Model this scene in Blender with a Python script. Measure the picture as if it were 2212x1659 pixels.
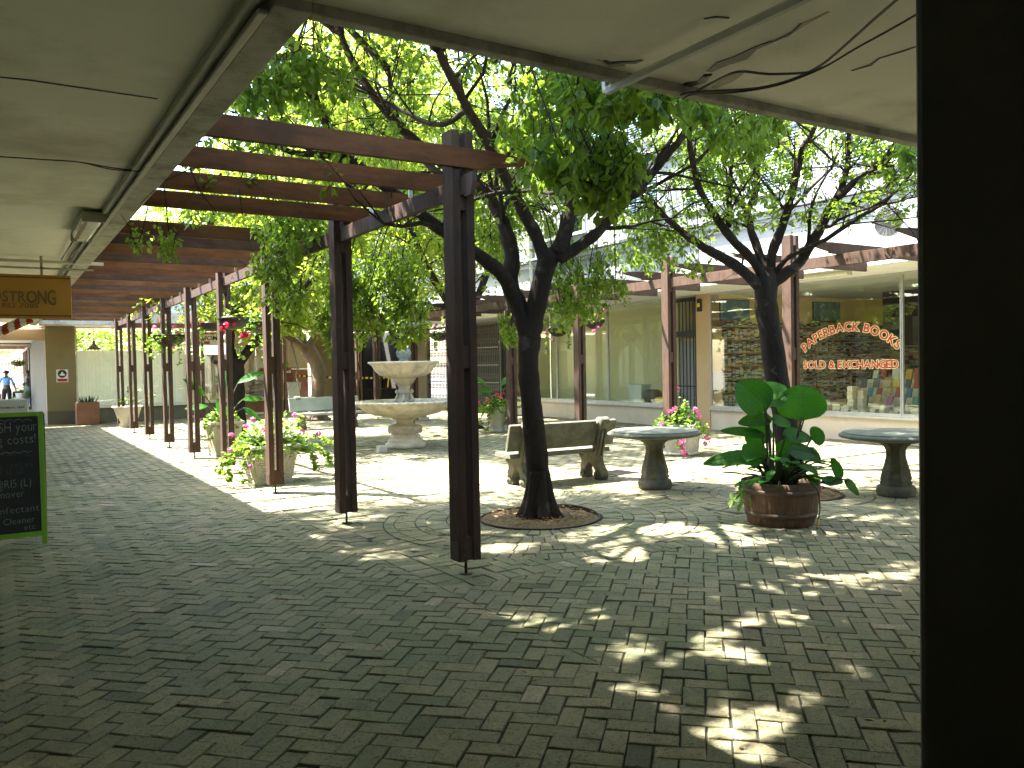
import bpy, math, random
import numpy as np
from mathutils import Vector, Matrix
rnd = random.Random(7)
NP = np.random.default_rng(11)
R_ = math.radians
for o in list(bpy.data.objects): bpy.data.objects.remove(o)
SC = bpy.context.scene
COL = SC.collection

# ------------------------------------------------------------------ camera
W, H = 2212.0, 1659.0
CX, CY = W/2, H/2
_v1, _v2 = (-12.0, 806.5), (3949.0, 731.0)
_a = np.array([_v1[0]-CX, -(_v1[1]-CY)]); _b = np.array([_v2[0]-CX, -(_v2[1]-CY)])
FPX = math.sqrt(-(_a @ _b))
_Y = np.array([_a[0], _a[1], -FPX]); _Y /= np.linalg.norm(_Y)
_X = np.array([_b[0], _b[1], -FPX]); _X -= _Y*(_X @ _Y); _X /= np.linalg.norm(_X)
_Z = np.cross(_X, _Y)
ROT = np.array([_X, _Y, _Z])
CAM = np.array([0, 0, 1.65])
cam_d = bpy.data.cameras.new('camera'); cam = bpy.data.objects.new('camera', cam_d); COL.objects.link(cam)
cam_d.sensor_width = 36; cam_d.lens = FPX/W*36; cam_d.clip_start = 0.05; cam_d.clip_end = 400
cam.matrix_world = Matrix([[*ROT[i], CAM[i]] for i in range(3)] + [[0, 0, 0, 1]])
SC.camera = cam

def ray(u, v): return ROT @ np.array([u-CX, -(v-CY), -FPX])
def at(u, v, d):                       # point seen at (u,v) at distance d along the view axis
    return Vector(CAM + ray(u, v)/FPX*d)
def onz(u, v, z=0.0):
    d = ray(u, v); return Vector(CAM + d*((z-CAM[2])/d[2]))
def onx(u, v, x):
    d = ray(u, v); return Vector(CAM + d*((x-CAM[0])/d[0]))
def ony(u, v, y):
    d = ray(u, v); return Vector(CAM + d*((y-CAM[1])/d[1]))

# ------------------------------------------------------------------ light
SUN_AZ = math.atan2(-0.70, 0.716)       # from +Y towards +X
SUN_EL = R_(60)
w = bpy.data.worlds.new('World'); SC.world = w; w.use_nodes = True
nt = w.node_tree; bg = nt.nodes['Background']
sky = nt.nodes.new('ShaderNodeTexSky'); sky.sky_type = 'NISHITA'; sky.sun_disc = False
sky.sun_elevation = SUN_EL; sky.sun_rotation = SUN_AZ; sky.air_density = 1.2; sky.dust_density = 1.5
nt.links.new(sky.outputs[0], bg.inputs[0]); bg.inputs[1].default_value = 0.15
sd = bpy.data.lights.new('sun', 'SUN'); sun = bpy.data.objects.new('sun', sd); COL.objects.link(sun)
sd.energy = 5.0; sd.angle = R_(0.75); sd.color = (1.0, 0.965, 0.915)
_to = Vector((math.sin(SUN_AZ)*math.cos(SUN_EL), math.cos(SUN_AZ)*math.cos(SUN_EL), math.sin(SUN_EL)))
sun.rotation_euler = _to.to_track_quat('Z', 'Y').to_euler(); sun.location = (0, 0, 30)
SC.view_settings.view_transform = 'Standard'; SC.view_settings.look = 'None'
SC.view_settings.exposure = 3.2; SC.view_settings.gamma = 1.0
SC.render.resolution_x = 1024; SC.render.resolution_y = 768
SC.render.engine = 'CYCLES'
SC.cycles.max_bounces = 10; SC.cycles.transparent_max_bounces = 16; SC.cycles.diffuse_bounces = 5
SC.cycles.sample_clamp_indirect = 6.0

# ------------------------------------------------------------------ materials
MATS = {}
def _n(nt, t, **k):
    n = nt.nodes.new(t)
    for a, b in k.items(): setattr(n, a, b)
    return n
def mat(name, c1, c2=None, rough=0.7, scale=4.0, bump=0.0, bscale=40.0, metal=0.0, dirt=None, dscale=1.2,
        damt=0.5, stretch=None, spec=0.5, thr=None, coat=0.0):
    """two-tone noise, optional stains of their own colour, optional bump"""
    m = bpy.data.materials.new(name); m.use_nodes = True; t = m.node_tree; L = t.links.new
    b = t.nodes['Principled BSDF']; b.inputs['Roughness'].default_value = rough; b.inputs['Metallic'].default_value = metal
    b.inputs['Specular IOR Level'].default_value = spec
    if coat: b.inputs['Coat Weight'].default_value = coat
    geo = _n(t, 'ShaderNodeNewGeometry'); src = geo.outputs['Position']
    if stretch:
        mp = _n(t, 'ShaderNodeMapping'); mp.inputs['Scale'].default_value = stretch; L(src, mp.inputs[0]); src = mp.outputs[0]
    if c2 is None: c2 = tuple(x*0.75 for x in c1)
    n1 = _n(t, 'ShaderNodeTexNoise'); n1.inputs['Scale'].default_value = scale; n1.inputs['Detail'].default_value = 6; n1.inputs['Roughness'].default_value = 0.65
    L(src, n1.inputs['Vector'])
    r1 = _n(t, 'ShaderNodeValToRGB'); r1.color_ramp.elements[0].position = 0.3; r1.color_ramp.elements[1].position = 0.7
    r1.color_ramp.elements[0].color = (*c2, 1); r1.color_ramp.elements[1].color = (*c1, 1)
    L(n1.outputs[0], r1.inputs[0]); out = r1.outputs[0]
    if dirt:
        n2 = _n(t, 'ShaderNodeTexNoise'); n2.inputs['Scale'].default_value = dscale; n2.inputs['Detail'].default_value = 8; n2.inputs['Roughness'].default_value = 0.7
        L(geo.outputs['Position'], n2.inputs['Vector'])
        r2 = _n(t, 'ShaderNodeValToRGB'); a, bb = thr or (0.48, 0.68)
        r2.color_ramp.elements[0].position = a; r2.color_ramp.elements[1].position = bb
        r2.color_ramp.elements[0].color = (0, 0, 0, 1); r2.color_ramp.elements[1].color = (damt,)*3 + (1,)
        L(n2.outputs[0], r2.inputs[0])
        mx = _n(t, 'ShaderNodeMixRGB'); mx.inputs[2].default_value = (*dirt, 1)
        L(r2.outputs[0], mx.inputs[0]); L(out, mx.inputs[1]); out = mx.outputs[0]
    L(out, b.inputs['Base Color'])
    if bump:
        n3 = _n(t, 'ShaderNodeTexNoise'); n3.inputs['Scale'].default_value = bscale; n3.inputs['Detail'].default_value = 8; n3.inputs['Roughness'].default_value = 0.7
        L(src, n3.inputs['Vector'])
        bp = _n(t, 'ShaderNodeBump'); bp.inputs['Strength'].default_value = bump; bp.inputs['Distance'].default_value = 0.02
        L(n3.outputs[0], bp.inputs['Height']); L(bp.outputs[0], b.inputs['Normal'])
    MATS[name] = m; return m

def leafmat(name, c1, c2, tr, rough=0.45, tw=0.55, mottle=25):
    m = bpy.data.materials.new(name); m.use_nodes = True; t = m.node_tree; L = t.links.new
    b = t.nodes['Principled BSDF']; out = t.nodes['Material Output']
    b.inputs['Roughness'].default_value = rough; b.inputs['Specular IOR Level'].default_value = 0.35
    at_ = _n(t, 'ShaderNodeAttribute', attribute_name='lv')
    r = _n(t, 'ShaderNodeValToRGB'); r.color_ramp.elements[0].color = (*c2, 1); r.color_ramp.elements[1].color = (*c1, 1)
    L(at_.outputs['Fac'], r.inputs[0])
    gg = _n(t, 'ShaderNodeNewGeometry'); nn = _n(t, 'ShaderNodeTexNoise'); nn.inputs['Scale'].default_value = mottle; nn.inputs['Detail'].default_value = 4; L(gg.outputs['Position'], nn.inputs['Vector'])
    hs = _n(t, 'ShaderNodeHueSaturation'); mr = _n(t, 'ShaderNodeMapRange'); mr.inputs[1].default_value = .3; mr.inputs[2].default_value = .7; mr.inputs[3].default_value = .7; mr.inputs[4].default_value = 1.25; L(nn.outputs[0], mr.inputs[0]); L(mr.outputs[0], hs.inputs['Value']); L(r.outputs[0], hs.inputs['Color'])
    L(hs.outputs[0], b.inputs['Base Color'])
    tl = _n(t, 'ShaderNodeBsdfTranslucent')
    r2 = _n(t, 'ShaderNodeValToRGB'); r2.color_ramp.elements[0].color = (*[x*0.6 for x in tr], 1); r2.color_ramp.elements[1].color = (*tr, 1)
    L(at_.outputs['Fac'], r2.inputs[0]); L(r2.outputs[0], tl.inputs[0])
    mx = _n(t, 'ShaderNodeMixShader'); mx.inputs[0].default_value = tw
    L(b.outputs[0], mx.inputs[1]); L(tl.outputs[0], mx.inputs[2]); L(mx.outputs[0], out.inputs[0])
    MATS[name] = m; return m

def glassmat(name, tint=(0.92, 0.95, 0.92), k=1.0, rough=0.0):
    m = bpy.data.materials.new(name); m.use_nodes = True; t = m.node_tree; L = t.links.new
    t.nodes.remove(t.nodes['Principled BSDF']); out = t.nodes['Material Output']
    tr = _n(t, 'ShaderNodeBsdfTransparent'); tr.inputs[0].default_value = (*tint, 1)
    gl = _n(t, 'ShaderNodeBsdfGlossy'); gl.inputs['Roughness'].default_value = rough
    g = _n(t, 'ShaderNodeNewGeometry'); dt = _n(t, 'ShaderNodeVectorMath', operation='DOT_PRODUCT'); L(g.outputs['Normal'], dt.inputs[0]); L(g.outputs['Incoming'], dt.inputs[1])
    ab = _n(t, 'ShaderNodeMath', operation='ABSOLUTE'); L(dt.outputs['Value'], ab.inputs[0])
    om = _n(t, 'ShaderNodeMath', operation='SUBTRACT'); om.inputs[0].default_value = 1; L(ab.outputs[0], om.inputs[1])
    pw = _n(t, 'ShaderNodeMath', operation='POWER'); pw.inputs[1].default_value = 5; L(om.outputs[0], pw.inputs[0])
    ma = _n(t, 'ShaderNodeMath', operation='MULTIPLY_ADD'); ma.inputs[1].default_value = 0.9*k; ma.inputs[2].default_value = 0.045*k; L(pw.outputs[0], ma.inputs[0])
    mx = _n(t, 'ShaderNodeMixShader'); L(ma.outputs[0], mx.inputs[0]); L(tr.outputs[0], mx.inputs[1]); L(gl.outputs[0], mx.inputs[2])
    L(mx.outputs[0], out.inputs[0]); MATS[name] = m; return m

mat('soffit', (0.88, 0.86, 0.74), (0.82, 0.80, 0.68), 0.8, 2.5, dirt=(0.48, 0.44, 0.33), dscale=0.7, damt=0.7, bump=0.2, bscale=7)
mat('soffit_edge', (0.50, 0.49, 0.41), (0.36, 0.35, 0.29), 0.85, 5, dirt=(0.12, 0.10, 0.07), dscale=3, damt=0.8, bump=0.25, bscale=20)
mat('wood', (0.092, 0.052, 0.033), (0.045, 0.027, 0.019), 0.8, 3, stretch=(6, 6, 1.2), dirt=(0.055, 0.038, 0.028), dscale=2.2, damt=0.75, bump=0.15, bscale=25, spec=.2)
mat('wood_beam', (0.175, 0.068, 0.026), (0.09, 0.037, 0.017), 0.8, 3, stretch=(1.2, 6, 6), dirt=(0.05, 0.026, 0.015), dscale=1.6, damt=0.75, bump=0.15, bscale=25, spec=.15)
mat('wood_beam_grey', (0.125, 0.068, 0.042), (0.06, 0.035, 0.024), 0.8, 3, stretch=(1.2, 6, 6), dirt=(0.05, 0.03, 0.02), dscale=2.1, damt=0.75, bump=0.15, bscale=25, spec=.15)
mat('wood_beam_warm', (0.22, 0.088, 0.030), (0.12, 0.05, 0.022), 0.8, 3, stretch=(1.2, 6, 6), dirt=(0.06, 0.033, 0.02), dscale=1.2, damt=0.7, bump=0.15, bscale=25, spec=.15)
mat('wood_dark', (0.10, 0.05, 0.033), (0.05, 0.028, 0.02), 0.6, 4, stretch=(6, 6, 1.2), bump=0.12, bscale=20)
mat('steel_dark', (0.05, 0.045, 0.04), (0.09, 0.05, 0.03), 0.6, 30, metal=0.5, bump=0.1)
mat('black_steel', (0.012, 0.012, 0.013), (0.02, 0.018, 0.016), 0.45, 20)
mat('bark', (0.042, 0.031, 0.023), (0.018, 0.014, 0.011), 0.95, 8, spec=.15, stretch=(1, 1, 0.45), dirt=(0.11, 0.09, 0.07), dscale=5, damt=0.7, thr=(0.58, 0.68), bump=0.6, bscale=22)
mat('bark_warm', (0.135, 0.092, 0.055), (0.065, 0.048, 0.033), 0.9, 5, stretch=(1, 1, 0.4), dirt=(0.19, 0.085, 0.035), dscale=2.2, damt=0.7, bump=0.5, bscale=22)
mat('stone', (0.66, 0.58, 0.44), (0.50, 0.43, 0.32), 0.85, 6, dirt=(0.22, 0.20, 0.15), dscale=4, damt=0.7, bump=0.4, bscale=35)
mat('stone_moss', (0.155, 0.142, 0.095), (0.075, 0.073, 0.046), 0.9, 7, dirt=(0.055, 0.06, 0.032), dscale=4, damt=0.8, bump=0.5, bscale=30)
mat('stone_top', (0.20, 0.205, 0.155), (0.12, 0.13, 0.095), 0.85, 9, spec=.2, dirt=(0.12, 0.15, 0.11), dscale=5, damt=0.6, bump=0.25, bscale=35)
mat('stone_blue', (0.29, 0.31, 0.285), (0.20, 0.22, 0.205), 0.75, 6, dirt=(0.16, 0.18, 0.17), dscale=3, damt=0.5, bump=0.2, bscale=30)
mat('white_cement', (0.58, 0.54, 0.46), (0.44, 0.40, 0.33), 0.85, 12, dirt=(0.20, 0.18, 0.14), dscale=6, damt=0.55, bump=0.35, bscale=60)
mat('beige_pot', (0.42, 0.38, 0.27), (0.35, 0.31, 0.21), 0.8, 4, dirt=(0.2, 0.18, 0.12), dscale=3, damt=0.4, bump=0.15, bscale=40)
mat('brown_box', (0.23, 0.10, 0.05), (0.16, 0.07, 0.036), 0.75, 5, bump=0.15)
mat('wall_tan', (0.50, 0.345, 0.185), (0.45, 0.305, 0.16), 0.8, 3, dirt=(0.30, 0.22, 0.13), dscale=1.5, damt=0.35, bump=0.08, bscale=60)
mat('wall_olive', (0.26, 0.215, 0.105), (0.22, 0.18, 0.085), 0.8, 3, dirt=(0.15, 0.13, 0.07), dscale=1.5, damt=0.35, bump=0.08, bscale=60)
mat('wall_ochre', (0.34, 0.25, 0.10), (0.30, 0.22, 0.09), 0.8, 3, bump=0.08)
mat('wall_dado', (0.16, 0.145, 0.085), (0.12, 0.11, 0.065), 0.8, 3, dirt=(0.06, 0.055, 0.04), dscale=3, damt=0.5)
mat('wall_cream', (0.60, 0.50, 0.37), (0.54, 0.44, 0.32), 0.8, 2.5, dirt=(0.38, 0.31, 0.22), dscale=1.3, damt=0.4, bump=0.08, bscale=60)
mat('wall_white', (0.25, 0.265, 0.275), (0.215, 0.23, 0.24), 0.8, 2.5, dirt=(0.45, 0.45, 0.42), dscale=0.8, damt=0.3, bump=0.08, bscale=50)
mat('wall_grey', (0.48, 0.52, 0.55), (0.42, 0.46, 0.49), 0.8, 2.5, dirt=(0.3, 0.32, 0.33), dscale=0.8, damt=0.3)
mat('wall_dark', (0.045, 0.04, 0.033), (0.03, 0.027, 0.022), 0.75, 3, bump=0.1)
mat('pillar_paint', (0.06, 0.055, 0.042), (0.04, 0.037, 0.028), 0.55, 1.5, dirt=(0.025, 0.023, 0.018), dscale=3, damt=.7, bump=0.15, bscale=8)
mat('pillar_dado', (0.018, 0.017, 0.013), (0.013, 0.012, 0.010), 0.5, 2)
mat('pass_wall', (0.045, 0.043, 0.038), (0.028, 0.027, 0.024), 0.7, 2, dirt=(0.018, 0.018, 0.016), dscale=1.2, damt=0.6)
mat('roughcast', (0.72, 0.70, 0.64), (0.5, 0.48, 0.43), 0.9, 30, dirt=(0.3, 0.28, 0.24), dscale=4, damt=0.4, bump=0.9, bscale=45)
mat('alu', (0.55, 0.55, 0.53), (0.45, 0.45, 0.43), 0.35, 10, metal=0.8)
mat('alu_dark', (0.20, 0.19, 0.17), (0.14, 0.13, 0.12), 0.4, 10, metal=0.6)
mat('white_paint', (0.74, 0.74, 0.70), (0.66, 0.66, 0.62), 0.6, 6, dirt=(0.4, 0.38, 0.33), dscale=3, damt=0.3)
mat('grey_paint', (0.26, 0.26, 0.25), (0.21, 0.21, 0.20), 0.6, 6)
mat('room_wall', (0.72, 0.69, 0.50), (0.69, 0.66, 0.48), 0.85, 1.2)
mat('room_yellow', (0.86, 0.68, 0.32), (0.80, 0.63, 0.29), 0.85, 1.2)
mat('room_floor', (0.68, 0.63, 0.50), (0.60, 0.55, 0.44), 0.6, 3)
leafmat('frost_film', (0.76, 0.78, 0.70), (0.72, 0.74, 0.66), (1.0, 1.0, 0.92), rough=.5, tw=.5, mottle=.25)
mat('ply', (0.50, 0.38, 0.27), (0.38, 0.28, 0.2), 0.7, 1.5, stretch=(4, 4, 0.6), dirt=(0.62, 0.55, 0.46), dscale=1.6, damt=0.8)
mat('red_panel', (0.34, 0.10, 0.08), (0.26, 0.08, 0.06), 0.6)
mat('sack', (0.20, 0.17, 0.14), (0.13, 0.115, 0.10), 0.8, 6, dirt=(0.38, 0.25, 0.14), dscale=3, damt=0.6, bump=0.4, bscale=12)
mat('carton', (0.50, 0.44, 0.34), (0.42, 0.37, 0.28), 0.8, 3)
mat('soil', (0.075, 0.048, 0.028), (0.035, 0.023, 0.014), 0.95, 18, bump=0.9, bscale=40)
mat('litter_soil', (0.22, 0.135, 0.06), (0.10, 0.07, 0.035), 0.95, 22, dirt=(0.36, 0.26, 0.12), dscale=30, damt=0.8, bump=0.9, bscale=45)
mat('mortar', (0.035, 0.033, 0.024), (0.02, 0.02, 0.014), 0.95, 12, dirt=(0.05, 0.06, 0.02), dscale=8, damt=0.7)
mat('ground', (0.23, 0.21, 0.17), (0.17, 0.155, 0.12), 0.95, 2.0, bump=0.3)
mat('barrel_wood', (0.165, 0.085, 0.04), (0.07, 0.037, 0.021), 0.7, 3, stretch=(7, 7, 0.8), dirt=(0.05, 0.028, 0.018), dscale=4, damt=0.7, bump=0.3, bscale=25)
mat('barrel_hoop', (0.13, 0.12, 0.10), (0.10, 0.055, 0.03), 0.6, 14, metal=0.6, bump=0.2)
mat('basket', (0.03, 0.02, 0.014), (0.012, 0.009, 0.007), 0.5, 14, dirt=(0.12, 0.055, 0.028), dscale=7, damt=0.6, bump=0.9, bscale=30)
mat('chalk_green', (0.20, 0.44, 0.02), (0.17, 0.38, 0.02), 0.45, 6)
mat('blackboard', (0.012, 0.013, 0.012), (0.02, 0.021, 0.019), 0.6, 4)
mat('chalk', (0.30, 0.32, 0.29), (0.12, 0.14, 0.12), 0.9, 60)
mat('chalk_dim', (0.085, 0.11, 0.10), (0.04, 0.05, 0.045), 0.9, 60)
mat('sign_orange', (0.40, 0.21, 0.03), (0.37, 0.19, 0.026), 0.6, 2)
mat('sign_text', (0.15, 0.11, 0.035), (0.13, 0.095, 0.03), 0.5, 3)
mat('sign_line', (0.10, 0.06, 0.015), None, 0.5)
mat('red', (0.42, 0.025, 0.018), (0.33, 0.02, 0.015), 0.5)
mat('letter_red', (0.42, 0.022, 0.014), (0.38, 0.02, 0.012), 0.5)
mat('letter_cream', (0.85, 0.70, 0.36), (0.82, 0.67, 0.34), 0.5)
mat('white', (0.8, 0.8, 0.78), (0.74, 0.74, 0.72), 0.55)
mat('plastic_white', (0.72, 0.73, 0.72), (0.68, 0.69, 0.68), 0.4)
mat('yellow', (0.75, 0.48, 0.03), (0.7, 0.44, 0.03), 0.5)
mat('black', (0.012, 0.012, 0.012), (0.008, 0.008, 0.008), 0.5)
mat('casing_white', (0.24, 0.25, 0.25), (0.20, 0.21, 0.21), 0.5)
mat('blue_shutter', (0.12, 0.20, 0.27), (0.10, 0.17, 0.23), 0.5)
mat('text_blue', (0.05, 0.12, 0.30), None, 0.5)
mat('lamp_glass', (0.62, 0.62, 0.48), (0.5, 0.5, 0.36), 0.25, 5, coat=0.6)
mat('lamp_body', (0.42, 0.41, 0.33), (0.33, 0.32, 0.26), 0.5)
mat('cable', (0.015, 0.015, 0.016), None, 0.5)
mat('cable_grey', (0.13, 0.13, 0.13), None, 0.5)
mat('skin_dark', (0.09, 0.045, 0.027), (0.075, 0.038, 0.023), 0.5)
mat('shirt_blue', (0.16, 0.36, 0.72), (0.13, 0.31, 0.65), 0.8)
mat('trousers', (0.015, 0.016, 0.02), None, 0.8)
mat('jeans', (0.12, 0.20, 0.36), (0.09, 0.15, 0.28), 0.85)
mat('bag_orange', (0.60, 0.13, 0.06), (0.5, 0.11, 0.05), 0.6)
mat('paint_sea', (0.20, 0.33, 0.36), (0.10, 0.20, 0.24), 0.6, 2.5, dirt=(0.62, 0.62, 0.55), dscale=4, damt=0.9, thr=(0.52, 0.6))
mat('dead_leaf', (0.36, 0.22, 0.06), (0.16, 0.09, 0.03), 0.8, 14)
mat('water', (0.05, 0.06, 0.05), (0.03, 0.035, 0.03), 0.06, 3)
glassmat('glass', (0.96, 0.98, 0.93), 1.9)
glassmat('glass_dark', (0.55, 0.60, 0.55), 1.3)
leafmat('leaf', (0.085, 0.15, 0.020), (0.035, 0.080, 0.011), (0.30, 0.46, 0.035))
leafmat('leaf_far', (0.11, 0.17, 0.028), (0.06, 0.11, 0.016), (0.62, 0.76, 0.07))
leafmat('leaf_ger', (0.10, 0.19, 0.025), (0.05, 0.11, 0.015), (0.36, 0.58, 0.05), tw=0.45)
leafmat('leaf_big', (0.032, 0.115, 0.014), (0.02, 0.075, 0.009), (0.09, 0.36, 0.018), rough=0.42, tw=0.45, mottle=9)
leafmat('vein', (0.10, 0.26, 0.035), (0.08, 0.22, 0.03), (0.2, 0.5, 0.05), tw=0.3)
leafmat('petal_pink', (0.78, 0.24, 0.42), (0.62, 0.12, 0.30), (0.85, 0.25, 0.45), tw=0.35)
leafmat('petal_red', (0.72, 0.05, 0.13), (0.58, 0.02, 0.06), (0.8, 0.06, 0.15), tw=0.35)
mat('stem', (0.06, 0.075, 0.025), (0.04, 0.035, 0.018), 0.7, 10)

def brick_material():
    m = bpy.data.materials.new('brick'); m.use_nodes = True; t = m.node_tree; L = t.links.new
    b = t.nodes['Principled BSDF']; b.inputs['Roughness'].default_value = 0.72; b.inputs['Specular IOR Level'].default_value = 0.35
    a = _n(t, 'ShaderNodeAttribute', attribute_name='lv')
    r = _n(t, 'ShaderNodeValToRGB'); e = r.color_ramp.elements
    e[0].color = (0.11, 0.115, 0.06, 1); e[1].color = (0.50, 0.42, 0.27, 1)
    for p, c in ((0.2, (0.235, 0.23, 0.13, 1)), (0.6, (0.33, 0.30, 0.16, 1)), (0.88, (0.41, 0.345, 0.195, 1))):
        x = e.new(p); x.color = c
    L(a.outputs['Fac'], r.inputs[0])
    g = _n(t, 'ShaderNodeNewGeometry')
    def noise(s, d=6, ro=0.65):
        n = _n(t, 'ShaderNodeTexNoise'); n.inputs['Scale'].default_value = s; n.inputs['Detail'].default_value = d; n.inputs['Roughness'].default_value = ro
        L(g.outputs['Position'], n.inputs['Vector']); return n.outputs[0]
    def ramp(src, a0, a1, v0, v1):
        q = _n(t, 'ShaderNodeMapRange'); q.inputs[1].default_value = a0; q.inputs[2].default_value = a1; q.inputs[3].default_value = v0; q.inputs[4].default_value = v1
        L(src, q.inputs[0]); return q.outputs[0]
    def mix(fac, c1, c2, mode='MIX'):
        x = _n(t, 'ShaderNodeMixRGB', blend_type=mode)
        if isinstance(fac, float): x.inputs[0].default_value = fac
        else: L(fac, x.inputs[0])
        if isinstance(c1, tuple): x.inputs[1].default_value = c1
        else: L(c1, x.inputs[1])
        if isinstance(c2, tuple): x.inputs[2].default_value = c2
        else: L(c2, x.inputs[2])
        return x.outputs[0]
    c = mix(ramp(noise(1.1), 0.42, 0.62, 0.0, 0.55), r.outputs[0], (0.13, 0.165, 0.06, 1))      # moss
    c = mix(ramp(noise(14), 0.35, 0.7, 0.0, 0.5), c, (0.19, 0.19, 0.11, 1))
    c = mix(ramp(noise(34, 6, .7), 0.50, 0.66, 0.0, 0.65), c, (0.10, 0.11, 0.05, 1))
    pz = noise(6, 3)
    pt = _n(t, 'ShaderNodeMath', operation='MULTIPLY'); L(ramp(noise(85, 3), 0.58, 0.64, 0.0, 0.95), pt.inputs[0]); L(ramp(pz, .4, .55, .25, 1.0), pt.inputs[1])
    c = mix(pt.outputs[0], c, (0.02, 0.022, 0.01, 1))                # pits
    c = mix(ramp(noise(1.9, 5, .6), 0.60, 0.68, 0.0, 0.45), c, (0.06, 0.062, 0.035, 1))           # damp stains
    hsv = mix(1.0, c, (1.03, 0.97, 1.03, 1), 'MULTIPLY'); c = hsv
    c = mix(ramp(noise(0.45, 3), 0.5, 0.7, 0.0, 0.35), c, (0.25, 0.19, 0.12, 1))
    L(c, b.inputs['Base Color'])
    bp = _n(t, 'ShaderNodeBump'); bp.inputs['Strength'].default_value = 0.9; bp.inputs['Distance'].default_value = 0.008
    L(noise(60, 8, 0.75), bp.inputs['Height']); L(bp.outputs[0], b.inputs['Normal'])
    MATS['brick'] = m
brick_material()

# ------------------------------------------------------------------ mesh helpers
def tag(o, label=None, cat=None, group=None, kind=None):
    if label: o['label'] = label
    if cat: o['category'] = cat
    if group: o['group'] = group
    if kind: o['kind'] = kind
    return o
def empty(name, loc=(0, 0, 0), rz=0, **k):
    o = bpy.data.objects.new(name, None); COL.objects.link(o); o.location = loc; o.rotation_euler = (0, 0, rz)
    o.empty_display_size = 0.1
    return tag(o, **k)
def copy_tree(o, parent=None):
    c = o.copy(); COL.objects.link(c)
    if parent is not None:
        mpi = o.matrix_parent_inverse.copy(); c.parent = parent; c.matrix_parent_inverse = mpi
    for ch in o.children: copy_tree(ch, c)
    return c

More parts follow.
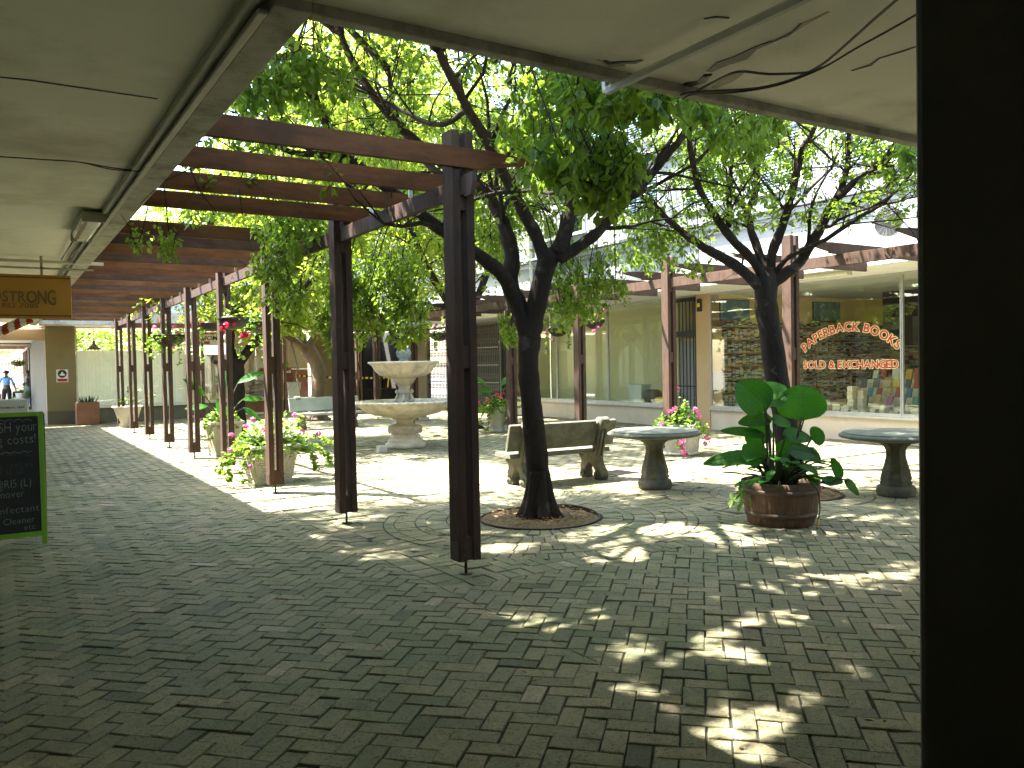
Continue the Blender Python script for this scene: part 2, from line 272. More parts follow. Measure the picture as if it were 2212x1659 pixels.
class MB:
    def __init__(s): s.v = []; s.f = []; s.m = []; s.a = []; s.n = 0; s.sm = []
    def add(s, V, F, mi=0, lv=None, smooth=False):
        b = s.n
        s.v.extend([tuple(p) for p in V]); s.n += len(V)
        for f in F:
            s.f.append(tuple(i+b for i in f)); s.m.append(mi); s.a.append(0.5 if lv is None else lv); s.sm.append(smooth)
        return s
    def box(s, c, d, rz=0.0, mi=0, M=None, taper=1.0, lv=None):
        hx, hy, hz = d[0]/2, d[1]/2, d[2]/2
        P = [Vector((sx*hx*(taper if sz < 0 else 1), sy*hy*(taper if sz < 0 else 1), sz*hz)) for sz in (-1, 1) for sy in (-1, 1) for sx in (-1, 1)]
        if M is None: M = Matrix.Rotation(rz, 3, 'Z')
        P = [M @ p + Vector(c) for p in P]
        return s.add(P, [(0, 2, 3, 1), (4, 5, 7, 6), (0, 1, 5, 4), (2, 6, 7, 3), (0, 4, 6, 2), (1, 3, 7, 5)], mi, lv)
    def bx(s, x0, x1, y0, y1, z0, z1, mi=0, lv=None):
        return s.box(((x0+x1)/2, (y0+y1)/2, (z0+z1)/2), (abs(x1-x0), abs(y1-y0), abs(z1-z0)), mi=mi, lv=lv)
    def tube(s, P, R, n=8, mi=0, cap=True, smooth=True, jit=0.0, flat=None):
        P = [Vector(p) for p in P]
        if not hasattr(R, '__len__'): R = [R]*len(P)
        T = []
        for i in range(len(P)):
            a = P[max(i-1, 0)]; b = P[min(i+1, len(P)-1)]; d = (b-a)
            T.append(d.normalized() if d.length > 1e-9 else Vector((0, 0, 1)))
        u = T[0].orthogonal().normalized(); V = []
        for i, p in enumerate(P):
            u = (u - T[i]*u.dot(T[i]))
            u = u.normalized() if u.length > 1e-6 else T[i].orthogonal().normalized()
            w_ = T[i].cross(u)
            for k in range(n):
                a = 2*math.pi*k/n; r = R[i]*(1+(rnd.uniform(-jit, jit) if jit else 0))
                V.append(p + u*math.cos(a)*r + w_*math.sin(a)*r)
        F = []
        for i in range(len(P)-1):
            for k in range(n):
                a, b = i*n+k, i*n+(k+1) % n
                F.append((a, b, b+n, a+n))
        if cap: F.append(tuple(range(n-1, -1, -1))); F.append(tuple((len(P)-1)*n+k for k in range(n)))
        return s.add(V, F, mi, None, smooth)
    def lathe(s, prof, c=(0, 0, 0), n=48, mi=0, mod=None, smooth=True, capb=True, capt=True):
        V = []; c = Vector(c)
        for j, (r, z) in enumerate(prof):
            for k in range(n):
                a = 2*math.pi*k/n; rr = r*(mod(j, a, r, z) if mod else 1)
                V.append(c + Vector((rr*math.cos(a), rr*math.sin(a), z)))
        F = []
        for j in range(len(prof)-1):
            for k in range(n):
                a, b = j*n+k, j*n+(k+1) % n
                F.append((a, b, b+n, a+n))
        if capb: F.append(tuple(range(n-1, -1, -1)))
        if capt: F.append(tuple((len(prof)-1)*n+k for k in range(n)))
        return s.add(V, F, mi, None, smooth)
    def prism(s, poly, fn0, fn1, mi=0, smooth=False):
        """poly: list of 2D points, fn0/fn1 map 2D -> 3D for the two ends"""
        n = len(poly); V = [fn0(p) for p in poly]+[fn1(p) for p in poly]
        F = [tuple(range(n)), tuple(range(2*n-1, n-1, -1))]+[(i, i+n, (i+1) % n+n, (i+1) % n) for i in range(n)]
        return s.add(V, F, mi, None, smooth)
    def build(s, name, mats, parent=None, bevel=0.0, bseg=2, recalc=True, loc=None):
        me = bpy.data.meshes.new(name)
        me.from_pydata(s.v, [], s.f)
        if not isinstance(mats, (list, tuple)): mats = [mats]
        for m in mats: me.materials.append(MATS[m])
        me.polygons.foreach_set('material_index', s.m); me.polygons.foreach_set('use_smooth', s.sm)
        at_ = me.attributes.new('lv', 'FLOAT', 'FACE'); at_.data.foreach_set('value', s.a)
        me.update()
        if recalc:
            import bmesh
            bm = bmesh.new(); bm.from_mesh(me); bmesh.ops.recalc_face_normals(bm, faces=bm.faces); bm.to_mesh(me); bm.free()
        o = bpy.data.objects.new(name, me); COL.objects.link(o)
        if parent is not None: o.parent = parent
        if loc is not None: o.location = loc
        if bevel:
            b = o.modifiers.new('bevel', 'BEVEL'); b.width = bevel; b.segments = bseg; b.limit_method = 'ANGLE'
        return o
def wparent(o, root):
    """mesh built in world coordinates hung under a root with its own location"""
    o.parent = root
    o.matrix_parent_inverse = (Matrix.Translation(root.location) @ Matrix.Rotation(root.rotation_euler[2], 4, 'Z')).inverted()
    return o
def catmull(P, n=6):
    P = [Vector(p) for p in P]; out = []
    for i in range(len(P)-1):
        p0 = P[max(i-1, 0)]; p1 = P[i]; p2 = P[i+1]; p3 = P[min(i+2, len(P)-1)]
        for k in range(n):
            t = k/n
            out.append(0.5*((2*p1)+(p2-p0)*t+(2*p0-5*p1+4*p2-p3)*t*t+(3*p1-p0-3*p2+p3)*t**3))
    out.append(P[-1]); return out

_fc = {}
def glyph(ch, offset=0.0):
    k = (ch, offset)
    if k in _fc: return _fc[k]
    cu = bpy.data.curves.new('g', 'FONT'); cu.body = ch; cu.size = 1.0; cu.offset = offset; cu.resolution_u = 3; cu.fill_mode = 'FRONT' if hasattr(cu, 'fill_mode') else 'BOTH'
    ob = bpy.data.objects.new('g', cu); COL.objects.link(ob)
    dg = bpy.context.evaluated_depsgraph_get(); me = bpy.data.meshes.new_from_object(ob.evaluated_get(dg))
    V = [(v.co.x, v.co.y) for v in me.vertices]; F = [tuple(p.vertices) for p in me.polygons]
    bpy.data.objects.remove(ob); bpy.data.curves.remove(cu); bpy.data.meshes.remove(me)
    xs = [p[0] for p in V] or [0, 0.3]
    _fc[k] = (V, F, min(xs), max(xs)); return _fc[k]
def text(mb, s, place, size, width=None, offset=0.0, gap=0.09, mi=0, space=0.32, sx=1.0):
    """place(x, y) maps text-plane metres to 3D; x runs along the line, y up from baseline. Returns nothing."""
    adv = []; x = 0
    for ch in s:
        if ch == ' ': adv.append(None); x += space; continue
        V, F, a, b = glyph(ch); adv.append((x-a, x)); x += (b-a)+gap
    tot = x-gap; k = (width/(tot*size)) if width else sx
    for ch, ad in zip(s, adv):
        if ad is None: continue
        V, F, _, _ = glyph(ch, offset); cx = ad[1]+(glyph(ch)[3]-glyph(ch)[2])/2
        mb.add([place((p[0]+ad[0])*size*k, p[1]*size, cx*size*k, i) for i, p in enumerate(V)], F, mi)
    return tot*size*k
# ================================================================== ground and paving
g = MB(); g.add([(-60, -40, -0.03), (90, -40, -0.03), (90, 150, -0.03), (-60, 150, -0.03)], [(0, 1, 2, 3)])
tag(g.build('ground', 'ground'), kind='structure')
X0, Y0 = 2.76, 5.36            # corner of the courtyard field
T1 = onz(1166, 1118); T1.z = 0
T2 = onz(1706, 1066); T2.z = 0
RINGS = [(T1, 0.64, 1.75), (T2, 0.60, 1.5)]
g = MB(); g.add([(-3, -4, -0.010), (14.4, -4, -0.010), (14.4, 34, -0.010), (-3, 34, -0.010)], [(0, 1, 2, 3)])
tag(g.build('brick_paving_joints', 'mortar'), kind='structure')

def clip(poly, a, b, c):
    """keep a*x+b*y>=c"""
    out = []
    for i in range(len(poly)):
        p, q = poly[i], poly[(i+1) % len(poly)]
        dp, dq = a*p[0]+b*p[1]-c, a*q[0]+b*q[1]-c
        if dp >= 0: out.append(p)
        if dp*dq < 0:
            t = dp/(dp-dq); out.append((p[0]+(q[0]-p[0])*t, p[1]+(q[1]-p[1])*t))
    return out
BR = MB()
def brick(poly, far):
    if len(poly) < 3: return
    cx = sum(p[0] for p in poly)/len(poly); cy = sum(p[1] for p in poly)/len(poly)
    z = rnd.gauss(0, 0.0022)+.004*math.sin(cx*1.3+.5)*math.sin(cy*1.1); tx, ty = rnd.gauss(0, 0.018), rnd.gauss(0, 0.018)
    lv = min(1, max(0.04, rnd.gauss(0.48, 0.22)))
    if not far: poly = [(x+rnd.gauss(0, .0013), y+rnd.gauss(0, .0013)) for x, y in poly]
    n = len(poly)
    top = []
    ch = 0.0045
    for x, y in poly:
        dx, dy = cx-x, cy-y; d = math.hypot(dx, dy) or 1
        top.append((x+dx/d*ch*1.6, y+dy/d*ch*1.6))
    zz = lambda x, y: z+(x-cx)*tx+(y-cy)*ty
    V = [(x, y, zz(x, y)) for x, y in top]
    if far:
        BR.add(V, [tuple(range(n))], 0, lv)
    else:
        V += [(x, y, zz(x, y)-0.004) for x, y in poly]+[(x, y, -0.014) for x, y in poly]
        F = [tuple(range(n))]
        for i in range(n):
            j = (i+1) % n; F += [(i, i+n, j+n, j), (i+n, i+2*n, j+2*n, j+n)]
        BR.add(V, F, 0, lv)
BL, BW, JT = 0.222, 0.111, 0.0042
def herring(ang, x0, x1, y0, y1, tests, clips, org=(0, 0)):
    ca, sa = math.cos(ang), math.sin(ang)
    rad = max(x1-x0, y1-y0)*0.8; mx, my = (x0+x1)/2, (y0+y1)/2
    n = int(rad/BW)+2
    # origin in grid space
    gx = (mx-org[0])*ca+(my-org[1])*sa; gy = -(mx-org[0])*sa+(my-org[1])*ca
    ix, iy = int(gx/BW), int(gy/BW)
    for i in range(ix-n, ix+n):
        for j in range(iy-n, iy+n):
            d = (i-j) % 4
            if d == 0: a = (i, j, i+2, j+1)
            elif d == 3: a = (i, j, i+1, j+2)
            else: continue
            q = [(a[0]*BW+JT, a[1]*BW+JT), (a[2]*BW-JT, a[1]*BW+JT), (a[2]*BW-JT, a[3]*BW-JT), (a[0]*BW+JT, a[3]*BW-JT)]
            jx, jy, ja = rnd.gauss(0, 0.002), rnd.gauss(0, 0.002), rnd.gauss(0, 0.014)
            cx, cy = (q[0][0]+q[2][0])/2, (q[0][1]+q[2][1])/2
            q = [(cx+(x-cx)*math.cos(ja)-(y-cy)*math.sin(ja)+jx, cy+(x-cx)*math.sin(ja)+(y-cy)*math.cos(ja)+jy) for x, y in q]
            q = [(org[0]+x*ca-y*sa, org[1]+x*sa+y*ca) for x, y in q]
            cx = sum(p[0] for p in q)/4; cy = sum(p[1] for p in q)/4
            if not (x0-0.15 < cx < x1+0.15 and y0-0.15 < cy < y1+0.15): continue
            if not tests(cx, cy): continue
            for c in clips: 
                q = clip(q, *c)
                if len(q) < 3: break
            if len(q) < 3: continue
            ar = abs(sum(q[k][0]*q[(k+1) % len(q)][1]-q[(k+1) % len(q)][0]*q[k][1] for k in range(len(q))))/2
            if ar < 0.0012: continue
            # skip what the camera cannot see
            fx, fy = cx*0.53+cy*0.85, cx*0.85-cy*0.53
            if fx < 1.0 or abs(fx) > 36 or abs(fy) > fx*0.76+1.6: continue
            brick(q, fx > 12)
# walkways at 45 degrees (left of the courtyard, then in front of it)
herring(R_(45), -2.35, X0, 1.2, 29.4, lambda x, y: True, [(-1, 0, -(X0-0.004)), (0, 1, 1.1)])
herring(R_(45), X0, 10, 0.4, Y0, lambda x, y: True, [(0, -1, -(Y0-0.004)), (1, 0, X0-0.004)])
def out_rings(x, y): return all(math.hypot(x-c.x, y-c.y) > r1+0.07 for c, r0, r1 in RINGS)
herring(R_(0), X0+BL, 14.2, Y0+BL, 31, out_rings, [(1, 0, X0+BL+0.004), (0, 1, Y0+BL+0.004)], org=(X0+BL, Y0+BL))
# soldier border
k = 0
while Y0+k*BW < 29: 
    y = Y0+k*BW; brick([(X0+JT, y+JT), (X0+BL-JT, y+JT), (X0+BL-JT, y+BW-JT), (X0+JT, y+BW-JT)], y > 14); k += 1
k = 0
while X0+BL+k*BW < 12:
    x = X0+BL+k*BW; brick([(x+JT, Y0+JT), (x+BW-JT, Y0+JT), (x+BW-JT, Y0+BL-JT), (x+JT, Y0+BL-JT)], False); k += 1
# rings of bricks round the trees
for c, r0, r1 in RINGS:
    r = r0+0.03; k = 0
    while r < r1:
        wid = BW if k % 2 else BL*0.98
        ln = BL if k % 2 else BW
        m = max(8, int(2*math.pi*(r+wid/2)/ln)); off = rnd.random()
        for i in range(m):
            a0, a1 = 2*math.pi*(i+off)/m, 2*math.pi*(i+1+off)/m; da = JT/r
            q = [(c.x+rr*math.cos(a), c.y+rr*math.sin(a)) for rr, a in ((r+JT, a0+da), (r+wid-JT, a0+da), (r+wid-JT, a1-da), (r+JT, a1-da))]
            q = clip(clip(q, 1, 0, X0+BL+0.004), 0, 1, Y0+BL+0.004) if len(q) > 2 else q
            if len(q) > 2: brick(q, False)
        r += wid; k += 1
tag(BR.build('brick_paving', 'brick', recalc=False), kind='structure')
# far paving as a sheet, same brick, seen only at a grazing angle
g = MB()
xs = [X0, 5, 8, 11, 14.25]
for x0, x1, y0, y1 in ((-3, 4.0, 29.5, 75), (10.0, 14.25, -3, Y0)):
    nx, ny = max(1, int((x1-x0)/0.45)), max(1, int((y1-y0)/0.22))
    for i in range(nx):
        for j in range(ny):
            a, b, c, d = x0+(x1-x0)*i/nx, x0+(x1-x0)*(i+1)/nx, y0+(y1-y0)*j/ny, y0+(y1-y0)*(j+1)/ny
            g.add([(a+.004, c+.004, -0.003), (b-.004, c+.004, -0.003), (b-.004, d-.004, -0.003), (a+.004, d-.004, -0.003)], [(0, 1, 2, 3)], 0, rnd.gauss(.5, .2))
tag(g.build('path', 'brick', recalc=False), kind='structure')
# drain grate
p = onz(1332, 1022)
r = empty('drain_grate', (p.x, p.y, 0), 0.1, label='small slotted metal drain grate set in the brick paving beside the bench', cat='drain grate')
g = MB()
for i in range(9): g.box((0, -0.2+i*0.05, 0.008), (0.42, 0.022, 0.01))
g.box((-.22, 0, .008), (.02, .46, .012)); g.box((.22, 0, .008), (.02, .46, .012))
g.build('grate_bars', 'black_steel', r)

# ================================================================== near building (we stand under its roof)
NX, NYF, ZS = 1.15, 3.39, 3.10
nb = empty('arcade_building', (0, 0, 0), label='low flat-roofed arcade with cracked pale ceiling that frames the courtyard from above', cat='building')
g = MB()
g.bx(-2.6, NX-0.16, -4.2, 29.4, ZS+0.07, ZS+0.42)                # left arm
g.bx(NX-0.16, 13.0, -4.2, NYF-0.075, ZS+0.045, ZS+0.422)           # front arm
g.build('ceiling', 'soffit', nb)
g = MB()
g.bx(NX-0.16, NX, NYF-.0751, 29.4, ZS, ZS+0.45); g.build('roof_edge', 'soffit_edge', nb, bevel=0.008); g = MB(); g.bx(NX, 13.0, NYF-0.075, NYF, ZS-0.002, ZS+0.448)
g.build('roof_edge', 'soffit_edge', nb, bevel=0.008)
g = MB()                                                         # conduit box and trims along the edge
g.bx(NX-0.25, NX-0.20, NYF-0.1, 29, ZS+0.022, ZS+0.068); g.bx(NX-0.205, NX-0.165, NYF, 29, ZS-0.012, ZS+0.01)
g.build('trunking', 'lamp_body', nb, bevel=0.006)
g = MB()
g.bx(-2.6, -2.4, -4.2, 29.4, 0, ZS+0.07); g.build('wall', 'white_paint', nb); g = MB(); g.bx(-2.4, 13, -4.2, -4.0, 0, ZS+0.07); g.build('wall', 'white_paint', nb)
for k in range(7):                                              # shopfronts on the left wall
    y0 = 1.6+3.9*k
    g = MB()
    for a, b, c, d in ((y0, y0+3.3, .5, .55), (y0, y0+3.3, 2.7, 2.75), (y0, y0+.05, .55, 2.7), (y0+3.25, y0+3.3, .55, 2.7), (y0+1.62, y0+1.66, .55, 2.7)): g.bx(-2.4, -2.34, a, b, c, d)
    f_ = g.build('window', 'alu', nb)
    g = MB(); g.bx(-2.375, -2.369, y0+.05, y0+3.25, .55, 2.7); g.build('pane', 'glass', f_)
g = MB(); g.bx(1.617, 2.25, 0.30, 1.008, 0.62, ZS+0.07); g.build('pillar', 'pillar_paint', nb, bevel=0.022, bseg=3)
g = MB(); g.bx(1.614, 2.252, 0.298, 1.004, 0, 0.618); g.build('pillar_base', 'pillar_dado', nb, bevel=0.012)

def strip(g, pts, ws, z, th=0.004, mi=0):
    n = len(pts)
    for s in (0, 1):
        pass
    V = []
    for i, (x, y) in enumerate(pts):
        a = pts[max(i-1, 0)]; b = pts[min(i+1, n-1)]; dx, dy = b[0]-a[0], b[1]-a[1]; d = math.hypot(dx, dy) or 1
        nx, ny = -dy/d*ws[i]/2, dx/d*ws[i]/2
        V += [(x+nx, y+ny, z), (x-nx, y-ny, z), (x+nx, y+ny, z-th), (x-nx, y-ny, z-th)]
    F = []
    for i in range(n-1):
        a, b = 4*i, 4*i+4
        F += [(a, b, b+1, a+1), (a+2, a+3, b+3, b+2), (a, a+2, b+2, b), (a+1, b+1, b+3, a+3)]
    F += [(0, 1, 3, 2), (4*n-4, 4*n-2, 4*n-1, 4*n-3)]
    g.add(V, F, mi)
ZC = ZS+0.0445
def zpx(u, v, z=ZC): p = onz(u, v, z); return (p.x, p.y)
def crack(pp, ww):
    z_ = ZC if pp[0][0] > 700 else ZS+.0695
    g = MB(); strip(g, [zpx(p[0], p[1], z_) for p in pp], [x*1.5 for x in ww], z_, 0.004); g.build('plaster_crack', 'black', nb)
crack([(1464, 196), (1490, 181), (1515, 176), (1530, 160), (1524, 166)], [.01, .05, .035, .03, .01])
crack([(1532, 154), (1560, 137), (1600, 124), (1630, 104), (1665, 90), (1668, 88)], [.02, .05, .055, .02, .015, .006])
crack([(1668, 90), (1700, 76), (1712, 68), (1730, 50)], [.006, .012, .008, .004])
crack([(1306, 130), (1316, 136), (1345, 134), (1372, 134), (1388, 129)], [.012, .02, .018, .022, .01])
crack([(1520, 40), (1545, 36), (1575, 38)], [.003, .01, .006])
crack([(0, 166), (60, 172), (170, 188), (270, 203), (340, 213)], [.006, .010, .009, .007, .004])
crack([(1840, 152), (1880, 140), (1900, 125), (1950, 110), (1978, 100)], [.004, .010, .005, .008, .004])
def stain(pp, ww): g = MB(); strip(g, [zpx(*p) for p in pp], ww, ZC+0.0008, 0.003); g.build('damp_stain', 'carton', nb)
stain([(1540, 190), (1570, 175), (1595, 160), (1605, 155)], [.03, .07, .05, .02])
stain([(1290, 128), (1320, 142), (1350, 141)], [.01, .03, .02])
stain([(1715, 68), (1735, 52), (1760, 40), (1790, 25)], [.01, .03, .02, .01])
g = MB()
ZC_ = ZS+.0695; zl = lambda u, v: zpx(u, v, ZC_); strip(g, [zl(390, 175), zl(420, 177), zl(460, 186)], [.004, .03, .045], ZC_, 0.003)
g.build('bare_patch', 'white_paint', nb); g = MB(); strip(g, [zl(378, 240), zl(400, 238), zl(425, 234), zl(440, 236)], [.02, .05, .06, .03], ZC_, 0.003)
g.build('bare_patch', 'white_paint', nb)

r = empty('conduit_pipe', (2.8, 2.8, ZC), label='white square conduit running diagonally across the front ceiling', cat='conduit')
g = MB(); a, b = onz(1312, 196, 3.06), onz(1745, -8, 3.06); b = a+(b-a)*1.6
g.tube([a+Vector((0, .02, .12)), a+Vector((0, .012, 0)), a, b], 0.022, 6, smooth=False)
wparent(g.build('pipe', 'white_paint'), r)
r = empty('ceiling_cable', (3.2, 2.6, ZC), label='bundle of loose grey and black cables sagging below the front ceiling', cat='cable')
for mtl, off, pts in (('cable_grey', 0, [(1470, 205), (1495, 200), (1560, 196), (1640, 190), (1710, 172), (1775, 140), (1840, 85), (1890, 40), (1960, -20)]),
                      ('cable', 0.01, [(1475, 214), (1500, 203), (1590, 199), (1680, 184), (1772, 149), (1850, 104), (1930, 60), (1990, 25)]),
                      ('cable_grey', 0.0, [(1500, 200), (1540, 178), (1594, 155), (1660, 160), (1740, 157), (1775, 146)])):
    g = MB(); g.tube(catmull([onz(u, v, 3.055 if i in (0, 1) else 3.02-off) for i, (u, v) in enumerate(pts)], 4), 0.0065 if mtl == 'cable_grey' else 0.0045, 6)
    wparent(g.build('wire', mtl), r)
r = empty('ceiling_wire', (0.6, 6.8, ZC), label='thin black wire pair strung across the left ceiling toward the lamp side', cat='cable')
for off in (0, .012):
    g = MB(); g.tube(catmull([onz(u, v, ZC-0.012-off*(i > 1)) for i, (u, v) in enumerate([(-5, 338), (100, 345), (170, 350), (240, 362+off*300), (310, 371), (352, 380)])], 4), 0.0045, 5)
    wparent(g.build('wire', 'cable'), r)
# bulkhead batten lamp at the edge of the left ceiling
def batten(name, p, L, rz, label, w_=0.13, h=0.085):
    r = empty(name, p, rz, label=label, cat='light fitting', group='fluorescent fittings')
    g = MB(); g.box((0, 0, h*0.86), (w_, L, h*0.28)); g.build('housing', 'lamp_body', r, bevel=0.01)
    g = MB(); prof = [(-w_*.46, h*.72), (-w_*.42, h*.25), (-w_*.25, 0), (w_*.25, 0), (w_*.42, h*.25), (w_*.46, h*.72)]
    g.prism(prof, lambda q: (q[0], -L/2*0.97, q[1]), lambda q: (q[0], L/2*0.97, q[1])); g.build('diffuser', 'lamp_glass', r, bevel=0.008)
    for q in (-1, 1): g = MB(); g.box((0, q*L/2, h*.4), (w_*1.02, 0.035, h*.8)); g.build('end_cap', 'lamp_body', r, bevel=0.006)
    return r
p = onz(225, 494, 3.07)
batten('batten_lamp', (NX-0.32, 9.3, ZC-0.10), 1.35, 0.0, 'yellowed weatherproof batten lamp on the left ceiling edge above the orange sign', 0.2, 0.1)
g = MB()
for dx in (-.04, .05):
    g.tube([(NX-0.32+dx, 9.98, ZC-0.03), (NX-0.32+dx, 12.4, ZC-0.012)], 0.009, 5)
o = g.build('ceiling_cable', 'cable'); tag(o, 'two straight black cables running on from the yellowed batten lamp', 'cable')

# ================================================================== right-hand shop building
RX, SILL, HEAD = 14.30, 0.52, 3.21
rb = empty('shop_building', (RX, 15, 0), label='white building with shop windows, barred gate and folding grille along the right', cat='building')
def rbx(name, m, boxes, bevel=0.0, parent=None):
    for b in boxes: g = MB(); g.bx(*b); o = g.build(name, m, bevel=bevel); wparent(o, rb)
    return o
rbx('wall', 'wall_cream', [(RX, RX+.25, -4, 13.99, 0, SILL-.06), (RX, RX+.25, 15.42, 22.62, 0, SILL-.06), (RX, RX+.25, 29.2, 31.2, 0, HEAD)])
rbx('pillar', 'wall_tan', [(RX-.03, RX+.3, 13.99, 14.42, 0, HEAD), ])
rbx('pillar', 'wall_tan', [(RX-.03, RX+.3, 22.62, 22.84, 0, HEAD)])
rbx('sill', 'alu', [(RX-.07, RX+.06, -4, 13.985, SILL-.06, SILL-.02), (RX-.045, RX+.04, -4, 13.985, SILL-.02, SILL+.015)], 0.004)
rbx('sill', 'alu', [(RX-.07, RX+.06, 15.425, 22.615, SILL-.06, SILL-.02), (RX-.045, RX+.04, 15.425, 22.615, SILL-.02, SILL+.015)], 0.004)
def window(y0, y1, gm='glass', fm='alu'):
    g = MB(); f = 0.025
    for a, b, c, d in ((y0, y1, SILL+.015, SILL+.05), (y0, y1, HEAD-.05, HEAD-.003), (y0, y0+f, SILL+.05, HEAD-.05), (y1-f, y1, SILL+.05, HEAD-.05)):
        g.bx(RX-.02, RX+.04, a, b, c, d)
    fr = g.build('window', fm, bevel=0.003); wparent(fr, rb)
    g = MB(); g.bx(RX+.006, RX+.012, y0+f, y1-f, SILL+.05, HEAD-.05); p = g.build('pane', gm); p.parent = fr
    return fr
for y0, y1 in ((11.56, 13.985), (9.15, 11.55), (6.75, 9.14), (4.3, 6.74)):
    wn = window(y0, y1)
    if y0 == 9.15: W_BOOK = wn
for y0, y1 in ((15.43, 17.82), (17.83, 20.24), (20.25, 22.61)): window(y0, y1, 'glass', 'alu')
rbx('ceiling', 'white_paint', [(12.62, 20.5, -4, 31.2, HEAD, HEAD+.1)])
rbx('fascia', 'roughcast', [(12.50, 12.62, 3.5, 31.2, HEAD-.03, HEAD+.40)], 0.004)
rbx('canopy_roof', 'grey_paint', [(12.62, 13.2, -4, 31.2, HEAD+.28, HEAD+.34)])
UX = 13.2; UT = 9.2
rbx('upper_wall', 'wall_white', [(UX, UX+.3, -4, 19.9, HEAD+.34, UT), (UX+.2, UX+.5, 19.9, 31.3, HEAD+.34, UT)])
for z in (4.43, 6.35, 8.3):
    rbx('cornice', 'wall_white', [(UX-.14, UX, -4, 19.7, z, z+.10), (UX-.09, UX, -4, 19.7, z-.09, z-.002), (UX-.2, UX, -4, 19.7, z+.12, z+.18)], 0.005)
    rbx('cornice', 'wall_white', [(UX+.06, UX+.2, 20.2, 31.2, z, z+.10), (UX+.0, UX+.2, 20.2, 31.2, z+.12, z+.18)], 0.005)
def upwin(y0, y1, z0, z1, shut=True, x=UX):
    g = MB()
    for a in (y0, y1): g.bx(x-.035, x-.002, a-.035, a+.035, z0, z1)
    g.bx(x-.035, x-.002, y0-.04, y1+.04, z1, z1+.06); g.bx(x-.07, x-.002, y0-.08, y1+.08, z0-.07, z0)
    fr = g.build('upper_window', 'white_paint'); wparent(fr, rb)
    g = MB()
    if shut:
        n = int((z1-z0)/0.055)
        for i in range(n): g.box((x-.015, (y0+y1)/2, z0+(i+.5)*(z1-z0)/n), (.012, y1-y0-.07, .045), M=Matrix.Rotation(0.5, 3, 'Y'))
    else:
        g.bx(x-.02, x-.014, y0+.035, y1-.035, z0, z1)
    q = g.build('louvre' if shut else 'pane', 'blue_shutter' if shut else 'glass_dark'); q.parent = fr
for y in (7.6, 9.6, 11.6, 13.6, 15.6): upwin(y-1.15, y, 5.0, 6.15)
for y in (17.9, 19.2): upwin(y-.55, y, 5.1, 5.75, False)
for y in (7.6, 9.6, 11.6, 13.6, 15.6, 17.6, ): upwin(y-1.15, y, 6.9, 8.0)
for y in (22.5, 25.2, 28): upwin(y-1.1, y, 4.9, 6.0, False, UX+.2)
g = MB(); g.tube([(UX-.06, 19.82, HEAD+.34), (UX-.06, 19.82, UT)], 0.05, 10); wparent(g.build('downpipe', 'white_paint'), rb)
# rooms behind the glass
rbx('room_wall', 'room_yellow', [(RX+.3, 20.4, 14.0, 14.12, .02, HEAD-.002), (20.2, 20.4, -4, 14.0, .02, HEAD-.002)])
rbx('room_wall', 'room_wall', [(RX+.3, 15.7, 15.40, 15.5, .02, HEAD-.002), (15.7, 15.85, 15.5, 22.6, .02, HEAD-.002), (RX+.3, 15.7, 22.62, 22.72, .02, HEAD-.002), (15.9, 16.0, 14.12, 15.4, .02, HEAD-.002)])
rbx('room_wall', 'wall_dark', [(15.6, 15.7, 22.84, 29.2, .02, HEAD-.002)])
rbx('room_floor', 'room_floor', [(RX+.25, 20.4, -4, 22.6, 0.002, .02)])
rbx('window_board', 'room_floor', [(RX+.1, RX+.75, -4, 13.95, SILL-.04, SILL+.02)])
rbx('window_board', 'room_floor', [(RX+.1, RX+.6, 15.5, 22.6, SILL-.04, SILL+.02)])
rbx('room_partition', 'wall_dark', [(18.3, 18.4, 6.5, 12.2, 1.9, HEAD-.003)])
# barred gate with fanlight
gt = MB(); y0, y1, zt, zm = 14.45, 15.38, 3.16, 2.27
for a, b, c, d in ((y0, y1, .03, .08), (y0, y1, zm-.05, zm+.09), (y0, y1, zt-.09, zt), (y0, y0+.04, .03, zt), (y1-.05, y1, .03, zt)):
    gt.bx(RX-.01, RX+.03, a, b, c, d)
o = gt.build('gate', 'black_steel'); wparent(o, rb)
g = MB()
for i in range(7):
    y = y0+.04+(i+.5)*(y1-y0-.09)/7
    g.bx(RX+.0, RX+.018, y-.009, y+.009, .08, zm-.05); g.bx(RX+.0, RX+.018, y-.009, y+.009, zm+.09, zt-.09)
g.bx(RX-.002, RX+.022, y0+.04, y1-.05, 1.0, 1.03); b_ = g.build('gate_bars', 'black_steel'); b_.parent = o
g = MB(); g.bx(RX-.03, RX-.012, y1-.045, y1-.005, .75, 1.0); l_ = g.build('lock', 'alu'); l_.parent = o
g = MB(); g.bx(RX+.28, RX+.32, y0+.05, y1-.1, .03, 2.2); wparent(g.build('door', 'grey_paint'), rb)
g = MB(); g.bx(RX+.26, RX+.275, y0+.16, y0+.24, .03, 2.2); g.bx(RX+.26, RX+.275, y0+.24, y1-.2, 2.12, 2.2); wparent(g.build('door_frame', 'wall_tan'), rb)
g = MB(); g.tube([(RX+.24, y0+.2, 1.05), (RX+.24, y0+.3, 1.05)], .012, 6); g.tube([(RX+.24, y0+.2, .72), (RX+.24, y0+.3, .72)], .012, 6); wparent(g.build('door_handle', 'alu'), rb)
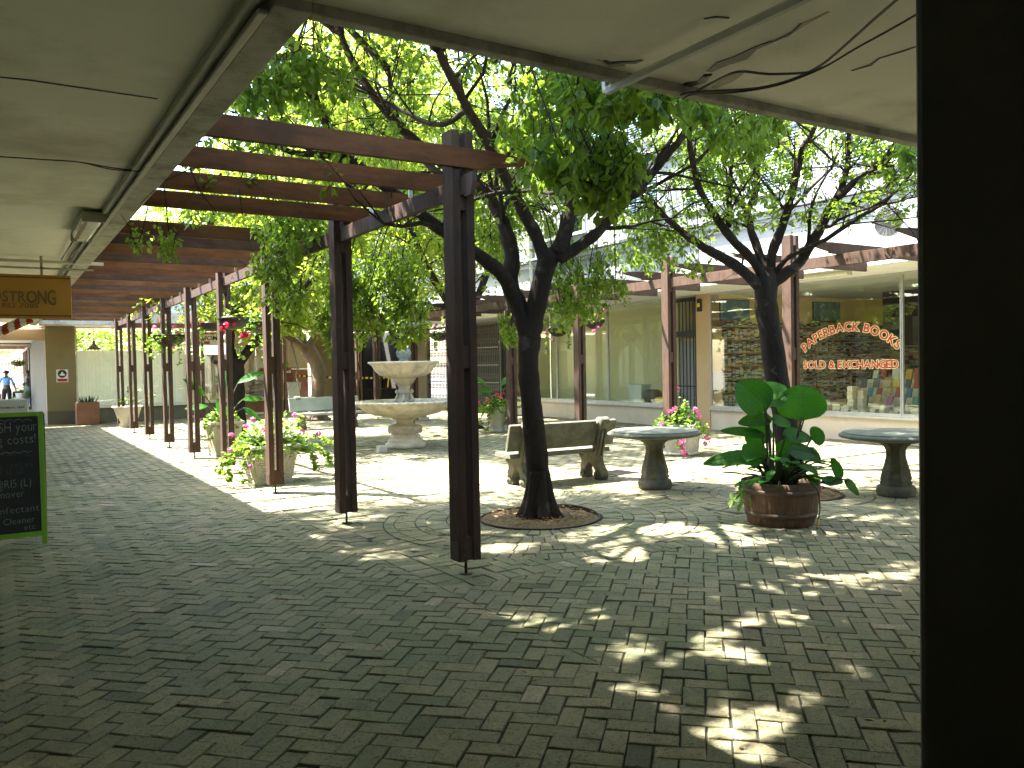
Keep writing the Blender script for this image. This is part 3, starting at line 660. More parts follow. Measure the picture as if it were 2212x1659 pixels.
# dark door left of the pillar and folding grille
g = MB()
for a, b, c, d in ((22.86, 23.44, .03, .1), (22.86, 22.9, .1, 3.0), (23.4, 23.44, .1, 3.0), (22.9, 23.4, 2.15, 2.25), (22.9, 23.4, 2.95, 3.0), (22.9, 23.4, 1.0, 1.05)): g.bx(RX, RX+.05, a, b, c, d)
for y in (23.0, 23.12, 23.24): g.bx(RX+.01, RX+.03, y-.01, y+.01, .1, 2.95)
wparent(g.build('door', 'black_steel'), rb)
g = MB()
YA, YB, ZT = 23.55, 29.0, 3.0
n = 46
for i in range(n+1):
    y = YA+(YB-YA)*i/n; g.bx(RX-.0, RX+.02, y-.014, y+.014, .06, ZT)
for z in (0.45, 0.85, 1.25, 1.65, 2.05, 2.45, 2.8):
    for i in range(0, n-1):
        ya, yb = YA+(YB-YA)*i/n, YA+(YB-YA)*(i+2)/n
        for s in (1, -1):
            g.tube([(RX-.006*s, ya, z-.1*s), (RX-.006*s, yb, z+.1*s)], .006, 4, cap=False, smooth=False)
g.bx(RX-.03, RX+.05, YA-.1, YB+.1, ZT+.001, ZT+.07); g.bx(RX-.03, RX+.05, YA-.1, YA-.03, .02, ZT); g.bx(RX-.03, RX+.05, YA-.1, YB+.1, .02, .058)
wparent(g.build('folding_grille', 'alu_dark'), rb)
g = MB()
for z in (1.0, 1.6, 2.2):
    g.bx(RX-.035, RX-.028, 23.6, 28.9, z, z+.03)
wparent(g.build('grille_rail', 'alu'), rb)

# window lettering (flat on the glass, a part of its window)
def wall_txt(name, s, m, yc, zc, size, width, offset, dx, arc=None, parent=None):
    g = MB(); ws = width
    def place(x, y, cx, i):
        if arc:
            R = arc; a = (cx-ws/2)/R; lx = (x-cx)*1.0
            px = R*math.sin(a)+lx*math.cos(a)+y*math.sin(a); pz = R*math.cos(a)-R-lx*math.sin(a)+y*math.cos(a)
            return (RX-dx, yc-px, zc+pz)
        return (RX-dx, yc-(x-ws/2), zc+y)
    text(g, s, place, size, width, offset)
    o = g.build(name, m, recalc=False); o.parent = parent
    return o
fr = W_BOOK
for nm, m, off, dx in (('lettering_outline', 'letter_cream', 0.075, 0.003), ('lettering', 'letter_red', 0.022, 0.006)):
    for s, yc, zc, size, wd, arc in (('PAPERBACK BOOKS', 10.27, 2.17, 0.235, 2.26, 1.55), ('SOLD & EXCHANGED', 10.28, 1.43, 0.215, 2.12, None)):
        wall_txt(nm, s, m, yc, zc, size, wd, off, dx, arc, parent=fr)

# ================================================================== far building
fb = empty('end_building', (7, 31, 0), label='tan and olive building closing the far end of the courtyard', cat='building')
def fbx(name, m, boxes, bevel=0.0):
    for b in boxes: g = MB(); g.bx(*b); o = g.build(name, m, bevel=bevel); wparent(o, fb)
    return o
YA, YB = 29.6, 31.0
fbx('pillar', 'wall_olive', [(1.37, 2.2, YA, YA+.35, 0.42, 3.1)]); fbx('pillar_base', 'wall_dado', [(1.365, 2.205, YA-.005, YA+.35, 0, .418)])
fbx('passage_wall', 'pass_wall', [(1.37, 1.75, YA+.351, 46.5, 0, 3.1)])
fbx('passage_ceiling', 'white_paint', [(-3, 1.37, YA+.3, 46.4, 2.95, 3.05)])
fbx('lintel', 'wall_tan', [(-3, 1.37, YA, YA+.3, 2.66, 3.0)])
fbx('wall', 'wall_dado', [(2.206, 5.5, YA, YA+.2, 0, .46), (5.6, 8.0, YB, YB+.2, 0, .44), (9.0, 10.4, YB, YB+.2, 0, .44)])
fbx('wall', 'wall_olive', [(10.4, 12.0, YB-.02, YB+.2, 0, 3.1)])
fbx('brick_plinth', 'brown_box', [(8.001, 8.999, YB+.002, YB+.2, 0, .44)])
fbx('sill', 'alu', [(2.206, 5.55, YA-.06, YA+.1, .462, .52), (5.6, 10.4, YB-.06, YB+.1, .442, .5)], 0.004)
def fwin(x0, x1, y, z0, z1, gm='glass', fm='alu'):
    g = MB(); f = .035
    for a, b, c, d in ((x0, x1, z0, z0+f), (x0, x1, z1-f, z1), (x0, x0+f, z0+f, z1-f), (x1-f, x1, z0+f, z1-f)): g.bx(a, b, y-.02, y+.04, c, d)
    fr = g.build('window', fm); wparent(fr, fb)
    g = MB(); g.bx(x0+f, x1-f, y+.005, y+.011, z0+f, z1-f); p = g.build('pane', gm); p.parent = fr; return fr
for x0, x1 in ((2.21, 3.88), (3.89, 5.5)): fwin(x0, x1, YA+.06, .52, 3.08)
for x0, x1 in ((2.25, 3.86), (3.91, 5.46)): fbx('frosted_film', 'frost_film', [(x0, x1, YA+.09, YA+.095, .55, 2.32)])
for x0, x1 in ((5.62, 7.2), (7.21, 8.8), (8.81, 10.38)): fwin(x0, x1, YB+.06, .5, 3.0)
fbx('room_wall', 'wall_olive', [(1.75, 1.8, YA+.36, 38, 0, 3.09)])
fbx('room_floor', 'room_floor', [(1.8, 12, YA+.3, 38, 0.002, .02)])
fbx('ceiling', 'wall_cream', [(1.2, 14.2, 28.3, 33.0, 3.1, 3.2)])
fbx('fascia', 'soffit_edge', [(NX, 12.5, 28.2, 28.3, 3.08, 3.5)], .005)
fbx('canopy_roof', 'grey_paint', [(NX, 12.5, 28.3, 32, 3.42, 3.5)])
fbx('upper_wall', 'wall_grey', [(-3, 13.4, 32.0, 32.3, 3.5, 6.6)])
fbx('coping', 'grey_paint', [(-3, 13.4, 31.9, 32.4, 6.6, 6.72)])
# ragged boards in the empty deli and the dark open shop beside the tan wall
fbx('board_panel', 'ply', [(7.4, 8.35, YB+.5, YB+.53, .5, 2.95)]); fbx('board_panel', 'ply', [(8.37, 9.4, YB+.46, YB+.49, .5, 2.95)])
fbx('board_panel', 'wall_cream', [(9.42, 10.36, YB+.5, YB+.53, 1.6, 2.95)]); fbx('board_panel', 'red_panel', [(9.42, 10.36, YB+.5, YB+.53, .5, 1.59)])
fbx('board_panel', 'carton', [(5.7, 7.3, YB+.6, YB+.63, .5, 2.2)])
fbx('room_wall', 'wall_dark', [(12.0, 14.4, YB+2.4, YB+2.5, 0, 3.09), (11.9, 12.0, YB+.2, YB+2.4, 0, 3.09), (14.3, 14.4, YB+.2, YB+2.4, 0, 3.09)])
fbx('counter', 'wall_dark', [(12.3, 14.0, YB+.3, YB+.8, 0, .72)])
fbx('door_post', 'pass_wall', [(12.45, 12.55, YB, YB+.1, 0, 3.09)])
# openings seen through the glass: palings beyond
# ================================================================== pergolas
def make_post(root, x, y, z0=0.12, top=3.45, pin=True, rot=False, spacers=True):
    """two boards on edge with spacer blocks between them, standing on an iron pin"""
    def B(g, cx, cy, cz, dx, dy, dz):
        if rot: dx, dy, cx, cy = dy, dx, cy, cx
        g.box((x+cx, y+cy, cz), (dx, dy, dz))
    g = MB()
    for s in (-1, 1): B(g, s*0.061, 0, (z0+top)/2, 0.066, 0.165, top-z0)
    for a, b in ((z0+.004, z0+.18), (1.62, 1.80), (2.84, 2.945)): B(g, 0, 0, (a+b)/2, 0.057, 0.145, b-a)
    p = g.build('post', 'wood', root, bevel=0.004)
    g = MB()
    for s in (-1, 1): B(g, s*0.0965, 0, z0+.07, 0.005, 0.14, 0.14)
    g.build('iron_shoe', 'steel_dark', p)
    if y < 14:
        for zz in (z0+.05, z0+.11, 3.20, 3.27):
            for sx in (-1, 1):
                g = MB(); 
                if rot: g.tube([(x-.085, y+sx*.06, zz), (x-.092, y+sx*.06, zz)], .009, 8)
                else: g.tube([(x+sx*.06, y-.0825, zz), (x+sx*.06, y-.089, zz)], .009, 8)
                g.build('bolt', 'steel_dark', p)
    if pin:
        g = MB(); g.tube([(x, y, 0), (x, y, z0+.01)], 0.012, 8); g.tube([(x, y, 0), (x, y, .008)], 0.055, 12)
        g.build('pin', 'steel_dark', p)
    return p
def rafter(root, x0, x1, y, zb, h=0.15, th=0.048, flip=False, tip=0.33, mtl='wood_beam', axis='x'):
    """rafter running from the roof edge x0 to a tapered tip at x1"""
    s = 1 if x1 > x0 else -1
    pr = [(x0, zb+h), (x1-s*tip, zb+h), (x1, zb+h*0.82), (x1, zb+h*0.60), (x1-s*tip*.97, zb+h*0.16), (x1-s*tip, zb), (x0, zb)]
    g = MB(); g.prism(pr, (lambda q: (q[0], y-th/2, q[1])) if axis == 'x' else (lambda q: (y-th/2, q[0], q[1])), (lambda q: (q[0], y+th/2, q[1])) if axis == 'x' else (lambda q: (y+th/2, q[0], q[1])))
    return g.build('rafter', mtl, root, bevel=0.003)
PX = 3.10
lp = empty('pergola', (PX, 5.66, 0), label='reddish timber pergola on slotted posts along the left side of the courtyard', cat='pergola')
lp_ = lp; 
def under(root, objs):
    for o in objs: wparent(o, root)
tmp = empty('tmp')
for k in range(9): make_post(tmp, PX, 5.68+2.6*k)
g = MB()
g.box((PX, (5.52+28.0)/2, 3.018), (0.05, 28.0-5.52, 0.14))
g.build('plate_beam', 'wood', tmp, bevel=0.004)
yy = 5.58; k = 0
while yy < 28:
    if k != 4: rafter(tmp, NX+.002, 3.74, yy+rnd.gauss(0, .01), 3.155+rnd.gauss(0, .003), 0.152, tip=.42, mtl=('wood_beam' if k < 5 else ('wood_beam', 'wood_beam_grey', 'wood_beam_warm', 'wood_beam_grey', 'wood_beam_warm')[k % 5]))
    if k % 3 and k != 4:
        g = MB(); g.box((PX-.03, yy+.03, 3.12), (0.035, 0.006, 0.07)); g.build('angle_bracket', 'alu', tmp)
    k += 1; yy += 2.6/3
g = MB(); g.prism([(5.42, 3.03), (5.42, 3.10), (5.55, 3.10), (5.55, 2.93), (5.45, 2.93)], lambda q: (PX-.022, q[0], q[1]), lambda q: (PX+.022, q[0], q[1])); g.build('beam_end', 'wood_dark', tmp, bevel=.006)
for o in list(tmp.children): wparent(o, lp)
QX = 9.98
rp = empty('pergola', (QX, 8.1, 0), label='weathered timber pergola in front of the shop windows on the right', cat='pergola')
for k in range(-1, 8): make_post(tmp, QX, 8.14+2.6*k)
g = MB(); g.box((QX, (4.2+28.0)/2, 3.0), (0.05, 23.8, 0.16)); g.build('plate_beam', 'wood', tmp, bevel=0.004)
yy = 4.72
while yy < 28:
    rafter(tmp, 12.498, 9.35, yy+rnd.gauss(0, .01), 3.085+rnd.gauss(0, .003), 0.155, tip=0.45, mtl='wood'); yy += 1.3
for o in list(tmp.children):
    if o.parent == tmp: wparent(o, rp)
ep = empty('pergola', (8, 26.9, 0), label='timber pergola across the far end of the courtyard', cat='pergola')
for x in (5.5, 8.1, 10.75, 12.9): make_post(tmp, x, 27.2, pin=True, rot=False)
g = MB(); g.box(((PX+.03+12.4)/2, 27.2, 3.02), (12.4-PX-.03, 0.05, 0.14)); g.build('plate_beam', 'wood_beam', tmp, bevel=.004)
x = 3.6
while x < 12.5:
    rafter(tmp, 28.198, 26.5, x, 3.15, 0.15, axis='y', tip=.3); x += 0.87
for o in list(tmp.children):
    if o.parent == tmp: wparent(o, ep)
bpy.data.objects.remove(tmp)

# ================================================================== leaves and trees
def leafpts(g, p, d, up, L, w, lv, drop=0.25, curl=0.12, bends=False):
    """one pointed oval leaf, folded on its midrib; p base, d direction, up the face normal"""
    d = d.normalized(); s = d.cross(up)
    s = s.normalized() if s.length > 1e-4 else d.orthogonal().normalized()
    n = s.cross(d).normalized()
    V = [p, p+d*L*.3+s*w*.46-n*L*curl*.2, p+d*L*.68+s*w*.36-n*L*curl*.9, p+d*L-n*L*curl*2.2, p+d*L*.68-s*w*.36-n*L*curl*.9, p+d*L*.3-s*w*.46-n*L*curl*.2,
         p+d*L*.5+n*L*(-curl*.7)-n*w*.14]
    g.add(V, [(0, 1, 2, 6), (6, 2, 3), (0, 6, 4, 5), (6, 3, 4)], 0, lv)
def spray(bg, lg, a, b, nleaf, L, tr=0.006, sag=0.15, side=0.5, wr=0.68):
    """twig from a to b with leaves along its outer part"""
    a, b = Vector(a), Vector(b); d = b-a; ln = d.length
    mid = (a+b)/2+Vector((rnd.gauss(0, .1), rnd.gauss(0, .1), rnd.gauss(.06, .06)))*ln
    P = [a, (a+mid)/2+Vector((0, 0, .03*ln)), mid, (mid+b)/2, b]
    bg.tube(P, [tr, tr*.85, tr*.7, tr*.5, tr*.3], 3, cap=False)
    base = rnd.random()
    for i in range(nleaf):
        t = 0.35+0.65*(i+rnd.random())/nleaf; seg = min(int(t*4), 3); q = P[seg].lerp(P[seg+1], t*4-seg)
        ax = (P[seg+1]-P[seg]).normalized()
        out = Vector((rnd.gauss(0, 1), rnd.gauss(0, 1), rnd.gauss(0, .45))); out -= ax*out.dot(ax); out = out.normalized() if out.length > 1e-3 else Vector((1, 0, 0))
        q2 = q+out*rnd.uniform(.01, side*L)
        dr = (out*.95+ax*.6+Vector((0, 0, -rnd.uniform(-.35, .8)))).normalized()
        up = (Vector((rnd.gauss(0, .45), rnd.gauss(0, .45), 1))).normalized()
        l = L*rnd.uniform(.65, 1.2)
        leafpts(lg, q2, dr, up, l, l*wr, min(1, max(0, .5*base+.5*rnd.random())), curl=rnd.uniform(.02, .14))
SUNV = _to
SUN_GAPS = [(1600, 1585, 115, 62), (1500, 1545, 45, 22), (1360, 1400, 55, 24), (1545, 1375, 75, 42), (1740, 1335, 160, 17), (1790, 1262, 180, 20), (1590, 1157, 75, 16), (1330, 1192, 100, 22), (1410, 1148, 110, 10), (1180, 1350, 50, 12), (1955, 1228, 45, 14), (1370, 1490, 60, 22), (1760, 1502, 70, 16),  # image ellipses of paving where the crown is shaped to let sun through
         (1530, 1300, 45, 16), (1000, 1290, 30, 5), (820, 1195, 60, 4), (1080, 1180, 80, 10), (1840, 1125, 120, 10), (1700, 1560, 60, 14), (1640, 1640, 60, 25), (1450, 1440, 30, 12), (1620, 1430, 40, 12), (1880, 1340, 60, 10), (1700, 1210, 60, 9), (1480, 1250, 60, 10), (1250, 1250, 60, 8), (1300, 1330, 26, 8), (1850, 1450, 40, 10), (1120, 1270, 24, 4), (1230, 1160, 60, 8)]
def in_sun_gap(c):
    g_ = Vector(c)-SUNV*(c[2]/SUNV.z); u, v, d = proj(g_)
    return d > 0 and any(((u-h[0])/(h[2]*1.0+12))**2+((v-h[1])/(h[3]*1.15+6))**2 < 1 for h in SUN_GAPS)
def grow(root_name, base, trunk, limbs, label, nspray, L, spread, bounds, bark='bark', leaf='leaf', clumps=(), nleaf=12, r0s=None, holes=(), group=None, subs=7, over=(), near=0, nover=0, nshade=0, fill=None):
    root = empty(root_name, (base.x, base.y, 0), label=label, cat='tree')
    tg = MB(); pts, rad = trunk
    P = catmull(pts, 5); Rr = []
    for i in range(len(pts)-1):
        for k in range(5): Rr.append(rad[i]+(rad[i+1]-rad[i])*k/5)
    Rr.append(rad[-1]); Rr = [r*(1+rnd.uniform(-.05, .05)) for r in Rr]
    tg.tube(P, Rr, 16, jit=.05)
    # root flare
    b0 = Vector(pts[0])
    for k in range(7):
        a = k*2*math.pi/7+rnd.uniform(-.3, .3); rr = rad[0]
        tg.tube(catmull([b0+Vector((math.cos(a)*rr*.35, math.sin(a)*rr*.35, .55)), b0+Vector((math.cos(a)*rr*.55, math.sin(a)*rr*.55, .28)), b0+Vector((math.cos(a)*rr*.82, math.sin(a)*rr*.82, .10)), b0+Vector((math.cos(a)*rr*1.2, math.sin(a)*rr*1.2, -.01))], 4), [rr*(.28+.22*k/12) for k in range(13)], 10)
    wparent(tg.build('trunk', bark), root)
    bgm = MB(); nodes = []
    for lp_, lr in limbs:
        P = catmull(lp_, 6); n = len(P); Q = []
        for i, p in enumerate(P):
            f = i/(n-1); Q.append(lr[0]+(lr[1]-lr[0])*f)
        P = [p+Vector((rnd.gauss(0, .003), rnd.gauss(0, .003), rnd.gauss(0, .003))) for p in P]
        bgm.tube(P, [q*(1+.06*math.sin(i*.9)) for i, q in enumerate(Q)], 10, jit=.03)
        for i in range(int(n*.3), n): nodes.append((P[i], Q[i], (P[i]-P[i-1]).normalized()))
        # secondary branches
        for s in range(subs):
            i = rnd.randint(int(n*.3), n-1); p = P[i]; t = (P[i]-P[i-1]).normalized()
            dr = (t*.7+Vector((rnd.gauss(0, .7), rnd.gauss(0, .7), rnd.gauss(.15, .45)))).normalized(); ln = rnd.uniform(.8, 1.9)*spread
            q = [p]; 
            for k in range(5):
                dr = (dr+Vector((rnd.gauss(0, .18), rnd.gauss(0, .18), rnd.gauss(0.02, .14)))).normalized(); q.append(q[-1]+dr*ln/5)
            r = max(.009, min(Q[i]*.45, .028)); rs = [r*(1-.75*k/5) for k in range(6)]
            bgm.tube(q, rs, 6, jit=.05)
            for k in range(1, 6): nodes.append((q[k], rs[k], dr))
            for m in range(3):
                k = rnd.randint(1, 4); d2 = (dr+Vector((rnd.gauss(0, .8), rnd.gauss(0, .8), rnd.gauss(0, .5)))).normalized(); l2 = rnd.uniform(.3, .8)*spread
                e = q[k]+d2*l2; mm = (q[k]+e)/2+Vector((rnd.gauss(0, .06), rnd.gauss(0, .06), rnd.gauss(0, .06)))
                bgm.tube([q[k], mm, e], [.008, .006, .004], 4); nodes += [(mm, .006, d2), (e, .004, d2)]
    lg = MB()
    for lp_ in over:
        P = catmull(lp_, 6); n = len(P); bgm.tube(P, [.045-.035*i/(n-1) for i in range(n)], 7, jit=.04)
        for i in range(2, n):
            nodes.append((P[i], .02, (P[i]-P[i-1]).normalized()))
            if i % 2: 
                e = P[i]+Vector((rnd.gauss(0, .6), rnd.gauss(0, .6), rnd.gauss(0, .35))); m_ = (P[i]+e)/2+Vector((0, 0, .08)); bgm.tube([P[i], m_, e], [.016, .011, .005], 5); nodes += [(m_, .01, Vector((0, 0, 1))), (e, .005, Vector((0, 0, 1)))]
    x0, x1, y0, y1, z0, z1 = bounds
    NA = np.array([tuple(n_[0]) for n_ in nodes])
    made = 0; tries = 0
    while made < nspray and tries < nspray*12:
        tries += 1
        ov = made >= nspray-nover  # last sprays kept out of view, there only to shade the paving
        n_ = rnd.choice(nodes); c = n_[0]+Vector((rnd.gauss(0, .5), rnd.gauss(0, .5), rnd.gauss(.02, .38)))*spread
        if not (x0 < c.x < x1 and y0 < c.y < y1 and z0 < c.z < z1): continue
        u_, v_, d_ = proj(c); vis = 0 < u_ < W and 0 < v_ < H and d_ > 0
        if near and vis and d_ < near and rnd.random() < .88: continue
        if ov and vis: continue
        if near and in_sun_gap(c) and rnd.random() < .995: continue
        if c.y < NYF+.15 and c.z < ZS+.6: continue
        if c.x < NX+.1 and c.z < ZS+.6: continue
        if math.sin(c.x*2.1+1.3)*math.sin(c.y*1.9+.4)*math.sin(c.z*2.3+2) < -.30: continue
        if ov and math.sin(c.x*1.5+.7)*math.sin(c.y*1.7+1.1) < -.42: continue
        if any((c-h[0]).length < h[1] for h in holes): continue
        d = np.linalg.norm(NA-np.array(tuple(c)), axis=1); j = int(np.argmin(d))
        if d[j] < .12: continue
        a = nodes[j][0]
        if d[j] > .9: continue
        spray(bgm, lg, a, c, nleaf, .095 if ov else L); made += 1
    made = 0; tries = 0  # extra sprays added out of view, along sun rays, to shade the paving
    while made < nshade and tries < nshade*6:
        tries += 1
        gx, gy, z = rnd.uniform(fill[0], fill[1]), rnd.uniform(fill[2], fill[3]), rnd.uniform(fill[4], fill[5])
        c = Vector((gx, gy, 0))+SUNV*(z/SUNV.z); u_, v_, d_ = proj(c)
        if (0 < u_ < W and 0 < v_ < H and d_ > 0) or in_sun_gap(c) or (c.y < NYF+.3 and c.z < 3.9) or (c.x < NX+.2 and c.z < 3.9): continue
        d = np.linalg.norm(NA-np.array(tuple(c)), axis=1); j = int(np.argmin(d))
        if d[j] > 2.3: continue
        a = nodes[j][0]
        if d[j] > .7: a = a.lerp(c, 1-.7/d[j]); bgm.tube([nodes[j][0], (nodes[j][0]+a)/2+Vector((0, 0, .05)), a], [.010, .008, .006], 4)
        spray(bgm, lg, a, c, 13, .10); made += 1
    for (u, v, dd, ru, rv, n, LL) in clumps:
        for i in range(n):
            aa = rnd.uniform(0, 2*math.pi); q = math.sqrt(rnd.random())
            e = at(u+math.cos(aa)*q*ru, v+math.sin(aa)*q*rv, dd+rnd.gauss(0, .22))
            if e.y < NYF+.06 and e.z > ZS-.25: e.y = NYF+.06+rnd.random()*.3
            s_ = e+Vector((rnd.gauss(0, .12), rnd.gauss(0, .12), rnd.uniform(.12, .38)))
            spray(bgm, lg, s_, e, 9, LL, tr=.004, side=.4)
        # a hanging branch that carries the clump
        top = at(u, v, dd)+Vector((0, 0, .2)); dists = np.linalg.norm(NA-np.array(tuple(top+Vector((0, 0, .5)))), axis=1); j = int(np.argmin(dists)); a = nodes[j][0]
        m1 = a.lerp(top, .5)+Vector((0, 0, .4))
        bgm.tube(catmull([a, m1, top, top+Vector((rnd.gauss(0, .05), rnd.gauss(0, .05), -.12))], 5), [.010-.0004*k for k in range(16)], 5)
    wparent(bgm.build('branches', bark), root)
    wparent(lg.build('crown', leaf, recalc=False), root)
    return root, nodes
def proj(p):
    c = ROT.T @ (np.array(tuple(p))-CAM); d = -c[2]
    return (CX+FPX*c[0]/d, CY-FPX*c[1]/d, d) if abs(d) > 1e-6 else (-1, -1, 0)
def PT(*a):    # list of (u, v, depth)
    return [at(*p) for p in a]
ext = lambda P, *q: P+[Vector(x) for x in q]
# --- tree 1, in the ring near the front
b = T1
trunk = ([Vector((b.x, b.y, -.05)), Vector((b.x-.01, b.y, .16))]+PT((1164, 1050, 8.85), (1160, 1000, 8.85), (1151, 900, 8.85), (1142, 810, 8.85), (1143, 745, 8.85), (1150, 700, 8.85), (1166, 630, 8.8), (1181, 570, 8.75), (1200, 545, 8.7)),
         [.185, .15, .128, .12, .113, .108, .116, .113, .108, .102, .09])
limbs = [
 (PT((1146, 735, 8.85), (1124, 672, 8.85), (1103, 615, 8.9), (1106, 556, 8.95), (1096, 510, 9.0), (1080, 466, 9.05), (1050, 420, 9.1), (1000, 380, 9.0), (930, 330, 8.8), (860, 270, 8.6), (800, 195, 8.4), (760, 130, 8.2), (735, 70, 8.1)), (.105, .03)),
 (PT((1110, 640, 8.85), (1082, 590, 8.7), (1040, 556, 8.6), (975, 512, 8.4), (928, 477, 8.2), (890, 445, 8.1), (830, 400, 7.9), (770, 355, 7.7), (725, 305, 7.5), (690, 235, 7.3), (655, 150, 7.0), (640, 90, 6.9)), (.082, .028)),
 (PT((770, 355, 7.7), (710, 335, 7.6), (640, 330, 7.5), (560, 300, 7.2), (505, 270, 7.0)), (.04, .015)),
 (PT((1181, 575, 8.75), (1162, 518, 8.7), (1142, 480, 8.6), (1123, 444, 8.5), (1105, 407, 8.4), (1077, 355, 8.2), (1050, 300, 8.0), (1012, 238, 7.8), (993, 200, 7.6), (966, 150, 7.4), (944, 105, 7.2), (920, 60, 7.0)), (.075, .03)),
 (PT((1205, 550, 8.7), (1222, 500, 8.75), (1232, 444, 8.8), (1232, 380, 8.8), (1226, 300, 8.7), (1223, 240, 8.5), (1210, 170, 8.2)), (.095, .03)),
 (PT((1205, 560, 8.7), (1258, 527, 8.7), (1298, 494, 8.7), (1349, 436, 8.6), (1394, 392, 8.5), (1449, 325, 8.3), (1487, 283, 8.2), (1515, 235, 8.0)), (.07, .025)),
 (PT((1050, 420, 9.1), (985, 400, 9.3), (900, 330, 9.6), (850, 230, 9.8), (840, 150, 9.8)), (.05, .02)),
 (PT((1010, 235, 7.8), (950, 270, 8.0), (870, 240, 8.2), (780, 190, 8.2), (700, 150, 8.0)), (.03, .012)),
 (PT((1096, 510, 9.0), (1075, 465, 9.6), (1070, 400, 10.0), (1100, 330, 10.2), (1130, 250, 10.2)), (.04, .015)),
 # boughs out of frame, over the roof, that shade the paving
 (PT((944, 105, 7.2), (900, 0, 6.6), (900, -200, 6.0), (950, -420, 5.6)), (.035, .015)),
 (PT((1223, 240, 8.5), (1230, 120, 7.8), (1260, -40, 7.0), (1330, -260, 6.4)), (.035, .015)),
 (PT((735, 70, 8.1), (700, -40, 7.6), (640, -160, 7.2)), (.03, .015)),
 (PT((1500, 255, 8.1), (1560, 160, 7.6), (1640, 40, 7.0), (1720, -80, 6.6)), (.028, .012)),
 (PT((1100, 180, 8.4), (1130, 60, 7.4), (1150, -100, 6.8)), (.03, .012)),
]
cl1 = [ # u, v, depth, ru, rv, sprays, leaf length  (drooping masses seen in the photo)
 (800, 610, 9.6, 95, 45, 88, 0.074), (790, 690, 9.6, 95, 55, 106, 0.078), (880, 700, 9.7, 45, 60, 50, 0.078), (735, 740, 9.5, 35, 30, 28, 0.078), (870, 590, 9.8, 60, 40, 38, 0.070),
 (640, 500, 9.3, 60, 55, 75, 0.078), (600, 590, 9.6, 50, 45, 50, 0.078), (625, 660, 9.6, 40, 40, 32, 0.078),
 (1240, 600, 9.6, 70, 45, 62, 0.066), (1270, 660, 9.6, 55, 45, 56, 0.066), (1210, 690, 9.6, 30, 35, 25, 0.066), (1330, 640, 9.8, 30, 30, 18, 0.062),
 (1098, 728, 9.4, 17, 24, 18, 0.062), (1060, 560, 9.6, 40, 50, 32, 0.066),
 (310, 540, 7.9, 16, 6, 5, 0.062), (366, 548, 7.6, 14, 20, 11, 0.066), (585, 515, 9.0, 40, 25, 20, 0.070),
 (1210, 380, 5.6, 60, 32, 38, 0.098), (1290, 430, 5.6, 55, 42, 38, 0.098), (1320, 370, 5.8, 60, 50, 32, 0.094), (1190, 215, 6.0, 60, 40, 32, 0.086), (1300, 225, 4.9, 90, 38, 65, 0.090),
 (1400, 240, 5.2, 70, 35, 38, 0.086), (1150, 300, 6.4, 60, 50, 30, 0.082), (1270, 300, 6.0, 70, 50, 38, 0.086), (1500, 250, 5.8, 40, 25, 15, 0.086), (1560, 300, 6.0, 50, 22, 18, 0.078),
 (620, 170, 6.4, 60, 50, 45, 0.078), (560, 220, 6.3, 60, 35, 40, 0.078), (680, 200, 6.8, 70, 60, 38, 0.074), (520, 225, 6.2, 30, 20, 12, 0.078),
 (750, 320, 7.6, 80, 30, 25, 0.070), (550, 315, 6.8, 60, 18, 12, 0.070), (440, 470, 8.5, 70, 20, 18, 0.070), (420, 350, 7.2, 40, 15, 10, 0.062)]
V3 = Vector
o1, o2, o3, o4 = at(944, 105, 7.2), at(1223, 240, 8.5), at(735, 70, 8.1), at(840, 150, 9.8)
shade_boughs = [[o1, V3((2.2, 5.6, 6.1)), V3((1.2, 5.0, 6.6)), V3((.2, 4.6, 6.9)), V3((-1, 4.2, 7))], [o1, V3((2.8, 5.0, 6.0)), V3((3.2, 4.3, 6.3)), V3((3.6, 3.7, 6.6))],  # boughs added above the view to carry foliage that shades the paving
         [o3, V3((1.6, 7.6, 6.6)), V3((.6, 8.2, 6.9)), V3((-.6, 8.6, 7.1))], [o3, V3((1.4, 6.5, 6.4)), V3((.3, 6.3, 6.8)), V3((-1, 6, 7))], [o4, V3((2.2, 9.6, 6.9)), V3((1.2, 10.2, 7.3)), V3((.2, 10.4, 7.4))],
         [o2, V3((5.2, 6.0, 6.2)), V3((5.2, 4.9, 6.6)), V3((5.4, 3.9, 6.9))], [o2, V3((4.2, 5.8, 6.4)), V3((4.4, 4.8, 6.6)), V3((4.6, 3.9, 6.8))], [o2, V3((6.0, 6.4, 6.2)), V3((6.6, 5.4, 6.4)), V3((7.2, 4.4, 6.6))],
         [o1, V3((2.0, 4.8, 5.2)), V3((1.4, 4.3, 5.3)), V3((.4, 4.0, 5.4))], [o3, V3((2.0, 6.2, 5.4)), V3((1.0, 5.6, 5.2)), V3((0, 5.2, 5.2))], [o1, V3((1.9, 5.6, 5.2)), V3((1.3, 5.2, 5.3)), V3((.8, 5.6, 5.5))], [o3, V3((1.5, 6.0, 5.8)), V3((1.0, 5.0, 5.9)), V3((1.4, 4.5, 6.0))], [o1, V3((1.6, 5.0, 4.9)), V3((.9, 4.7, 4.9))], [o3, V3((1.6, 8.2, 5.8)), V3((.8, 9.2, 6.0)), V3((.2, 10.4, 6.1)), V3((-.2, 11.4, 6.2))], [o3, V3((1.0, 7.2, 5.8)), V3((.2, 7.6, 5.9)), V3((-.6, 8.4, 6))], [o1, V3((1.4, 5.6, 6.4)), V3((.2, 5.9, 6.2)), V3((-.8, 5.2, 6.2))], [o2, V3((5, 8, 6.4)), V3((4.4, 8.8, 6.8)), V3((3.8, 9.6, 7.0))]]
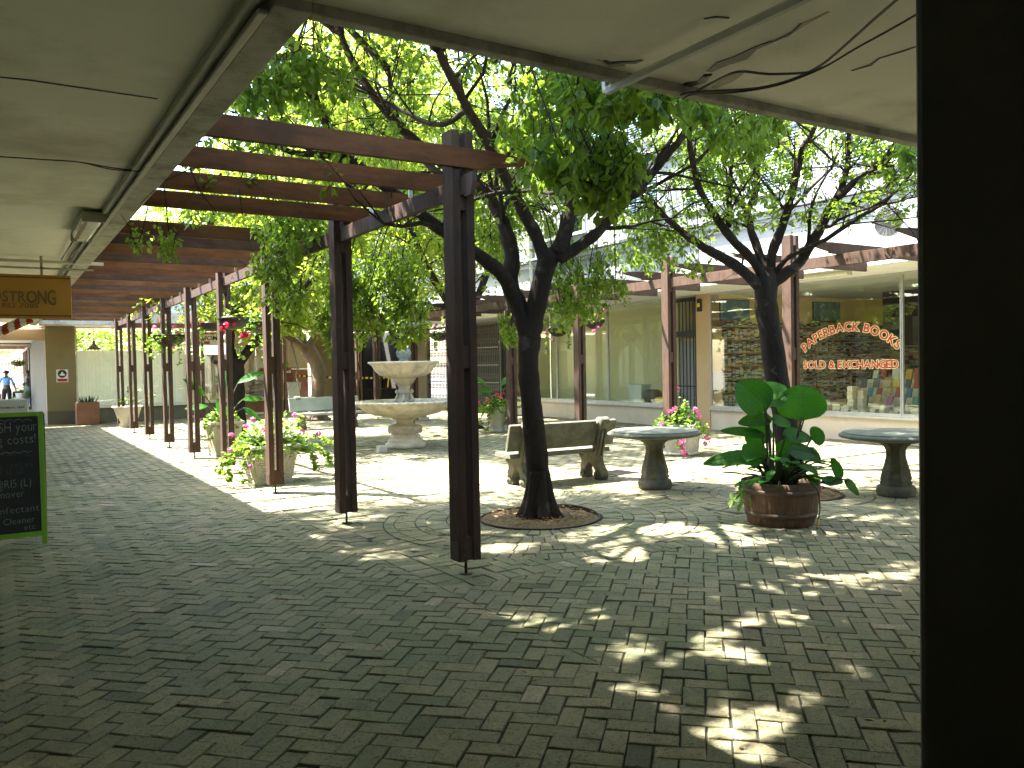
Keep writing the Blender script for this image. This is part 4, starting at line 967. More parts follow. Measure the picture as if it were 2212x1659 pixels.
tree1, nodes1 = grow('courtyard_tree', b, trunk, limbs, 'large leaning tree in the brick-ringed pit beside the nearest pergola post', 5800, .068, 1.0, (-2.2, 9.2, 3.0, 11.0, 3.0, 8.6), clumps=cl1, nleaf=12, subs=8, over=shade_boughs, near=9.3, nover=2800, nshade=5200, fill=(2.5, 9.0, 1.9, 9.4, 4.4, 7.0))
# --- tree 2, behind the planted barrel
b = T2
d2 = 10.15
trunk = ([Vector((b.x, b.y, -.05)), Vector((b.x, b.y, .16))]+PT((1702, 960, d2), (1690, 880, d2), (1676, 800, d2), (1664, 720, d2), (1655, 660, d2), (1656, 610, d2), (1662, 580, d2)),
         [.23, .18, .15, .138, .134, .133, .14, .13, .10])
limbs = [
 (PT((1648, 625, d2), (1603, 584, 10.1), (1559, 555, 10.1), (1522, 536, 10.2), (1485, 510, 10.3), (1441, 473, 10.5), (1393, 429, 10.6), (1326, 388, 10.7)), (.075, .022)),
 (PT((1650, 600, d2), (1626, 562, d2), (1589, 525, 10.0), (1559, 488, 9.9), (1533, 447, 9.8), (1507, 399, 9.7), (1493, 333, 9.5), (1485, 277, 9.3), (1470, 200, 9.0)), (.065, .022)),
 (PT((1660, 590, d2), (1640, 547, 10.2), (1624, 500, 10.3), (1615, 455, 10.4), (1633, 418, 10.4), (1638, 370, 10.4), (1637, 325, 10.3), (1630, 250, 10.2)), (.06, .02)),
 (PT((1615, 455, 10.4), (1590, 430, 10.5), (1559, 407, 10.6), (1504, 340, 10.8), (1480, 280, 10.8)), (.04, .015)),
 (PT((1574, 490, 10.0), (1576, 430, 10.0), (1578, 370, 9.9), (1586, 303, 9.8), (1590, 230, 9.6)), (.04, .018)),
 (PT((1662, 590, d2), (1668, 545, 10.1), (1689, 492, 10.0), (1707, 432, 9.9), (1722, 370, 9.8), (1733, 325, 9.7), (1759, 277, 9.5), (1780, 200, 9.2)), (.068, .025)),
 (PT((1668, 610, d2), (1718, 575, 10.1), (1744, 540, 10.0), (1774, 492, 9.9), (1792, 451, 9.8), (1818, 407, 9.7), (1834, 333, 9.5), (1832, 260, 9.3)), (.078, .025)),
 (PT((1810, 425, 9.7), (1845, 395, 9.6), (1877, 373, 9.5), (1910, 340, 9.3), (1940, 300, 9.2)), (.05, .02)),
 (PT((1670, 600, d2), (1707, 553, 9.9), (1781, 518, 9.7), (1855, 470, 9.5), (1910, 436, 9.3), (1966, 377, 9.0), (2000, 320, 8.8)), (.035, .012)),
 (PT((1830, 260, 9.3), (1820, 100, 8.6), (1830, -50, 8.0), (1850, -200, 7.6)), (.03, .012)),
 (PT((1590, 230, 9.6), (1580, 100, 8.8), (1600, -60, 8.2), (1640, -200, 7.8)), (.03, .012)),
 (PT((1485, 277, 9.3), (1450, 160, 8.6), (1420, 20, 8.2)), (.028, .012)),
]
cl2 = [(1400, 500, 10.6, 70, 40, 40, .075), (1460, 540, 10.6, 60, 30, 30, .075), (1370, 560, 10.8, 60, 30, 22, .075), (1510, 590, 10.6, 30, 20, 7, .07), (1420, 580, 11, 60, 20, 14, .07),
       (1560, 380, 10.4, 60, 40, 22, .075), (1700, 360, 10.4, 80, 40, 30, .07), (1820, 330, 10.2, 60, 30, 20, .07), (1690, 430, 10.6, 50, 25, 10, .07), (1930, 390, 9.6, 40, 30, 12, .075), (1900, 350, 9.6, 40, 30, 14, .08), (1975, 350, 7.5, 14, 25, 8, .10),
       (1600, 330, 7.6, 50, 14, 14, .10), (1640, 285, 7.0, 60, 12, 14, .10)]
tree2, nodes2 = grow('courtyard_tree', b, trunk, limbs, 'many-limbed sparse tree rising behind the planted half barrel', 1900, .058, .95, (4.5, 12.5, 3.3, 11.0, 3.2, 8.2), clumps=cl2, nleaf=10, subs=8, near=.01)
# --- tree 3, dark forked tree behind the pergola posts
b = onz(515, 958); b.z = 0; d3 = 18.3
trunk = ([Vector((b.x, b.y, -.05)), Vector((b.x, b.y, .2))]+PT((513, 880, d3), (512, 830, d3), (512, 800, d3), (512, 775, d3)), [.26, .2, .17, .16, .165, .13])
limbs = [(PT((508, 790, d3), (497, 745, d3), (500, 700, 18), (490, 640, 18), (470, 580, 17.6), (455, 500, 17.2), (440, 430, 16.8)), (.11, .03)),
         (PT((515, 785, d3), (540, 752, d3), (562, 728, 18.5), (590, 690, 18.8), (600, 620, 19), (590, 560, 19), (600, 480, 19)), (.12, .03)),
         (PT((500, 690, 18), (525, 660, 18.2), (555, 620, 18.4), (575, 560, 18.6), (560, 490, 18.6), (540, 420, 18.4)), (.08, .03)),
         (PT((545, 748, d3), (580, 700, 17), (640, 640, 16.6), (700, 560, 16.4), (740, 470, 16.2), (760, 390, 16)), (.07, .03)),
         (PT((497, 720, d3), (460, 660, 18.6), (420, 600, 19), (380, 540, 19.4)), (.06, .02)),
         (PT((600, 620, 19), (680, 540, 18.5), (760, 440, 18), (830, 360, 17.5)), (.05, .02)),
         (PT((760, 390, 16), (820, 300, 15.5), (880, 200, 15)), (.04, .02)), (PT((600, 480, 19), (640, 380, 18), (660, 300, 17.5)), (.04, .02))]
tree3, n3 = grow('courtyard_tree', b, trunk, limbs, 'dark low-forked tree seen between the pergola posts behind the tall cone planter', 4200, .10, 1.35, (0.5, 10.5, 12.6, 24, 2.2, 11), leaf='leaf_far', nleaf=13,
                 clumps=[(650, 700, 17.5, 40, 30, 18, .13), (560, 640, 18, 50, 30, 20, .13)], subs=7, over=[[at(540, 420, 18.4), at(590, 300, 17.6), at(640, 180, 16.8), at(700, 110, 16)], [at(760, 390, 16), at(800, 280, 15.5), at(760, 160, 15), at(740, 80, 14.6)], [at(455, 500, 17.2), at(480, 360, 16.5), at(520, 240, 16)]])
# --- tree 4, brown trunk behind the grey-blue bench
b = onz(684, 908); b.z = 0; d4 = 25.5
trunk = ([Vector((b.x, b.y, -.05)), Vector((b.x, b.y, .2))]+PT((688, 850, d4), (690, 815, d4), (683, 785, d4), (668, 760, d4), (660, 745, d4)), [.30, .26, .22, .20, .21, .24, .15])
limbs = [(PT((668, 765, d4), (640, 740, 25), (615, 725, 24.6), (590, 700, 24), (570, 640, 23.5)), (.13, .04)),
         (PT((662, 755, d4), (645, 715, d4), (640, 680, 25), (650, 620, 24.5), (640, 540, 24), (650, 450, 23.5)), (.13, .04)),
         (PT((666, 750, d4), (690, 705, d4), (705, 660, 25), (730, 600, 24.6), (760, 520, 24), (790, 440, 24)), (.12, .04)),
         (PT((690, 705, d4), (740, 670, 25), (800, 620, 24), (860, 540, 23), (900, 440, 22.5)), (.09, .03)),
         (PT((640, 680, 25), (600, 620, 25), (560, 540, 25), (540, 460, 25)), (.07, .03)), (PT((790, 440, 24), (830, 340, 23), (850, 270, 22.5)), (.05, .02))]
tree4, n4 = grow('courtyard_tree', b, trunk, limbs, 'knotty brown tree standing behind the grey-blue bench at the far side', 2600, .125, 1.8, (2, 14, 18.5, 30, 2.7, 11), bark='bark_warm', leaf='leaf_far', nleaf=10, subs=7)
# --- tree 5, far right of the fountain; its trunk stands behind the nearest post
b = onz(1007, 868); b.z = 0; b = Vector((10.3, 18.6, 0)); d5 = 21.0
bu, bd = 1007, 0.85*b.y+0.53*b.x
trunk = ([Vector((b.x, b.y, -.05)), Vector((b.x, b.y, .2)), Vector((b.x, b.y, 1.2)), Vector((b.x+.05, b.y, 2.2)), Vector((b.x, b.y, 2.9))], [.28, .22, .19, .18, .14])
def wl(*a): return [Vector((b.x+p[0], b.y+p[1], p[2])) for p in a]
limbs = [(wl((0, 0, 2.6), (-.6, .3, 3.6), (-1.3, .2, 4.8), (-1.8, 0, 6.4), (-2.2, .2, 8.4)), (.12, .03)), (wl((0, 0, 2.7), (.4, -.3, 3.8), (.7, -.9, 5.2), (1.0, -1.6, 6.8), (1.0, -2, 8.4)), (.11, .03)),
         (wl((0, 0, 2.7), (.3, .8, 3.9), (.4, 1.8, 5.3), (.3, 2.6, 7)), (.1, .03)), (wl((-.6, .3, 3.6), (-1.8, -.8, 4.7), (-2.8, -1.4, 6.2), (-3.2, -1.6, 7.8)), (.07, .02)), (wl((0, 0, 2.8), (0, 0, 4.4), (.2, .1, 6.2), (0, 0, 8.8)), (.1, .03))]
tree5, n5 = grow('courtyard_tree', b, trunk, limbs, 'tall leafy tree beyond the fountain, its trunk hidden behind the nearest post', 3400, .105, 1.5, (5.5, 12.9, 13.0, 24, 3.3, 11.5), leaf='leaf_far', nleaf=11, subs=7, over=[[b+Vector((-3.2, -1.6, 7.8)), b+Vector((-3.6, -2.5, 9)), b+Vector((-3.4, -3.4, 10))], [b+Vector((0, 0, 8.6)), b+Vector((-.6, -1, 9.6)), b+Vector((-.8, -2, 10.6))]])
# ================================================================== tree pits
def pit(c, r, label):
    root = empty('tree_pit', (c.x, c.y, 0), label=label, cat='tree pit')
    g = MB(); V = []; n = 40; m = 9
    for j in range(m+1):
        for k in range(n):
            a = 2*math.pi*k/n; rr = (r-.02)*j/m
            V.append((rr*math.cos(a), rr*math.sin(a), .0+rnd.gauss(0, .005)+(.03*(1-j/m))))
    F = [(j*n+k, j*n+(k+1) % n, (j+1)*n+(k+1) % n, (j+1)*n+k) for j in range(m) for k in range(n)]
    g.add(V, F, 0, None, True); g.build('soil', 'litter_soil', root)
    g = MB()
    for k in range(64):
        a0, a1 = 2*math.pi*k/64, 2*math.pi*(k+1)/64
        h0, h1 = [.008+.035*max(0, math.cos(a-.35))**3 for a in (a0, a1)]
        g.add([(r*math.cos(a0), r*math.sin(a0), -.01), (r*math.cos(a1), r*math.sin(a1), -.01), (r*math.cos(a1), r*math.sin(a1), h1), (r*math.cos(a0), r*math.sin(a0), h0),
               ((r-.012)*math.cos(a0), (r-.012)*math.sin(a0), -.01), ((r-.012)*math.cos(a1), (r-.012)*math.sin(a1), -.01), ((r-.012)*math.cos(a1), (r-.012)*math.sin(a1), h1), ((r-.012)*math.cos(a0), (r-.012)*math.sin(a0), h0)],
              [(0, 1, 2, 3), (7, 6, 5, 4), (3, 2, 6, 7)])
    g.build('edging', 'steel_dark', root)
    g = MB()
    for i in range(520):
        a = rnd.uniform(0, 6.283); q = (r-.06)*math.sqrt(rnd.random()); p = Vector((q*math.cos(a), q*math.sin(a), .03+rnd.uniform(0, .02)))
        th = rnd.uniform(0, 6.283); leafpts(g, p, Vector((math.cos(th), math.sin(th), rnd.gauss(0, .2))), Vector((rnd.gauss(0, .3), rnd.gauss(0, .3), 1)), rnd.uniform(.025, .06), .02, rnd.random(), curl=.08)
    o = g.build('leaf_litter', 'dead_leaf', root, recalc=False); tag(o, kind='stuff')
pit(T1, RINGS[0][1], 'round soil pit full of dry leaves at the foot of the leaning tree')
pit(T2, RINGS[1][1], 'round soil pit around the tree behind the planted barrel')
g = MB()
for i in range(1000):
    x, y = rnd.uniform(.5, 11), rnd.uniform(2.0, 16)
    if rnd.random() < .4: x, y = T1.x+rnd.gauss(0, 1.7), T1.y+rnd.gauss(0, 1.7)
    th = rnd.uniform(0, 6.283); leafpts(g, Vector((x, y, .007)), Vector((math.cos(th), math.sin(th), rnd.gauss(0, .1))), Vector((rnd.gauss(0, .25), rnd.gauss(0, .25), 1)), rnd.uniform(.02, .055), .018, rnd.random(), curl=.1)
o = g.build('fallen_leaves', 'dead_leaf', recalc=False); tag(o, 'small dry leaves scattered over the brick paving', 'fallen leaves', kind='stuff')

# ================================================================== stone benches
def outline(pts, n=4):
    P = catmull([Vector((x, 0, z)) for x, z in pts+[pts[0]]], n); return [(p.x, p.z) for p in P[:-1]]
def stone_bench(loc, rz, length, mleg, mback, mseat, label):
    """cast bench: two scrolled supports, a thick seat slab and a tilted back slab; local +y is the sitting side"""
    r = empty('stone_bench', loc, rz, label=label, cat='bench')
    leg = [(-.30, 0), (-.17, 0), (-.165, .05), (-.19, .10), (-.14, .17), (-.05, .225), (.03, .17), (.07, .10), (.05, .05), (.055, 0), (.20, 0), (.205, .06), (.18, .11), (.205, .16), (.16, .21), (.17, .27), (.21, .32), (.22, .375),
           (-.05, .377), (-.10, .42), (-.175, .60), (-.21, .74), (-.205, .80), (-.235, .86), (-.31, .885), (-.375, .85), (-.38, .78), (-.34, .73), (-.31, .66), (-.25, .46), (-.215, .33), (-.235, .22), (-.30, .15), (-.335, .07)]
    pl = outline(leg, 3)
    for s in (-1, 1):
        x = s*(length/2-.26)
        g = MB(); g.prism(pl, lambda q: (x-.065, q[0], q[1]), lambda q: (x+.065, q[0], q[1]))
        lg = g.build('leg', mleg, r, bevel=0.014, bseg=3)
        for cy, cz, rr, wd in ((-.30, .80, .085, .165), (-.235, .065, .07, .17), (.13, .065, .065, .17), (.16, .325, .045, .15)):
            g = MB(); g.tube([(x-wd/2, cy, cz), (x-wd/2+.012, cy, cz), (x+wd/2-.012, cy, cz), (x+wd/2, cy, cz)], [rr*.82, rr, rr, rr*.82], 18)
            g.tube([(x-wd/2-.014, cy, cz), (x+wd/2+.014, cy, cz)], rr*.42, 12); g.build('scroll', mleg, lg)
        g = MB()
        for q in (-.028, .028):
            g.tube([(x+q, -.222, .33), (x+q, -.275, .48), (x+q, -.345, .70)], .02, 8)
        g.build('ribbing', mleg, lg)
    g = MB(); g.box((0, .045, .41), (length*.94, .43, .062)); g.box((0, .045, .385), (length*.90, .39, .012)); g.build('seat', mseat, r, bevel=.016, bseg=3)
    g = MB(); M = Matrix.Rotation(R_(-19), 3, 'X').inverted() if False else Matrix.Rotation(R_(17), 3, 'X')
    g.box((0, -.20, .66), (length, .062, .37), M=M)
    g.build('backrest', mback, r, bevel=.014, bseg=3)
    return r
bcx, bcy = 6.58, 9.40
stone_bench((bcx, bcy, 0), R_(-3), 1.72, 'stone_moss', 'stone_moss', 'stone_moss', 'mossy stone bench seen from behind next to the leaning tree')
p = onz(708, 926)
stone_bench((p.x+.05, p.y+.15, 0), R_(180), 1.95, 'stone_moss', 'stone_blue', 'stone_blue', 'pale grey-blue bench facing us between the posts left of the fountain')
p = onz(905, 908)
r = empty('stone_stool', (p.x, p.y, 0), 0, label='small stone block seat half hidden behind the fountain bowl', cat='stool')
g = MB(); g.box((0, 0, .05), (.5, .4, .1)); g.box((0, 0, .22), (.4, .3, .24)); g.build('base', 'stone', r, bevel=.02)
g = MB(); g.box((0, 0, .38), (.6, .45, .08)); g.build('seat', 'stone_top', r, bevel=.02)

# ================================================================== round stone tables
def stone_table(loc, rz, rad, label):
    r = empty('stone_table', loc, rz, label=label, cat='table')
    g = MB(); n = 72
    def md(j, a, rr, z):
        return 1+(.012*math.cos(36*a) if 3 <= j <= 6 else 0)
    pf = [(rad*.55, .655), (rad*.60, .668), (rad*.86, .672), (rad*.93, .684), (rad*.985, .695), (rad, .712), (rad*.985, .728), (rad*.955, .737), (rad*.95, .742)]
    g.lathe(pf, n=144, mod=md); g.build('tabletop', 'stone_top', r)
    g = MB(); g.lathe([(rad*.935, .7425), (rad*.93, .752), (rad*.915, .7545)], n=72); g.build('top_slab', 'stone_top', r)
    g = MB()
    def m8(j, a, rr, z):
        k = (a % (math.pi/4))-math.pi/8; return 1/math.cos(k)*.955 if 4 <= j <= 13 else 1
    pf = [(.205, 0), (.215, .02), (.22, .07), (.205, .115), (.17, .13), (.175, .135), (.185, .155), (.165, .175), (.16, .18), (.175, .20), (.165, .26), (.135, .36), (.110, .47), (.112, .54), (.135, .585), (.17, .61), (.175, .625), (.25, .632), (.27, .65)]
    pf = [pf[i] for i in (0, 1, 2, 3, 4, 6, 7, 9, 10, 11, 12, 13, 14, 15, 16, 17, 18)]
    g.lathe(pf, n=64, mod=m8); g.build('pedestal', 'stone_moss', r)
    return r
p = onz(1415, 1054); stone_table((p.x, p.y, 0), .2, .60, 'round stone table in the middle, in front of the rocky flower planter')
p = onz(1936, 1070); stone_table((p.x, p.y, 0), .9, .63, 'round stone table at the far right, partly hidden by the dark pillar')

# ================================================================== fountain
p = onz(876, 966); F0 = (p.x, p.y, 0)
fr_ = empty('fountain', F0, 0, label='tiered stone fountain with fluted bowls standing in the sunlit middle of the court', cat='fountain')
g = MB(); g.lathe([(.40, 0), (.415, .03), (.405, .085), (.36, .105), (.355, .12), (.36, .15), (.325, .175), (.30, .20), (.31, .225), (.30, .245), (.275, .26), (.27, .275), (.30, .30), (.325, .36), (.315, .42), (.275, .46), (.19, .475), (.165, .50), (.17, .54), (.23, .575), (.30, .60), (.31, .63)], n=48)
g.build('pedestal', 'stone', fr_)
g = MB()                                     # scroll relief round the pedestal
for k in range(10):
    a0 = 2*math.pi*k/10
    for s in (1, -1):
        pts = []
        for i in range(16):
            t = i/15; th = 2.2*math.pi*t; q = .058*(1-t*.8)
            da = (s*(.085)+q*math.cos(th+math.pi*(s < 0))*1.0)/.325; z = .355+q*math.sin(th if s > 0 else math.pi-th+math.pi)
            rr = .326-abs(z-.36)*.25; pts.append((rr*math.cos(a0+da), rr*math.sin(a0+da), z))
        g.tube(pts, .013, 6)
    pts = [((.333-abs(z-.36)*.2)*math.cos(a0+math.pi/10+dx), (.333-abs(z-.36)*.2)*math.sin(a0+math.pi/10+dx), z) for dx, z in ((-.16, .29), (-.1, .36), (0, .435), (.1, .36), (.16, .29))]
    g.tube(catmull(pts, 4), .014, 6)
g.build('scroll_relief', 'stone', fr_)
def glob(j, a, rr, z): return 1+(.022*math.cos(45*a+z*60) if 5 <= j <= 9 else 0)
g = MB(); g.lathe([(.30, .615), (.45, .635), (.66, .68), (.85, .765), (.92, .845), (.935, .875), (.975, .885), (1.005, .905), (1.005, .93), (.97, .945), (.91, .945), (.86, .90), (.72, .80), (.45, .74), (.1, .73)], n=180, mod=glob, capt=True, capb=False)
g.build('lower_bowl', 'stone', fr_)
g = MB(); g.lathe([(.87, .893), (.87, .896)], n=64); g.build('water', 'water', fr_)
def flut(j, a, rr, z): return 1+(.07*abs(math.cos(11*a))**.6-.035 if 1 <= j <= 5 else 0)
g = MB(); g.lathe([(.17, .75), (.15, .90), (.125, .96), (.12, 1.0), (.125, 1.08), (.15, 1.10), (.15, 1.12), (.11, 1.16), (.12, 1.23), (.16, 1.28), (.20, 1.30), (.20, 1.33), (.235, 1.37), (.235, 1.41)], n=48); g.build('column', 'stone', fr_)
g = MB()
for k in range(6):
    a = 2*math.pi*k/6; c, s = math.cos(a), math.sin(a)
    g.tube(catmull([(.14*c, .14*s, .92), (.20*c, .20*s, .95), (.17*c, .17*s, 1.02), (.15*c, .15*s, 1.08), (.185*c, .185*s, 1.12), (.16*c, .16*s, 1.16)], 4), .022, 6)
g.build('acanthus_relief', 'stone', fr_)
g = MB(); g.lathe([(.20, 1.40), (.36, 1.415), (.48, 1.47), (.56, 1.55), (.61, 1.635), (.66, 1.685), (.715, 1.70), (.72, 1.72), (.71, 1.735), (.65, 1.735), (.55, 1.66), (.30, 1.58), (.08, 1.56)], n=168, mod=flut, capb=False); g.build('upper_bowl', 'stone', fr_)
g = MB(); g.lathe([(.07, 1.56), (.08, 1.70), (.10, 1.745), (.10, 1.765), (.075, 1.78), (.13, 1.83), (.155, 1.90), (.13, 1.97), (.085, 2.01), (.065, 2.06), (.06, 2.2), (.07, 2.33), (.11, 2.38)], n=32); g.build('finial', 'stone_blue', fr_)
g = MB(); g.lathe([(.11, 2.38), (.25, 2.41), (.36, 2.455), (.41, 2.47), (.415, 2.49), (.40, 2.50), (.30, 2.47), (.1, 2.45)], n=48, capb=False); g.build('top_dish', 'stone_blue', fr_)
g = MB(); g.lathe([(.04, 2.44), (.05, 2.56), (.08, 2.62), (.06, 2.68), (.01, 2.74)], n=20); g.build('spout', 'stone_blue', fr_)
p = onz(825, 977)
r = empty('concrete_block', (p.x, p.y, 0), 0.1, label='small cream block lying beside the foot of the fountain', cat='block'); g = MB(); g.box((0, 0, .06), (.17, .13, .12)); g.box((0, 0, .123), (.12, .08, .006)); g.build('body', 'white_cement', r, bevel=.012)

# ================================================================== plants
def geranium(fg, sg, n, c, spread, hgt, L=.055, trail=(), droop=.15):
    """mound of scalloped round leaves on short stalks"""
    for i in range(n):
        a = rnd.uniform(0, 6.283); q = math.sqrt(rnd.random()); x, y = math.cos(a)*q*spread[0], math.sin(a)*q*spread[1]
        z = hgt*(1-q**2*.75)*rnd.uniform(.15, 1.05)
        p = Vector((c[0]+x, c[1]+y, c[2]+z-droop*q*q))
        if i % 4 == 0: sg.tube([Vector((c[0]+x*.3, c[1]+y*.3, c[2]-.02)), Vector((c[0]+x*.7, c[1]+y*.7, c[2]+z*.6)), p], [.005, .004, .003], 4)
        roundleaf(fg, p, L*rnd.uniform(.55, 1.15))
def roundleaf(fg, p, s, up=None):
    up = up or Vector((rnd.gauss(0, .5), rnd.gauss(0, .5), 1)).normalized()
    u = up.orthogonal().normalized(); v = up.cross(u); th = rnd.uniform(0, 6.283)
    u, v = u*math.cos(th)+v*math.sin(th), v*math.cos(th)-u*math.sin(th)
    n = 9; V = [p-up*s*.12]
    for k in range(n):
        a = .35+(6.283-.7)*k/(n-1); q = s*(.92 if k % 2 else 1.1)*.62; V.append(p+u*math.cos(a)*q+v*math.sin(a)*q+up*s*.05*(k % 2))
    fg.add(V, [(0, k, k+1) for k in range(1, n)], 0, rnd.random())
def bloom(pl, sg, p, s=.045, base=None):
    pg = MB(); pl.append(pg)
    for i in range(26):
        d = Vector((rnd.gauss(0, 1), rnd.gauss(0, 1), rnd.gauss(.3, .8))).normalized(); c = p+d*s*rnd.uniform(.6, 1.0)
        u = d.orthogonal().normalized(); v = d.cross(u); q = s*.42
        V = [c-d*q*.3]+[c+u*math.cos(t)*q+v*math.sin(t)*q for t in (0, 1.05, 2.1, 3.14, 4.2, 5.24)]
        pg.add(V, [(0, k, k % 6+1) for k in range(1, 7)], 0, rnd.random())
    if base is not None: sg.tube([base, (base+p)/2+Vector((rnd.gauss(0, .02), rnd.gauss(0, .02), .02)), p], .003, 4)
def trail(fg, sg, a, path, L=.05, dens=16, flowers=None, pg=None):
    P = catmull([Vector(a)]+[Vector(p) for p in path], 6); sg.tube(P, .004, 4)
    for i in range(dens*len(path)):
        k = rnd.randint(2, len(P)-1); roundleaf(fg, P[k]+Vector((rnd.gauss(0, .03), rnd.gauss(0, .03), rnd.gauss(0, .02))), L*rnd.uniform(.6, 1.1), Vector((rnd.gauss(0, .7), rnd.gauss(0, .7), .8)).normalized())
def bigleaf(fg, sg, base, tip_p, d, up, L, wd, lv=None, heart=True, seg=10):
    """large ribbed blade, held on a curved stalk that starts at base; tip_p is where the blade joins the stalk"""
    sg.tube(catmull([base, base.lerp(tip_p, .5)+Vector((0, 0, (tip_p-base).length*.12)), tip_p], 6), [.016-.0007*k for k in range(13)], 6)
    d = d.normalized(); s = d.cross(up).normalized(); n = s.cross(d).normalized(); m = 7; V = []
    for i in range(seg+1):
        t = i/seg
        y = -L*.16+L*1.16*t if heart else L*t
        wv = wd*.55*max(0, 1-abs(2*(t**.88*.985)-1)**2.15)**.62*(1.10-.18*t) if heart else wd*.5*math.sin(math.pi*(t*.96+.03))**.8
        for j in range(-m, m+1):
            q = j/m; yy = y+(abs(q)*L*.03 if heart and t < .3 else 0)
            cup = -(y/L)**2*L*.18 - (1-abs(q))*wd*.06+rib(j)*.003+math.sin(t*9+q*2)*wd*.012
            if heart and t < .12 and abs(q) < .35: yy = max(yy, -.02*L)
            V.append(tip_p+d*yy+s*q*wv+n*cup)
    w_ = 2*m+1; F = [(i*w_+j, i*w_+j+1, (i+1)*w_+j+1, (i+1)*w_+j) for i in range(seg) for j in range(2*m)]
    fg.add(V, F, 0, rnd.uniform(.3, .9) if lv is None else lv, True)
    if L > .15:
        at_v = lambda i, j: V[i*w_+(j+m)]+n*.0025
        def vein(pts, wv_):
            for a_, b_ in zip(pts[:-1], pts[1:]):
                t_ = (b_-a_); sd = n.cross(t_.normalized())*wv_; fg.add([a_-sd, a_+sd, b_+sd*.8, b_-sd*.8], [(0, 1, 2, 3)], 1)
        vein([at_v(i, 0) for i in range(1, seg+1)], L*.009)
        for i0 in range(1, seg-1, 1 if seg > 8 else 2):
            for sg_ in (-1, 1):
                vein([at_v(min(seg, i0+int(abs(j)*.32)), j) for j in range(0, sg_*m, sg_)], L*.004)
def rib(j): return 1 if j % 2 else -1
def tapered_pot(r, w0, w1, h, m, lip=.03, rough=0.0, rnd_=False, n=4, rz=0, name='pot'):
    """square or round tapered planter with a hollow rim"""
    g = MB()
    k = 40 if rnd_ else 4; N = 14
    def ring(wd, z, wob=0):
        out = []
        if rnd_:
            for i in range(k): a = 2*math.pi*i/k; out.append((wd/2*math.cos(a), wd/2*math.sin(a), z))
        else:
            q = 12
            cs = [(-1, -1), (1, -1), (1, 1), (-1, 1)]
            for e in range(4):
                a, b = cs[e], cs[(e+1) % 4]
                for i in range(q):
                    t = i/q; x, y = a[0]+(b[0]-a[0])*t, a[1]+(b[1]-a[1])*t
                    dd = rnd.uniform(-wob, wob); l = math.hypot(x, y); out.append((x*wd/2*(1+dd/wd), y*wd/2*(1+dd/wd), z+rnd.uniform(-wob, wob)*.4))
        return out
    rows = [ring(w0*1.04, 0), ring(w0*1.06, .05, rough*.5), ring(w0*1.0, .065, rough)]
    for i in range(1, N): rows.append(ring(w0+(w1-w0)*i/N, .065+(h-.065)*i/N, rough))
    rows += [ring(w1+lip, h-.05, rough), ring(w1+lip*1.1, h-.015, rough*.6), ring(w1+lip*.6, h, rough*.4), ring(w1-.05, h-.002), ring(w1-.07, h-.06)]
    nn = len(rows[0]); V = [p for rw in rows for p in rw]
    F = [(i*nn+j, i*nn+(j+1) % nn, (i+1)*nn+(j+1) % nn, (i+1)*nn+j) for i in range(len(rows)-1) for j in range(nn)]+[tuple(range(nn-1, -1, -1))]
    g.add(V, F, 0, None, rnd_)
    return g.build(name, m, r, bevel=0)
def soil(r, w, z, round_=False):
    g = MB()
    if round_: g.lathe([(w/2, z), (w/2*.9, z+.015), (.02, z+.03)], n=24)
    else: g.box((0, 0, z), (w, w, .02))
    g.build('soil', 'soil', r)
def finish(r, fg, sg, pg=None, pm='petal_pink', fm='leaf_ger', big=None):
    if fg.f: fg.build('foliage', fm, r, recalc=False)
    if sg.f: sg.build('stems', 'stem', r)
    if big is not None and big.f: big.build('large_leaves', ['leaf_big', 'vein'], r, recalc=False)
    for q in (pg or ()): q.build('flower', pm, r, recalc=False)
# stone rubble relief for the cast planters
def relief(r, w0, w1, h, m, faces=4, parent=None):
    g = MB()
    for e in range(faces):
        M = Matrix.Rotation(e*2*math.pi/faces, 3, 'Z')
        z = .08
        while z < h-.09:
            t = z/h; wd = w0+(w1-w0)*t; hh = rnd.uniform(.03, .045); x = -wd/2+.02
            while x < wd/2-.03:
                bw = rnd.uniform(.035, .075); bw = min(bw, wd/2-.015-x)
                if bw > .02:
                    y = -(w0+(w1-w0)*(z+hh/2)/h)/2
                    ct = M @ Vector((x+bw/2, y-.004, z+hh/2)); g.box(ct, (bw-.008, .022, hh-.007), M=M @ Matrix.Rotation(rnd.gauss(0, .10), 3, 'Y') @ Matrix.Rotation(math.atan((w1-w0)/2/h), 3, 'X'))
                x += bw
            z += hh
    return g.build('rubble_relief', m, parent or r, bevel=.004)
# P1 front rubble planter with pink geraniums
p = onz(604, 1043)
r = empty('flower_planter', (p.x-.08, p.y+.22, 0), R_(2), label='tapered white rubble-textured planter overflowing with pink geraniums behind the third post', cat='planter')
pot = tapered_pot(r, .50, .66, .56, 'white_cement', .05, .012); relief(r, .50, .66, .56, 'white_cement', parent=pot); soil(r, .58, .50)
fg, sg, pg = MB(), MB(), []
geranium(fg, sg, 620, (0, 0, .52), (.56, .52), .40, .062); geranium(fg, sg, 150, (.30, -.05, .50), (.32, .3), .36, .062)
for a, path in (((-.3, -.2, .55), [(-.55, -.25, .5), (-.68, -.3, .3), (-.66, -.34, .1)]), ((-.3, .1, .55), [(-.62, 0, .45), (-.72, -.1, .2)]), ((-.32, -.3, .52), [(-.48, -.4, .35), (-.5, -.42, .08)]), ((.3, -.2, .55), [(.6, -.2, .5), (.78, -.22, .36), (.85, -.2, .2)]), ((.3, -.25, .55), [(.55, -.3, .35), (.6, -.32, .15)]), ((.3, .1, .55), [(.7, .05, .6), (.95, 0, .5)])):
    trail(fg, sg, a, path, .06, 24)
